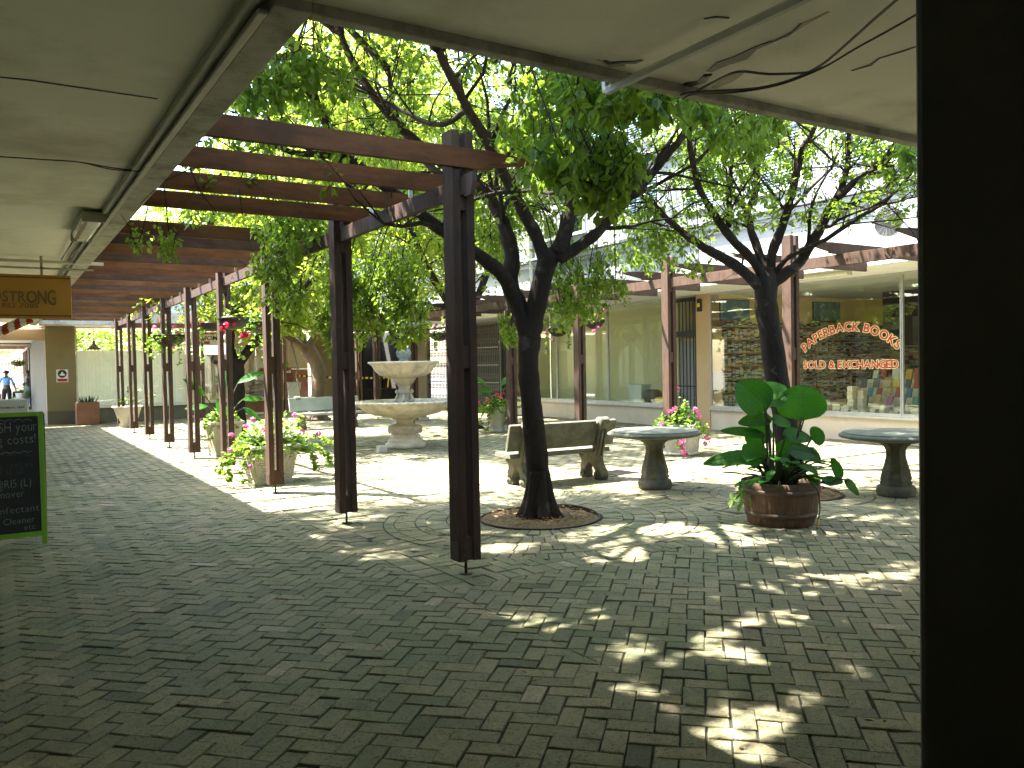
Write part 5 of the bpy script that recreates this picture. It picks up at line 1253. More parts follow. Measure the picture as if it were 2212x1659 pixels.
for q in ((-.62, -.25, .52), (-.38, -.2, .84), (-.25, -.1, .92), (-.16, -.3, .78), (.12, -.2, .86), (.36, -.1, .95), (-.5, .1, .7), (.72, -.1, .66), (.58, -.3, .33), (-.42, -.45, .3), (.4, -.3, .72)):
    bloom(pg, sg, Vector(q), .042, Vector((q[0]*.7, q[1]*.7, .6)))
for q in ((.1, 0, 1.05), (.3, .1, 1.02), (.48, 0, .98)):
    sg.tube([Vector((q[0]*.6, q[1], .6)), Vector(q)], .004, 4)
    for i in range(14): roundleaf(fg, Vector((q[0]+rnd.gauss(0, .03), q[1]+rnd.gauss(0, .03), q[2]-rnd.uniform(0, .3))), .045)
finish(r, fg, sg, pg)
# P2 tall cone planter with canna-like leaves
p = onz(487, 985)
r = empty('flower_planter', (p.x, p.y+.15, 0), .1, label='tall smooth beige planter with big upright leaves and trailing ivy behind the fourth post', cat='planter')
tapered_pot(r, .40, .60, .66, 'beige_pot', .03, 0, False); soil(r, .54, .6)
fg, sg, bg2 = MB(), MB(), MB()
geranium(fg, sg, 330, (0, 0, .64), (.38, .36), .34, .06)
for a, path in (((-.2, -.25, .66), [(-.34, -.3, .5), (-.38, -.32, .3)]), ((-.1, -.28, .66), [(-.1, -.33, .4), (-.05, -.34, .2)]), ((.25, -.2, .66), [(.34, -.3, .45), (.36, -.32, .25)])): trail(fg, sg, a, path, .055, 12)
for tp, d, L, wd in (((-.35, -.1, 1.15), (-.5, -.1, .55), .50, .24), ((.28, -.1, 1.38), (.75, -.1, .42), .55, .2), ((.4, .0, 1.05), (.8, 0, .1), .42, .2), ((-.25, .1, .95), (-.8, 0, .05), .4, .2), ((.1, .2, 1.25), (.1, .3, .8), .5, .2), ((.35, -.2, .9), (.6, -.2, -.5), .45, .2), ((-.15, -.2, 1.1), (.2, -.3, -.7), .45, .22)):
    bigleaf(bg2, sg, Vector((tp[0]*.2, tp[1]*.2, .62)), Vector(tp), Vector(d), Vector((0, -.6, .8)), L, wd, heart=False)
finish(r, fg, sg, big=bg2)
# P3 white textured tub
r = empty('flower_planter', (3.28, 26.5, 0), .2, label='white textured tub with a few yellow-green sprigs behind the farthest left posts', cat='planter')
tapered_pot(r, .44, .78, .62, 'white_cement', .05, 0.008, True); soil(r, .7, .55, True)
fg, sg = MB(), MB()
for i in range(9):
    a = rnd.uniform(0, 6.28); q = rnd.uniform(.1, .7); e = Vector((math.cos(a)*q+.15, math.sin(a)*q, .7+rnd.uniform(.1, .5))); sg.tube([Vector((0, 0, .56)), Vector((e.x*.6, e.y*.6, .75)), e], .006, 4)
    for k in range(7): roundleaf(fg, Vector((e.x*rnd.uniform(.6, 1.05), e.y*rnd.uniform(.6, 1.05), e.z-rnd.uniform(0, .15))), .08)
finish(r, fg, sg)
# P4 brown box with spiky plant
p = onz(187, 914)
r = empty('box_planter', (2.42, 28.85, 0), 0, label='square brown planter box with short spiky leaves against the frosted window', cat='planter')
g = MB(); g.box((0, 0, .35), (.64, .6, .70)); g.build('pot', 'brown_box', r, bevel=.012); g = MB(); g.box((0, 0, .705), (.56, .52, .012)); g.build('soil', 'soil', r)
sg = MB()
for i in range(46):
    a = rnd.uniform(0, 6.28); q = rnd.uniform(.03, .26); b_ = Vector((math.cos(a)*q, math.sin(a)*q, .70)); d = Vector((math.cos(a)*rnd.uniform(.2, .9), math.sin(a)*rnd.uniform(.2, .9), 1)).normalized()*rnd.uniform(.12, .27)
    sg.tube([b_, b_+d*.5, b_+d], [.014, .010, .002], 4)
sg.build('spiky_leaves', 'stem', r)
# P5 tall round pot right of the post
p = onz(1074, 933)
r = empty('flower_planter', (p.x, p.y, 0), 0, label='round beige pot with red and pink geraniums and large leaves left of the mossy bench', cat='planter')
tapered_pot(r, .36, .54, .62, 'beige_pot', .03, 0, True); soil(r, .48, .56, True)
fg, sg, pg, bg2 = MB(), MB(), [], MB()
geranium(fg, sg, 420, (0, 0, .6), (.52, .42), .30, .065)
for a, path in (((-.25, -.1, .62), [(-.45, -.1, .5), (-.52, -.12, .25)]), ((.2, -.2, .62), [(.5, -.2, .6), (.75, -.2, .5), (.85, -.22, .4)]), ((.1, -.25, .62), [(.12, -.3, .4), (.1, -.3, .2)]), ((-.2, -.2, .6), [(-.4, -.25, .4), (-.42, -.25, .1)]), ((.25, 0, .6), [(.6, 0, .75), (.85, 0, .72)])): trail(fg, sg, a, path, .06, 20)
for q in ((-.35, -.2, .78), (-.1, -.2, .9), (.0, -.2, .80), (.12, -.1, .93), (.25, -.2, .80), (-.55, -.1, .72), (.28, -.3, .42), (.9, -.2, .52)): bloom(pg, sg, Vector(q), .05, Vector((q[0]*.6, q[1]*.6, .66)))
for tp, d, L, wd in (((-.25, 0, 1.1), (-.5, -.1, .5), .42, .2), ((-.1, 0, 1.0), (-.7, -.2, .1), .4, .2), ((.12, 0, 1.12), (.6, -.1, .6), .38, .16), ((.05, -.1, .98), (.1, -.5, .3), .36, .18), ((-.3, .1, .95), (-.8, 0, .1), .36, .16)):
    bigleaf(bg2, sg, Vector((0, 0, .58)), Vector(tp), Vector(d), Vector((0, -.6, .8)), L, wd, heart=False)
finish(r, fg, sg, pg, 'petal_red', big=bg2)
# P6 six-sided rocky planter
p = onz(1477, 985)
r = empty('flower_planter', (p.x+.15, p.y+.25, 0), .25, label='six-sided rocky planter with pale pink geraniums behind the middle table', cat='planter')
g = MB()
def hexr(wd, z): return [(wd/2*math.cos(math.pi/3*i), wd/2*math.sin(math.pi/3*i), z) for i in range(6)]
rows = [hexr(.66, 0), hexr(.70, .03), hexr(.64, .06), hexr(.72, .45), hexr(.80, .47), hexr(.80, .53), hexr(.70, .535), hexr(.68, .47)]
g.add([p_ for rw in rows for p_ in rw], [(i*6+j, i*6+(j+1) % 6, (i+1)*6+(j+1) % 6, (i+1)*6+j) for i in range(7) for j in range(6)]+[tuple(range(5, -1, -1))]); pot = g.build('pot', 'white_cement', r, bevel=.012)
g = MB()
for e in range(6):
    M = Matrix.Rotation(e*math.pi/3+math.pi/6+math.pi/2, 3, 'Z'); z = .075
    while z < .43:
        ap = (.64+(.08)*(z-.06)/.39)/2*math.cos(math.pi/6); wd = 2*ap*math.tan(math.pi/6); hh = rnd.uniform(.032, .046); x = -wd/2+.01
        while x < wd/2-.02:
            bw = min(rnd.uniform(.04, .08), wd/2-.01-x)
            if bw > .02: g.box(M @ Vector((x+bw/2, -ap-.004, z+hh/2)), (bw-.009, .022, hh-.008), M=M @ Matrix.Rotation(rnd.gauss(0, .12), 3, 'Y'))
            x += bw
        z += hh
g.build('rubble_relief', 'white_cement', pot, bevel=.004); soil(r, .6, .46, True)
fg, sg, pg = MB(), MB(), []; geranium(fg, sg, 560, (0, 0, .5), (.56, .5), .36, .058)
geranium(fg, sg, 60, (-.05, 0, .7), (.1, .1), .42, .05); geranium(fg, sg, 60, (.2, 0, .7), (.1, .1), .32, .05)
for a, path in (((-.3, -.2, .5), [(-.5, -.25, .4), (-.5, -.3, .15)]), ((.3, -.2, .5), [(.45, -.25, .4), (.5, -.27, .2)])): trail(fg, sg, a, path, .05, 12)
for q in ((-.45, -.1, .78), (-.3, -.1, .82), (-.05, 0, 1.16), (.2, -.2, .78), (.05, -.35, .72), (.02, -.38, .66), (-.72, -.1, .58), (.6, -.2, .42), (.62, -.2, .24), (-.52, -.35, .25), (-.48, -.35, .18), (-.45, -.35, .30), (-.5, -.38, .10), (-.40, -.36, .05), (.12, -.45, .3), (.1, -.45, .2)): bloom(pg, sg, Vector(q), .048, Vector((q[0]*.7, q[1]*.7, .5)))
finish(r, fg, sg, pg)
# half barrel with elephant ears
p = onz(1692, 1128); BX, BY = p.x+.02, p.y+.03
bp = onz(1693, 1143); fw = Vector((.53, .85, 0)); BC = Vector((bp.x, bp.y, 0))+fw*.33+Vector((.85, -.53, 0))*.08
r = empty('barrel_planter', (BC.x, BC.y, 0), 0, label='oak half barrel planted with giant heart-shaped leaves in front of the second tree', cat='planter')
def stave(j, a, rr, z): return 1-.012*(abs(math.sin(a*13)) > .985)
g = MB(); g.lathe([(.315, 0), (.32, .01), (.345, .12), (.365, .24), (.378, .36), (.384, .43), (.365, .432), (.355, .36)], n=208, mod=stave, capt=False); g.build('barrel', 'barrel_wood', r)
for z0, z1, r0, r1 in ((.085, .135, .340, .349), (.315, .365, .3745, .381)):
    g = MB(); g.lathe([(r0+.002, z0), (r0+.006, z0), (r1+.006, z1), (r1+.001, z1)], n=64, capb=False, capt=False); g.build('hoop', 'barrel_hoop', r)
soil(r, .70, .36, True)
rt = Vector((.85, -.53, 0))       # camera's right in plan, for placing leaves as photographed
def L3(a, z, b=0): v = rt*a+fw*b; return Vector((v.x, v.y, z))
bg2, sg, fg = MB(), MB(), MB()
S = 8.3/1782
def lf(u, v): c = at(u, v, 0.53*BC.x+0.85*BC.y); return c-BC
def putleaf(ub, vb, ut, vt, wd, off=0, face=None, lv=None, heart=True, root_u=1690):
    """blade from (ub,vb), where the stalk joins, to tip (ut,vt)"""
    a = lf(ub, vb)+fw*off; t = lf(ut, vt)+fw*off; d = t-a; L = d.length
    up = face or Vector((-.53, -.85, .25))
    base = L3((root_u-1690)*S, .38, rnd.uniform(-.06, .06))
    bigleaf(bg2, sg, base, a, d, up, L, wd, lv, heart)
toward = -fw
putleaf(1651, 878, 1600, 824, .34, 0, toward+rt*.1+Vector((0, 0, .1)), .25, root_u=1668)      # big dark left
putleaf(1655, 862, 1703, 832, .30, .06, toward+Vector((0, 0, 1.0)), .95, root_u=1672)          # glossy middle
putleaf(1733, 900, 1732, 832, .46, .0, toward+Vector((0, 0, .1)), .85, root_u=1716)         # big bright right
putleaf(1750, 895, 1778, 860, .22, .12, toward-rt*.8, .3, root_u=1716)
putleaf(1664, 905, 1600, 908, .16, .05, toward+Vector((0, 0, .9)), .5, root_u=1668)
putleaf(1668, 905, 1708, 912, .16, -.05, toward+Vector((0, 0, 1.2)), .5, root_u=1672)
putleaf(1648, 940, 1565, 922, .12, .05, toward+Vector((0, 0, 1.0)), .7, root_u=1665)
putleaf(1640, 990, 1602, 960, .22, -.1, toward+Vector((0, 0, .3)), .8, root_u=1665)
putleaf(1700, 940, 1756, 940, .20, .02, toward+Vector((0, 0, 1.2)), .4, root_u=1680)
putleaf(1628, 985, 1522, 990, .17, .0, toward+Vector((0, 0, 1.1)), .8, root_u=1660)
putleaf(1755, 945, 1782, 935, .18, .0, toward+rt*.4+Vector((0, 0, .4)), .2, root_u=1716)
putleaf(1740, 975, 1772, 990, .14, -.05, toward+Vector((0, 0, .7)), .6, root_u=1715)
putleaf(1700, 970, 1760, 975, .18, -.1, toward+Vector((0, 0, .8)), .3, root_u=1700)
putleaf(1690, 985, 1725, 955, .2, .05, toward+Vector((0, 0, .3)), .3, root_u=1690)
putleaf(1650, 960, 1640, 915, .26, .12, toward+Vector((0, 0, .2)), .6, root_u=1668)
for i in range(46):
    a = rnd.uniform(0, 6.28); q = rnd.uniform(.1, .42); e = Vector((math.cos(a)*q, math.sin(a)*q, .43+rnd.uniform(.0, .26))); d = Vector((math.cos(a), math.sin(a), rnd.uniform(-.2, .5)))
    bigleaf(bg2, sg, Vector((e.x*.2, e.y*.2, .38)), e, d, Vector((0, 0, 1)), rnd.uniform(.13, .26), rnd.uniform(.07, .13), None, True, 6)
for k in (1668, 1716):
    for j in range(4):
        a = L3((k-1690)*S+rnd.gauss(0, .012), .36, rnd.gauss(0, .012)); sg.tube([a, a+Vector((rnd.gauss(0, .01), rnd.gauss(0, .01), .3))], [.03, .02], 8)
P_ = [L3(.28, .42), L3(.42, .40, -.1), L3(.55, .44, -.1), L3(.66, .42, -.1)]; sg.tube(catmull(P_, 5), .008, 5)
for q, dd in (((.40, .42), (1, 0, .1)), ((.56, .46), (-.3, 0, 1)), ((.62, .42), (.8, 0, -.7))):
    e = L3(q[0], q[1], -.1); bigleaf(bg2, sg, e-Vector((0, 0, .02)), e, rt*dd[0]+Vector((0, 0, dd[2])), toward+Vector((0, 0, 1)), .2, .11, .3)
for i in range(16):
    e = L3(-.45+rnd.gauss(0, .05), .33+rnd.gauss(0, .05), -.15); leafpts(fg, e, Vector((rnd.gauss(-.4, .5), rnd.gauss(0, .5), -.6)), Vector((rnd.gauss(0, .4), rnd.gauss(0, .4), 1)), .10, .05, rnd.random())
sg.tube(catmull([L3(.20, .44, -.30), L3(.24, .36, -.37), L3(.26, .2, -.36), L3(.25, .08, -.34), L3(.23, .0, -.36)], 5), .007, 5)
bg2.build('large_leaves', ['leaf_big', 'vein'], r, recalc=False); sg.build('stems', 'stem', r); fg.build('foliage', 'leaf_ger', r, recalc=False)
g = MB(); g.tube([L3(.25, .10, -.355), L3(.245, .06, -.36), L3(.235, .015, -.36)], [.004, .012, .006], 6); g.build('dry_bud', 'yellow', r)

# ================================================================== hanging baskets
def hanging(px, py, z, rad, topz, label, pm, nfl, nleaf, trails=0, flo=True, bare=False):
    r = empty('hanging_basket', (px, py, z), rnd.uniform(0, 3), label=label, cat='hanging basket')
    g = MB(); pf = [(rad*.12, -rad*.72), (rad*.45, -rad*.66), (rad*.75, -rad*.46), (rad*.94, -rad*.2), (rad, 0), (rad*1.03, rad*.05), (rad*.93, rad*.06), (rad*.85, -rad*.15)]
    g.lathe(pf, n=36, mod=lambda j, a, rr, zz: 1+.05*math.sin(a*7+j)+.03*math.sin(a*13+j*2), capt=False); g.build('basket', 'basket', r)
    g = MB(); g.tube([(rad*1.02*math.cos(a), rad*1.02*math.sin(a), .02) for a in [2*math.pi*k/24 for k in range(25)]], .008, 5); g.build('rim', 'black_steel', r)
    g = MB(); L = topz-z
    for k in range(3):
        a = 2*math.pi*k/3; A, B = Vector((rad*math.cos(a), rad*math.sin(a), .02)), Vector((0, 0, L)); n = max(10, int(L/.03))
        for i in range(n): g.box(A.lerp(B, (i+.5)/n), (.010 if i % 2 else .004, .004 if i % 2 else .010, .6*L/n))
    g.build('chain', 'alu_dark', r)
    g = MB(); g.lathe([(rad*.86, -.02), (rad*.5, .01), (.02, .02)], n=20, capb=False); g.build('soil', 'soil', r)
    fg, sg, pg = MB(), MB(), []
    if nleaf: geranium(fg, sg, nleaf, (0, 0, .0), (rad*1.25, rad*1.25), .28, .06, droop=.12)
    for t in range(trails):
        a = 2*math.pi*t/trails+.5; c, s = math.cos(a), math.sin(a)
        trail(fg, sg, (c*rad, s*rad, 0), [(c*rad*1.3, s*rad*1.3, -.15), (c*rad*1.35, s*rad*1.35, -.35-rnd.random()*.35)], .055, 14)
    for k in range(nfl):
        a = rnd.uniform(0, 6.28); q = rad*rnd.uniform(.7, 1.5); e = Vector((math.cos(a)*q, math.sin(a)*q, rnd.uniform(-.25, .26))); bloom(pg, sg, e, .045, Vector((e.x*.6, e.y*.6, 0)))
    finish(r, fg, sg, pg, pm)
def hb(u, v, d): return at(u, v, d)
p = hb(366, 726, 17.6); hanging(p.x, p.y, p.z, .33, 3.0, 'hanging basket with pink flowers and long trailing stems by the far left posts', 'petal_pink', 6, 110, 7)
p = hb(504, 690, 11.9); hanging(p.x, p.y, p.z, .21, 3.0, 'dark lined hanging basket with red geraniums nearest on the left pergola', 'petal_red', 6, 26)
p = hb(458, 700, 15.6); hanging(p.x, p.y, p.z, .20, 3.0, 'smaller dark hanging basket just behind the nearest left one', 'petal_red', 3, 12, 1)
p = hb(556, 700, 14.0); hanging(p.x, p.y, p.z, .22, 3.0, 'leafy hanging basket thick with red geraniums behind the fourth post', 'petal_red', 8, 170, 4)
p = hb(950, 722, 23.5); hanging(p.x, p.y, p.z, .28, 3.05, 'hanging basket with pink flowers and reddish trailing leaves before the folding grille', 'petal_pink', 9, 120, 5)
p = hb(1283, 694, 17.6); hanging(p.x, p.y, p.z, .22, 3.05, 'black-rimmed coir basket with pink flowers hanging before the empty shop', 'petal_pink', 7, 40)
p = hb(1205, 712, 19.8); hanging(p.x, p.y, p.z, .24, 3.05, 'coir basket with trailing pink flowers half hidden by tree leaves', 'petal_pink', 8, 60, 2)
# ================================================================== left walkway: sign, pole, chalkboard
SY = 12.2
r = empty('shop_sign', (.1, SY, 2.62), 0, label='orange-brown hanging hair salon sign with dim lettering at the left edge', cat='sign')
SX0, SX1, SZ0, SZ1 = -1.05, .88, 2.34, 2.90
g = MB(); g.bx(SX0-.1, SX1-.1, -.03, .03, SZ0-2.62, SZ1-2.62); g.build('board', 'sign_orange', r, bevel=.008)
g = MB(); g.bx(SX0-.1, SX1-.1-.01, -.0335, -.031, SZ1-2.62-.045, SZ1-2.62-.03); g.bx(SX0-.1, SX1-.1-.01, -.0335, -.031, SZ0-2.62+.03, SZ0-2.62+.045); g.build('border_line', 'sign_line', r)
g = MB(); wd = .98; xL = .70-wd
def plc(x, y, cx, i, z=2.60, x0=xL):
    k = (cx/wd-.5)*2; s = 1+.55*k*k*(1 if k > 0 else .4)
    return (x0+x-.1, -.0345, z-2.62+(y-.07)*s+.02)
text(g, 'HEADSTRONG', plc, .19, wd, 0.02); g.build('lettering', 'sign_text', r, recalc=False)
g = MB(); text(g, '021 852 7085', lambda x, y, cx, i: (-.16+x, -.0345, 2.475-2.62+y), .085, .56, .012); g.build('phone_number', 'sign_text', r, recalc=False)
g = MB()
for x in (.45, -.6): g.bx(x-.015, x+.015, -.012, .012, SZ1-2.62, ZC-2.62-.001)
g.bx(-1.15, 1.05, -.012, .012, .355, .38); g.build('hanger_bar', 'lamp_body', r)
g = MB(); g.bx(-1.15, 1.3, SY+.25, SY+.29, ZC-.06, ZC-.02); o = g.build('ceiling_trunking', 'white_paint', bevel=.004); tag(o, 'thin white trunking running across the ceiling above the orange sign', 'trunking')
# red and white striped barber pole, slanting below the sign
a, b = at(-60, 742, 12.0), at(92, 676, 12.0)
r = empty('barber_pole', tuple(a), 0, label='red and white striped slanting barber pole just below the orange sign', cat='barber pole')
d = b-a; L = d.length; dn = d.normalized(); u = dn.orthogonal().normalized(); v = dn.cross(u)
g = MB(); n = 24; m = 60; V = []
for i in range(m+1):
    for k in range(n):
        an = 2*math.pi*k/n; V.append(dn*L*i/m+(u*math.cos(an)+v*math.sin(an))*.072)
for i in range(m):
    for k in range(n):
        ph = (i/m*L/.19+k/n) % 1.0
        g.f.append((i*n+k, i*n+(k+1) % n, (i+1)*n+(k+1) % n, (i+1)*n+k)); g.m.append(1 if ph < .5 else 0); g.a.append(.5); g.sm.append(True)
g.v = [tuple(q) for q in V]; g.n = len(V)
g.build('pole', ['white', 'red'], r)
g = MB(); g.tube([dn*0, dn*.02], .08, 20); g.tube([dn*L, dn*(L+.03)], .08, 20); g.build('end_cap', 'alu', r)
g = MB(); q = Vector((.5, .15, 3.1)) ; g.tube([dn*L*.75, Vector((dn*L*.75))+Vector((0, .1, .35))], .012, 6); g.build('bracket', 'alu', r)
# chalkboard
p = onz(103, 1172)
r = empty('chalkboard', (p.x, p.y, 0), R_(-1), label='green-framed chalkboard easel with handwritten cleaning offer at the left edge', cat='chalkboard')
hT, wB = 1.27, .86; tilt = .10
def bp(x, z, o=0): return Vector((x, (z/hT)*tilt*1.0-o, z))
g = MB()
def bar(g, x0, x1, z0, z1, t=.018):
    g.add([bp(x0, z0, t), bp(x1, z0, t), bp(x1, z1, t), bp(x0, z1, t), bp(x0, z0, -t*.2), bp(x1, z0, -t*.2), bp(x1, z1, -t*.2), bp(x0, z1, -t*.2)], [(0, 1, 2, 3), (7, 6, 5, 4), (0, 4, 5, 1), (1, 5, 6, 2), (2, 6, 7, 3), (3, 7, 4, 0)])
bar(g, -.045, 0, 0, hT); bar(g, -wB, -wB+.045, 0, hT); bar(g, -wB+.046, -.046, hT-.04, hT); bar(g, -wB+.046, -.046, .075, .12)
g.build('frame', 'chalk_green', r, bevel=.004)
g = MB(); bar(g, -wB+.046, -.046, .121, hT-.041, .006); g.build('board', 'blackboard', r)
g = MB()
for x0, x1 in ((-.035, .0), (-wB, -wB+.035)):
    P = [Vector((x0+.012, .10, hT-.02)), Vector((x1+.012, .10, hT-.02)), Vector((x1+.012, .42, 0)), Vector((x0+.012, .42, 0))]
    g.add(P+[q+Vector((0, .02, 0)) for q in P], [(0, 1, 2, 3), (7, 6, 5, 4), (0, 4, 5, 1), (1, 5, 6, 2), (2, 6, 7, 3), (3, 7, 4, 0)])
g.build('rear_leg', 'wood_dark', r)
g1, g2 = MB(), MB()
def chalk(g, s, x, z, size, width=None, slope=.03):
    text(g, s, lambda a, b, cx, i: tuple(bp(x+a, z+b+a*slope, .0075)), size, width, -.012)
chalk(g1, 'SLASH your', -.53, 1.075, .14, .47); chalk(g1, 'cleaning costs!', -.66, .955, .13, .59)
chalk(g2, 'Dry cleaning', -.62, .85, .09, .5); chalk(g2, 'laundry  takes', -.6, .73, .085, .5); chalk(g2, 'care of it all', -.6, .67, .08, .42)
chalk(g1, 'clean @R15 (L)', -.62, .545, .11, .5); chalk(g1, 'Stain Remover', -.68, .45, .10, .5); chalk(g1, 'clean disinfectant', -.72, .30, .09, .66); chalk(g2, 'Soft', -.46, .25, .07); chalk(g1, 'Medicated Cleaner', -.74, .195, .085, .64); chalk(g1, 'etc', -.19, .145, .07)
def wavy(z, n, amp):
    P = []
    for i in range(n*6+1): P.append(bp(-wB+.1+(wB-.2)*i/(n*6), z+amp*abs(math.sin(math.pi*i/6)), .008))
    g1.tube(P, .0028, 4)
wavy(1.185, 9, .018); wavy(.90, 9, -.018)
g1.build('chalk_writing', 'chalk', r, recalc=False); g2.build('faded_writing', 'chalk_dim', r, recalc=False)
# leaflet boxes standing behind the board
q = at(20, 880, 9.3)
r = empty('leaflet_box', (q.x, q.y, 0), .05, label='pale plastic leaflet bin peeping over the top of the chalkboard', cat='leaflet bin')
zt = q.z+.06
g = MB(); g.box((-.05, 0, zt-.06), (.46, .22, .18)); g.box((-.05, 0, zt-.30), (.42, .2, .28)); g.build('box', 'plastic_white', r, bevel=.012)
g = MB(); g.box((-.05, 0, (zt-.45)/2), (.05, .05, zt-.45)); g.box((-.05, 0, .015), (.36, .3, .03)); g.build('stand', 'alu_dark', r)
g = MB(); text(g, 'CARD TERMINAL HERE', lambda x, y, cx, i: (-.20+x, -.113, zt-.07+y), .03, .34, .01); g.build('printed_line', 'black', r, recalc=False)

# ================================================================== signs and small fittings at the far end
r = empty('prohibition_sign', (1.69, 29.58, 1.55), 0, label='white prohibition notice with dark round symbol and red strip on the olive pillar', cat='sign')
g = MB(); g.box((.12, 0, -.02), (.33, .02, .40)); g.build('plate', 'white', r, bevel=.003)
g = MB(); g.add([(.12+.125*math.cos(k*.2618), -.012, .045+.125*math.sin(k*.2618)) for k in range(24)], [tuple(range(24))]); g.build('disc', 'black', r)
g = MB(); g.add([(.12+x, -.0135, .045+z) for x, z in ((-.085, -.03), (-.03, .01), (-.02, .06), (.02, .06), (.03, .01), (.085, -.02), (.06, -.06), (-.05, -.055))], [tuple(range(8))]); g.build('symbol', 'white', r)
g = MB(); g.bx(.12-.14, .12+.14, -.013, -.0105, -.20, -.11); g.build('strip', 'red', r)
r = empty('notice_board', (11.5, 30.965, 1.52), 0, label='small white framed notice on the olive wall at the far end', cat='notice')
g = MB(); g.box((0, 0, 0), (.36, .02, .30)); g.build('frame', 'grey_paint', r, bevel=.003); g = MB(); g.box((0, -.012, 0), (.33, .006, .27)); g.build('paper', 'white', r)
# deli lettering panel on its window
r = empty('deli_sign', (8.95, 31.0, 1.55), 0, label='window sticker with red band and black deli lettering behind the third post', cat='sign')
g = MB(); g.bx(-.62, .62, -.004, 0, -.12, .03); g.build('black_band', 'black', r); g = MB(); g.bx(-.60, .60, -.008, -.004, .03, .11); g.build('red_band', 'red', r)
g = MB(); text(g, 'm', lambda x, y, cx, i: (-.58+x, -.006, -.08+y), .15, .11, .03); text(g, 'deli', lambda x, y, cx, i: (.28+x, -.006, -.09+y), .15, .3, .03); g.build('lettering', 'white', r, recalc=False)
g = MB(); g.tube([(.42, -.02, .11), (.42, -.02, .32)], [.05, .045], 10); g.tube([(.42, -.02, .2), (.50, -.02, .2), (.50, -.02, .27)], .022, 8); g.build('cactus_picture', 'chalk_green', r)
g = MB(); g.lathe([(.0, 0), (.13, .02), (.12, .05), (.05, .07), (.04, .12), (.0, .13)], c=(.30, -.02, .28), n=20); g.build('hat_picture', 'yellow', r)
r = empty('board_sign', (6.5, 30.97, 2.75), 0, label='white and red ONIOM lettered board above the window behind the hanging baskets', cat='sign')
g = MB(); g.box((0, 0, 0), (1.1, .03, .5)); g.build('board', 'white_paint', r, bevel=.004); g = MB(); text(g, 'ONIOM', lambda x, y, cx, i: (-.45+x+y*.25, -.018, -.05+y), .22, .8, .02); g.build('lettering', 'black', r, recalc=False)
g = MB(); g.bx(-.45, .1, -.019, -.016, -.19, -.09); g.bx(-.35, .45, -.019, -.016, .15, .22); g.build('stripe', 'red', r)
# caution tape
r = empty('caution_tape', (11.5, 29.0, 1.2), 0, label='yellow and black hazard tape strung across the dark opening at the far end', cat='tape')
g = MB(); P = catmull([Vector((-2.2, .3, .12)), Vector((-1.0, 0, .02)), Vector((-.2, -.2, 0)), Vector((.8, -.3, -.03)), Vector((1.6, -.2, .06))], 12)
for i in range(len(P)-1):
    a, b = P[i], P[i+1]; s_ = i % 2
    g.add([a, b, b+Vector((0, 0, .07)), a+Vector((.02, 0, .07))], [(0, 1, 2, 3)], s_)
g.add([(-.2, -.2, 0), (-.14, -.2, 0), (-.15, -.2, -.45), (-.21, -.2, -.45)], [(0, 1, 2, 3)], 0); g.add([(1.0, -.3, -.0), (1.06, -.3, 0), (1.0, -.32, -.35), (.94, -.32, -.35)], [(0, 1, 2, 3)], 0)
o = g.build('tape', ['yellow', 'black'], r, recalc=False); sm = o.modifiers.new('thick', 'SOLIDIFY'); sm.thickness = .003
# sensors
def sensor(y, label):
    r = empty('alarm_box', (RX-.05, y, 2.95), 0, label=label, cat='alarm box')
    g = MB(); g.box((0, 0, 0), (.08, .12, .30)); g.build('housing', 'black', r, bevel=.012); g = MB(); g.box((-.043, 0, -.0), (.01, .08, .09)); g.build('lens', 'yellow', r)
sensor(14.27, 'black alarm box with yellow lens on the pillar beside the barred gate')
sensor(29.35, 'black alarm box with yellow lens at the far end of the folding grille')
batten('batten_lamp', (12.85, 9.95, HEAD-.11), 1.5, 0.0, 'long tubular lamp under the shop canopy in front of the bookshop', .11, .09)
# air conditioner on the canopy roof
r = empty('air_conditioner', (12.92, 8.28, HEAD+.345), 0, label='white outdoor air conditioner unit with round fan grille on the canopy roof', cat='air conditioner')
g = MB(); g.box((.05, 0, .36), (.30, .86, .62)); g.build('casing', 'casing_white', r, bevel=.02)
g = MB()
for k in range(9):
    rr = .05+.025*k; g.tube([(-.112, .15+rr*math.cos(t), .37+rr*math.sin(t)) for t in [2*math.pi*i/28 for i in range(29)]], .005, 4)
for k in range(10): a = k*math.pi/10; g.tube([(-.116, .15-.255*math.cos(a), .37-.255*math.sin(a)), (-.116, .15+.255*math.cos(a), .37+.255*math.sin(a))], .004, 4)
g.build('fan_grille', 'black_steel', r)
g = MB(); g.add([(-.1025, .15+.25*math.cos(k*.2618), .37+.25*math.sin(k*.2618)) for k in range(24)], [tuple(range(24))]); g.build('fan_opening', 'alu_dark', r)
g = MB(); text(g, 'SAMSUNG', lambda x, y, cx, i: (-.1035, -.10-x, .60+y), .055, .22, .02); g.build('logo', 'text_blue', r, recalc=False)
g = MB(); g.box((.05, -.3, .025), (.3, .05, .05)); g.box((.05, .3, .025), (.3, .05, .05)); g.build('foot', 'steel_dark', r)
g = MB(); g.tube(catmull([(0, -.44, .25), (0, -.5, .2), (0, -.47, .1), (.02, -.53, .02)], 5), .012, 6); g.tube(catmull([(0, -.44, .2), (-.03, -.49, .15), (0, -.5, .02)], 5), .009, 6); g.build('hose', 'cable', r)

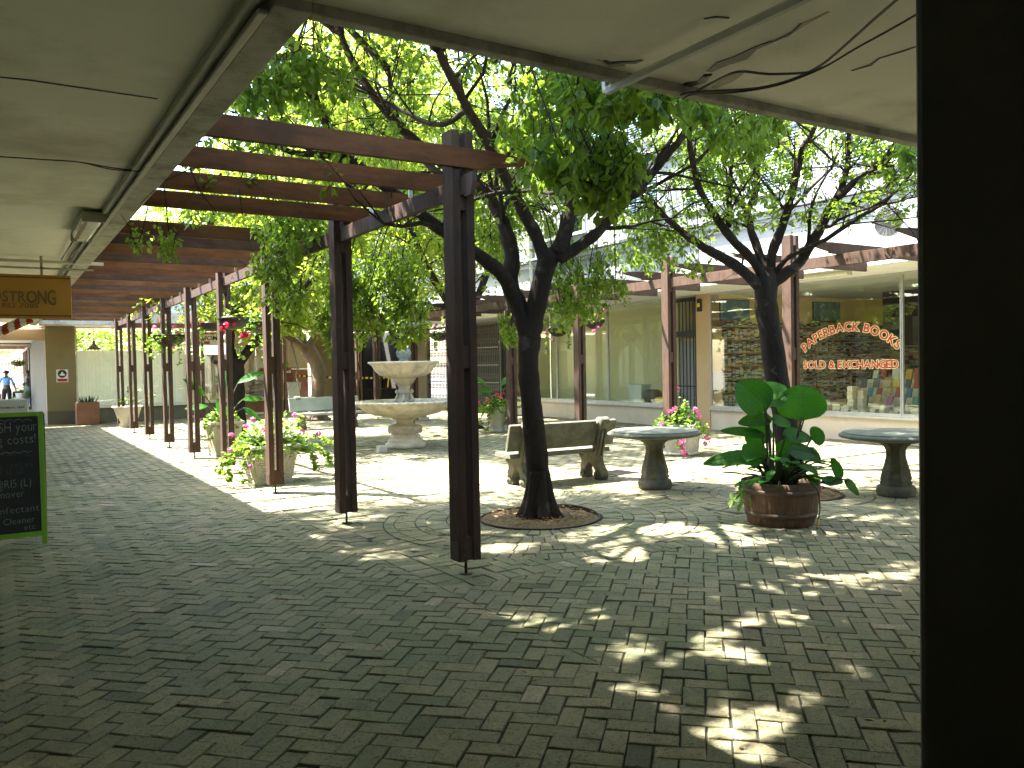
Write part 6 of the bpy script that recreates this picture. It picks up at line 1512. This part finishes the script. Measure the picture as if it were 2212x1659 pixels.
# ================================================================== bookshop contents
CN = ['cream', 'pale cream', 'tan', 'black', 'dark grey', 'dark red', 'navy', 'teal', 'ochre', 'light grey', 'dark green', 'orange', 'plum', 'white']
ON = ['first', 'second', 'third', 'fourth', 'fifth', 'sixth', 'seventh', 'eighth', 'ninth', 'tenth', 'eleventh', 'twelfth', 'thirteenth', 'fourteenth', 'fifteenth', 'sixteenth', 'seventeenth', 'eighteenth', 'nineteenth', 'twentieth', 'twenty-first', 'twenty-second', 'twenty-third', 'twenty-fourth', 'twenty-fifth', 'twenty-sixth', 'twenty-seventh', 'twenty-eighth']
BCOL = [(.62, .55, .40), (.70, .64, .50), (.55, .48, .33), (.05, .05, .06), (.10, .11, .13), (.35, .05, .04), (.07, .16, .30), (.10, .26, .34), (.45, .33, .16), (.60, .58, .52), (.08, .20, .12), (.60, .38, .07), (.30, .12, .22), (.66, .66, .62)]
for i, c in enumerate(BCOL): mat('book_cover_%s' % 'abcdefghijklmn'[i], c, tuple(x*.8 for x in c), .6)
mat('paper_edge', (.66, .58, .40), (.52, .44, .29), .9, 60, stretch=(1, 1, 8))
BM = ['book_cover_%s' % 'abcdefghijklmn'[i] for i in range(14)]
_bk = {}
def book_mesh(ci, sz):
    k = (ci, sz)
    if k in _bk: return _bk[k]
    l, w_, t = sz
    cov = MB(); cov.bx(-l/2, l/2, -w_/2, w_/2, 0, .003); cov.bx(-l/2, l/2, -w_/2, w_/2, t-.003, t); cov.bx(-l/2, l/2, -w_/2, -w_/2+.003, .003, t-.003); cov.bx(-l/2, -l/2+.0025, -w_/2+.003, w_/2, .003, t-.003)
    m_ = MB(); m_.bx(-l/2+.003, l/2-.003, -w_/2+.003, w_/2-.003, .003, t-.003)
    cov.add(m_.v, m_.f, 1)
    me = bpy.data.meshes.new('book'); me.from_pydata(cov.v, [], cov.f); me.materials.append(MATS[BM[ci]]); me.materials.append(MATS['paper_edge'])
    me.polygons.foreach_set('material_index', cov.m); me.update(); _bk[k] = me; return me
SIZES = [(.18, .11, .03), (.18, .11, .024), (.20, .13, .038), (.23, .15, .03)]
NB = [0]
def book(loc, rot, ci, si, label, group):
    o = bpy.data.objects.new('book', book_mesh(ci, SIZES[si])); COL.objects.link(o); o.location = loc; o.rotation_euler = rot
    tag(o, label, 'book', group); NB[0] += 1; return o
# shelves along the side wall (front face looks towards us), books lying flat in columns
sh = empty('bookshelf', (16.8, 13.85, .55), 0, label='deep shelves crammed with paperbacks along the side wall of the bookshop', cat='bookshelf')
g = MB()
SHZ = [.0, .31, .62, .93, 1.24, 1.55, 1.86]
for z in SHZ: g.bx(-2.4, 3.3, -.14, .14, z, z+.02)
for x in (-2.4, -1.45, -.5, .45, 1.4, 2.35, 3.28): g.bx(x-.01, x+.01, -.135, .135, .0, 1.86)
g.bx(-2.4, 3.3, .125, .14, .02, 1.9)
g.build('shelf_boards', 'wall_tan', sh)
cap = 150; rest = MB(); stuffm = BM+['paper_edge']
def stuff_book(g, x, y, z, l, w_, t, ci, ax=0, rz=0):
    dx, dy = (l, w_) if ax == 0 else (w_, l)
    g.box((x, y, z+t/2), (dx, dy, t), rz=rz, mi=ci)
    if rnd.random() < .45: g.box((x, y-(dy/2) if ax == 0 else y, z+t/2), ((dx-.01), .004, t*.72) if ax == 0 else ((dx-.01), dy+.004, t*.72), rz=rz, mi=14)
cnt = 0
for si_, z in enumerate(SHZ[:-1]+[SHZ[-1]]):
    x = -2.36; pile = -1
    while x < 3.2:
        pile += 1; inp = -1
        l = rnd.uniform(.10, .13); zz = .02+z; top = z+.30 if z < 1.8 else z+.02+rnd.uniform(.03, .22)
        fill = rnd.uniform(.72, 1.0)
        while zz < z+.02+(top-z-.02)*fill-.02:
            si2 = rnd.choice((0, 0, 1)); t = SIZES[si2][2]; ci = rnd.choice((0, 1, 2, 3, 4, 5, 6, 7, 8, 9, 3, 13, 11, 3, 6, 4, 10))
            X, Y, Z = 16.8+x+l/2+rnd.gauss(0, .003), 13.85-.06+rnd.gauss(0, .008), .55+zz
            if zz+t > top: break
            inp += 1
            if x < -1.15 and cnt < cap:
                book((X, Y, Z+.0005), (0, 0, (math.pi/2 if rnd.random() < .5 else -math.pi/2)+rnd.gauss(0, .03)), ci, si2, '%s paperback %s up in %s pile from left, %s wall shelf' % (CN[ci], ON[inp], ON[pile], ON[si_]), 'paperbacks packed on the bookshop wall shelves'); cnt += 1
            else: stuff_book(rest, X, Y, Z, .115, .18, t, ci, 0, rnd.gauss(0, .03))
            zz += t+.0015
        x += l+.012
o = rest.build('shelved_books', stuffm); tag(o, 'dense rows of further paperbacks on the bookshop side-wall shelves', 'books', kind='stuff')
# table display behind the big window
def stack(x, y, z0, n, ci, si, rz, label, group, jit=.012):
    z = z0
    for i in range(n):
        c = rnd.choice(ci); book((x+rnd.gauss(0, jit*.5), y+rnd.gauss(0, jit*.5), z+.0005), (0, 0, rz+rnd.gauss(0, .06)+(math.pi if rnd.random() < .3 else 0)), c, si, '%s book %s up in %s' % (CN[c], ON[i], label), group); z += SIZES[si][2]+.001
    return z
ZB = SILL+.021
cream = (0, 1, 1, 2, 9)
k = -1
y = 7.1
while y < 11.5:
    k += 1
    n = rnd.randint(2, 5); stack(RX+.17, y, ZB, n, cream, 0, math.pi/2 if rnd.random() < .5 else 0, '%s front-row stack from the right' % ON[k], 'front row of book stacks in the big window'); y += .21
stack(RX+.30, 10.42, ZB, 17, (0, 1), 0, 0.1, 'the tall tidy cream stack', 'tall cream stack of books')
stack(RX+.45, 10.30, ZB, 14, (0, 2), 0, 0.2, 'the cream stack right behind the tall one', 'second cream stack of books')
zz = stack(RX+.45, 11.05, ZB, 8, (13, 9, 7, 12, 13), 3, .1, 'the broad pale stack left of the tall one', 'broad stack of large pale books')
stack(RX+.42, 9.75, ZB, 4, (1, 9, 5), 2, -.2, 'the short hardback stack right of the tall one', 'short stack of hardbacks')
for k, (yy_, n) in enumerate(((7.6, 5), (7.9, 6), (8.3, 4), (8.55, 6), (8.85, 5))): stack(RX+.36, yy_, ZB, n, (1, 0, 2, 10), 0, rnd.uniform(-.2, .2), '%s second-row stack from the right' % ON[k], 'second row of low book stacks')
# tiered display of face-out books leaning back
g = MB()
for j in range(4): g.bx(RX+.62+j*.24, RX+.85+j*.24, 7.0, 10.9, ZB, ZB+.12+.17*j)
ds = g.build('display_steps', 'room_floor'); tag(ds, 'stepped display stand for face-out books inside the big bookshop window', 'display stand')
for j in range(4):
    y = 7.1+rnd.uniform(0, .1); k = -1
    while y < 10.8:
        ci = rnd.choice((5, 6, 7, 8, 10, 11, 3, 12, 13, 4)); s_ = rnd.choice((0, 2, 3)); k += 1
        book((RX+.70+j*.24, y, ZB+.12+.17*j+SIZES[s_][0]/2*.94+.004), (0, R_(-72)+rnd.gauss(0, .05), rnd.gauss(0, .1)), ci, s_, '%s face-out book, %s from right on %s display step' % (CN[ci], ON[k], ON[j]), 'face-out books on the stepped display'); y += rnd.uniform(.17, .30)
y = 12.1; k = -1
while y < 13.8:
    k += 1
    stack(RX+.25+rnd.uniform(0, .2), y, ZB, rnd.randint(1, 3), (3, 7, 9, 1, 13, 6), 2, rnd.uniform(-.8, .8), '%s loose pile of the left bookshop window' % ON[k], 'loose books in the left bookshop window'); y += .24
# deep dark shelving on the back wall
rest = MB()
for z in np.arange(.6, 2.3, .28):
    y = 2.0
    while y < 13.8:
        n = rnd.randint(3, 8); zz = z
        for i in range(n):
            if zz > z+.24: break
            rest.box((20.0, y+.07, zz+.014), (.2, .14, .026), mi=rnd.choice((0, 1, 2, 3, 4, 5, 6, 8, 9, 3, 4))); zz += .029
        y += .16
o = rest.build('back_shelf_books', stuffm); tag(o, 'dim rows of books on the back wall shelves deep inside the bookshop', 'books', kind='stuff')
# pictures
def picture(x0, x1, z0, z1, label):
    r = empty('painting', ((x0+x1)/2, 13.985, (z0+z1)/2), 0, label=label, cat='painting')
    g = MB(); g.box((0, 0, 0), (x1-x0, .03, z1-z0)); g.build('frame', 'black', r); g = MB(); g.box((0, -.017, 0), (x1-x0-.03, .006, z1-z0-.03)); g.build('canvas', 'paint_sea', r)
picture(14.62, 15.62, 2.46, 3.08, 'square sea-green painting high on the wall inside the left bookshop window')
picture(18.0, 19.1, 2.52, 3.1, 'dark blue painting high on the wall seen through the big bookshop window')
# things in the empty shop
r = empty('plastic_bin', (14.95, 17.3, SILL+.02), .1, label='white lidded plastic bin standing in the empty shop window', cat='bin')
g = MB(); g.box((0, 0, .22), (.36, .52, .44), taper=.86); g.build('body', 'plastic_white', r, bevel=.02); g = MB(); g.box((0, 0, .455), (.40, .56, .03)); g.build('lid', 'plastic_white', r, bevel=.01)
def blob(name, loc, sx, sy, sz, m, label, cat, group=None, rz=0):
    r = empty(name, loc, rz, label=label, cat=cat, group=group); g = MB(); pf = [(.02, 0)]
    N = 12; V = []; 
    for j in range(N+1):
        ph = math.pi*j/N
        for k in range(24):
            a = 2*math.pi*k/24; sg_ = lambda t, e: math.copysign(abs(t)**e, t)
            V.append((sx*sg_(math.cos(a), .6)*sg_(math.sin(ph), .6)*(1+rnd.uniform(-.03, .03)), sy*sg_(math.sin(a), .6)*sg_(math.sin(ph), .6)*(1+rnd.uniform(-.03, .03)), sz*(1-sg_(math.cos(ph), .8))/1+rnd.uniform(-.008, .008)))
    g.add(V, [(j*24+k, j*24+(k+1) % 24, (j+1)*24+(k+1) % 24, (j+1)*24+k) for j in range(N) for k in range(24)], 0, None, True); g.build('body', m, r); return r
blob('sack', (14.95, 16.75, SILL+.02), .18, .26, .17, 'sack', 'slumped grey sack beside the white bin in the empty shop window', 'sack')
blob('sack', (14.9, 16.25, SILL+.02), .15, .28, .08, 'yellow', 'low yellowish bundle right of the grey sack in the empty shop window', 'sack')
for i, (x, z, lab) in enumerate(((8.3, .52, 'bottom grey cement sack of the pile inside the deli window'), (8.33, .76, 'middle grey cement sack of the pile inside the deli window'), (8.3, .99, 'topmost cement sack of the pile inside the deli window'))):
    blob('sack', (x, YB+.42-.02*i, z), .42-.06*i, .2, .115, 'sack', lab, 'sack', rz=.05*i)
r = empty('plastic_bin', (9.75, YB+.38, .5), 0, label='pale bin beside the red panel inside the deli window', cat='bin'); g = MB(); g.box((0, 0, .3), (.5, .2, .6), taper=.85); g.build('body', 'plastic_white', r, bevel=.02); g = MB(); g.box((0, 0, .61), (.54, .22, .03)); g.build('lid', 'sack', r, bevel=.01)
k = 0
for i in range(3):
    for j in range(9):
        r_ = (7.6-.86+i*.29+rnd.gauss(0, .01), YB+.35, .52+j*.145)
        o = MB(); o.box((0, 0, .07), (.27, .2, .138)); 
        if k == 0: cart = o.build('carton', 'carton', bevel=.006); cart.location = r_; k = 1; c = cart
        else: c = cart.copy(); COL.objects.link(c); c.location = r_
        tag(c, 'small carton, %s from bottom in the %s column of the carton stack' % (ON[j], ('left', 'middle', 'right')[i]), 'carton', 'stack of small cartons')
blob('rucksack', (6.85, YB+.34, 1.84), .17, .12, .17, 'black', 'black rucksack on top of the stack of small cartons', 'rucksack')
# pendant lamp behind the frosted window
q = ony(203, 752, 31.2)
r = empty('pendant_lamp', (q.x, 31.2, 3.09), 0, label='grey bell-shaped pendant lamp seen above the frosted film', cat='lamp')
g = MB(); g.tube([(0, 0, 0), (0, 0, -.42)], .008, 6); g.build('cord', 'black', r)
g = MB(); g.lathe([(.04, -.40), (.055, -.50), (.08, -.56), (.20, -.66), (.23, -.70), (.22, -.70), (.19, -.665), (.05, -.56)], n=32, capb=False, capt=False); g.build('lamp_shade', 'pass_wall', r)
# skip ================================================================ beyond the passage
def beyond_post(y): pass
bpg = empty('pergola', (1.2, 42, 0), 0, label='brown timber pergola seen through the passage at the far left', cat='pergola')
for y in (43, 46, 49, 52): 
    g = MB(); g.bx(1.32, 1.47, y-.08, y+.08, 0, 2.75); wparent(g.build('post', 'wood', bevel=.004), bpg)
g = MB(); g.bx(1.36, 1.43, 41, 54, 2.75, 2.9); wparent(g.build('plate_beam', 'wood'), bpg)
for y in (41.6, 44, 46.4, 48.8, 51): g = MB(); g.bx(-4, 1.7, y-.04, y+.04, 2.9, 3.02); wparent(g.build('rafter', 'wood_beam'), bpg)
fn = empty('palisade_fence', (0, 62, 0), 0, label='dark vertical palisade fence beyond the passage with traffic behind it', cat='fence')
g = MB()
for i in range(180): x = -9+i*.16; g.bx(x, x+.05, 61.98, 62.02, 0, 2.6)
g.bx(-9, 20, 61.95, 61.98, .4, .46); g.bx(-9, 20, 61.95, 61.98, 2.2, 2.26); wparent(g.build('palings', 'black_steel'), fn)
g = MB(); g.bx(-9, 20, 61.9, 62.1, -.02, .9); wparent(g.build('plinth_wall', 'wall_cream'), fn)
# white vehicles and trees outside
for (x, y, m_, lab) in ((-1.5, 68, 'white', 'white parked car beyond the palisade fence'), (4.5, 68.5, 'blue_shutter', 'light blue parked car beyond the palisade fence')):
    r = empty('parked_car', (x, y, 0), 0, label=lab, cat='car')
    body = [(-2.1, .35), (-2.15, .75), (-2.0, .95), (-1.3, 1.02), (-.75, 1.42), (.7, 1.45), (1.25, 1.05), (2.0, .92), (2.15, .7), (2.12, .35)]
    g = MB(); g.prism(body, lambda q: (q[0], -.85, q[1]), lambda q: (q[0], .85, q[1])); g.build('body', m_, r, bevel=.06, bseg=3)
    g = MB(); g.prism([(-1.15, 1.02), (-.7, 1.36), (.62, 1.38), (1.08, 1.04)], lambda q: (q[0], -.865, q[1]), lambda q: (q[0], -.853, q[1])); g.build('window', 'glass_dark', r)
    for sx in (-1.35, 1.35):
        for sy in (-.8, .8): g = MB(); g.tube([(sx, sy-.1, .33), (sx, sy+.1, .33)], .33, 20); g.build('wheel', 'black', r)
def far_tree(x, y, h, rr, label):
    r = empty('tree', (x, y, 0), 0, label=label, cat='tree')
    g = MB(); g.tube([(0, 0, 0), (.1, 0, h*.3), (0, .1, h*.55), (.1, 0, h*.8)], [.25, .2, .14, .05], 10)
    for k in range(8): a = rnd.uniform(0, 6.28); z = h*rnd.uniform(.3, .6); g.tube([(0, 0, z), (math.cos(a)*rr*.4, math.sin(a)*rr*.4, z+h*.12), (math.cos(a)*rr*.7, math.sin(a)*rr*.7, z+h*.2)], [.08, .05, .02], 6)
    g.build('trunk', 'bark', r)
    fg = MB()
    for i in range(4200):
        d = Vector((rnd.gauss(0, 1), rnd.gauss(0, 1), rnd.gauss(0, 1))).normalized()*rnd.random()**.4
        p_ = Vector((d.x*rr, d.y*rr, h*.66+d.z*h*.38))
        if math.sin(p_.x*1.7+x)*math.sin(p_.y*1.5)*math.sin(p_.z*1.8) < -.2: continue
        leafpts(fg, p_, Vector((rnd.gauss(0, 1), rnd.gauss(0, 1), rnd.gauss(-.3, .6))), Vector((rnd.gauss(0, .6), rnd.gauss(0, .6), 1)), .30, .2, rnd.random())
    fg.build('crown', 'leaf_far', r, recalc=False)
far_tree(-2, 74, 7.5, 4.2, 'bright green street tree left of the passage view'); far_tree(5.0, 72, 7, 3.8, 'bright green street tree seen through the far window'); far_tree(11, 75, 7.5, 4, 'bright green street tree farthest right beyond the fence')
# pots, basket and people past the passage
p = at(96, 842, 43); r = empty('flower_planter', (1.05, 43.2, 0), 0, label='beige pot with a small green plant beside the passage pergola post', cat='planter'); tapered_pot(r, .34, .5, .6, 'beige_pot', .03, 0, True); soil(r, .44, .55, True)
fg, sg = MB(), MB(); geranium(fg, sg, 120, (0, 0, .6), (.45, .4), .5, .12); finish(r, fg, sg)
hanging(.95, 44.6, 2.15, .3, 2.9, 'leafy basket hanging from the pergola beyond the passage', 'petal_pink', 0, 160, 2)

def person(loc, rz, joints, label, parts):
    """one continuous skinned body; joints: name -> (pos, radius, parent)"""
    r = empty('person', loc, rz, label=label, cat='person')
    names = list(joints); idx = {n: i for i, n in enumerate(names)}
    def skin(nm, sel, m, grow_=1.0, sub=2):
        V = []; E = []; Rd = []; mp = {}
        for n in names:
            if n in sel: mp[n] = len(V); V.append(joints[n][0]); Rd.append(joints[n][1]*grow_)
        for n in names:
            pr = joints[n][2]
            if n in mp and pr in mp: E.append((mp[pr], mp[n]))
        me = bpy.data.meshes.new(nm); me.from_pydata(V, E, []); me.materials.append(MATS[m]); o = bpy.data.objects.new(nm, me); COL.objects.link(o); o.parent = r
        sk = o.modifiers.new('skin', 'SKIN'); sk.use_smooth_shade = True
        for i, d in enumerate(me.skin_vertices[0].data if me.skin_vertices else []): pass
        if not me.skin_vertices:
            bpy.context.view_layer.objects.active = o; o.select_set(True)
            bpy.ops.object.modifier_remove(modifier='skin'); bpy.ops.object.modifier_add(type='SKIN'); o.modifiers[-1].use_smooth_shade = True; o.select_set(False)
        for i, d in enumerate(me.skin_vertices[0].data): d.radius = (Rd[i], Rd[i]); d.use_root = (i == 0)
        s = o.modifiers.new('sub', 'SUBSURF'); s.levels = sub; s.render_levels = sub
        return o
    skin('body', names, parts['skin'])
    for nm, sel, m, gr in parts['clothes']: skin(nm, sel, m, gr)
    return r
def fig(arm_l, arm_r, leg):
    J = {'pelvis': ((0, 0, .94), .115, None), 'waist': ((0, .0, 1.06), .125, 'pelvis'), 'chest': ((0, .01, 1.27), .15, 'waist'), 'neckb': ((0, 0, 1.45), .07, 'chest'), 'neck': ((0, -.01, 1.53), .05, 'neckb'), 'head': ((0, -.02, 1.62), .085, 'neck'), 'crownh': ((0, -.02, 1.72), .07, 'head')}
    for s, n, A in ((-1, 'l', arm_l), (1, 'r', arm_r)):
        J['sh'+n] = ((s*.17, 0, 1.42), .06, 'neckb'); J['el'+n] = (A[0], .042, 'sh'+n); J['wr'+n] = (A[1], .028, 'el'+n); J['hand'+n] = (A[2], .036, 'wr'+n)
        h = Vector(A[2])
        for k in range(4): J['f%d%s' % (k, n)] = (tuple(h+Vector((s*.005, (k-1.5)*.02, -.09+.008*abs(k-1.2)))), .009, 'hand'+n)
        J['th'+n] = (tuple(h+Vector((-s*.02, -.05, -.04))), .010, 'hand'+n)
        J['hip'+n] = ((s*.09, 0, .88), .095, 'pelvis'); J['kn'+n] = (leg[n][0], .062, 'hip'+n); J['an'+n] = (leg[n][1], .042, 'kn'+n); J['toe'+n] = (leg[n][2], .036, 'an'+n)
    return J
J = fig(((-.27, .03, 1.16), (-.33, -.05, .95), (-.33, -.07, .87)), ((.29, .0, 1.18), (.42, -.05, 1.0), (.47, -.07, .93)), {'l': ((-.10, -.03, .5), (-.10, .03, .08), (-.10, -.12, .035)), 'r': ((.12, .06, .5), (.12, .16, .09), (.12, .03, .035))})
sh_ = ['waist', 'chest', 'neckb', 'shl', 'shr', 'ell', 'elr']; tr_ = ['pelvis', 'hipl', 'hipr', 'knl', 'knr', 'anl', 'anr']
p1 = person((.42, 41, 0), R_(172), J, 'man in light blue shirt and dark trousers walking away and carrying things', {'skin': 'skin_dark', 'clothes': [('shirt', sh_, 'shirt_blue', 1.12), ('trousers', ['waist']+tr_, 'trousers', 1.14)]})
g = MB(); g.lathe([(.10, 1.64), (.096, 1.70), (.08, 1.745), (.04, 1.77), (.005, 1.775)], c=(0, -.01, 0), n=20); g.build('hair', 'black', p1)
for n_, s in (('l', -1), ('r', 1)): 
    t = J['toe'+n_][0]; g = MB(); g.box((t[0], t[1]+.08, .04), (.1, .28, .08)); g.build('shoe', 'black', p1, bevel=.03)
for n_, s in (('eye', .03), ('eye', -.03)): g = MB(); g.lathe([(.001, -.012), (.012, 0), (.001, .012)], c=(s, -.105, 1.65), n=8); g.build(n_, 'black', p1)
J2 = fig(((-.24, .05, 1.18), (-.12, -.18, 1.15), (-.04, -.22, 1.15)), ((.24, .05, 1.18), (.12, -.18, 1.12), (.04, -.22, 1.12)), {'l': ((-.10, 0, .5), (-.10, .03, .08), (-.10, -.12, .035)), 'r': ((.10, 0, .5), (.10, .03, .08), (.12, -.12, .035))})
p2 = person((1.30, 43.9, 0), R_(-60), J2, 'person in black top and blue jeans half hidden by the passage wall', {'skin': 'skin_dark', 'clothes': [('shirt', sh_, 'black', 1.12), ('trousers', ['waist']+tr_, 'jeans', 1.14)]})
g = MB(); g.lathe([(.10, 1.64), (.096, 1.70), (.08, 1.745), (.04, 1.77), (.005, 1.775)], c=(0, -.01, 0), n=20); g.build('hair', 'black', p2)
for n_ in ('l', 'r'):
    t = J2['toe'+n_][0]; g = MB(); g.box((t[0], t[1]+.08, .04), (.1, .28, .08)); g.build('shoe', 'black', p2, bevel=.03)
r = empty('bucket', (.92, 41.0, .42), 0, label='white tub hanging from the hand of the man in blue', cat='bucket')
g = MB(); g.lathe([(.15, 0), (.19, .36), (.2, .37), (.18, .365), (.145, .02)], n=28, capt=False); g.build('body', 'plastic_white', r); g = MB(); g.tube(catmull([(-.19, 0, .36), (-.1, 0, .47), (0, 0, .5), (.1, 0, .47), (.19, 0, .36)], 5), .006, 5); g.build('handle', 'alu', r)
r = empty('bag', (.07, 41.05, .38), 0, label='orange carrier bag in the left hand of the man in blue', cat='bag')
g = MB(); g.box((-.02, 0, .21), (.34, .16, .40), taper=.85); g.build('body', 'bag_orange', r, bevel=.04, bseg=3); g = MB(); g.tube(catmull([(-.1, 0, .4), (-.05, 0, .5), (.02, 0, .5), (.08, 0, .4)], 5), .01, 5); g.build('handle', 'bag_orange', r)
r = empty('chair', (.86, 42.1, 0), 0, label='thin black chair behind the man carrying the tub', cat='chair')
for x in (-.2, .2):
    for y in (-.2, .2): g = MB(); g.tube([(x, y, 0), (x, y, .45 if y < 0 else .85)], .014, 6); g.build('leg', 'black_steel', r)
g = MB(); g.box((0, 0, .455), (.42, .42, .03)); g.build('seat', 'black', r, bevel=.01); g = MB(); g.box((0, .2, .72), (.42, .02, .22)); g.build('backrest', 'black', r, bevel=.006)
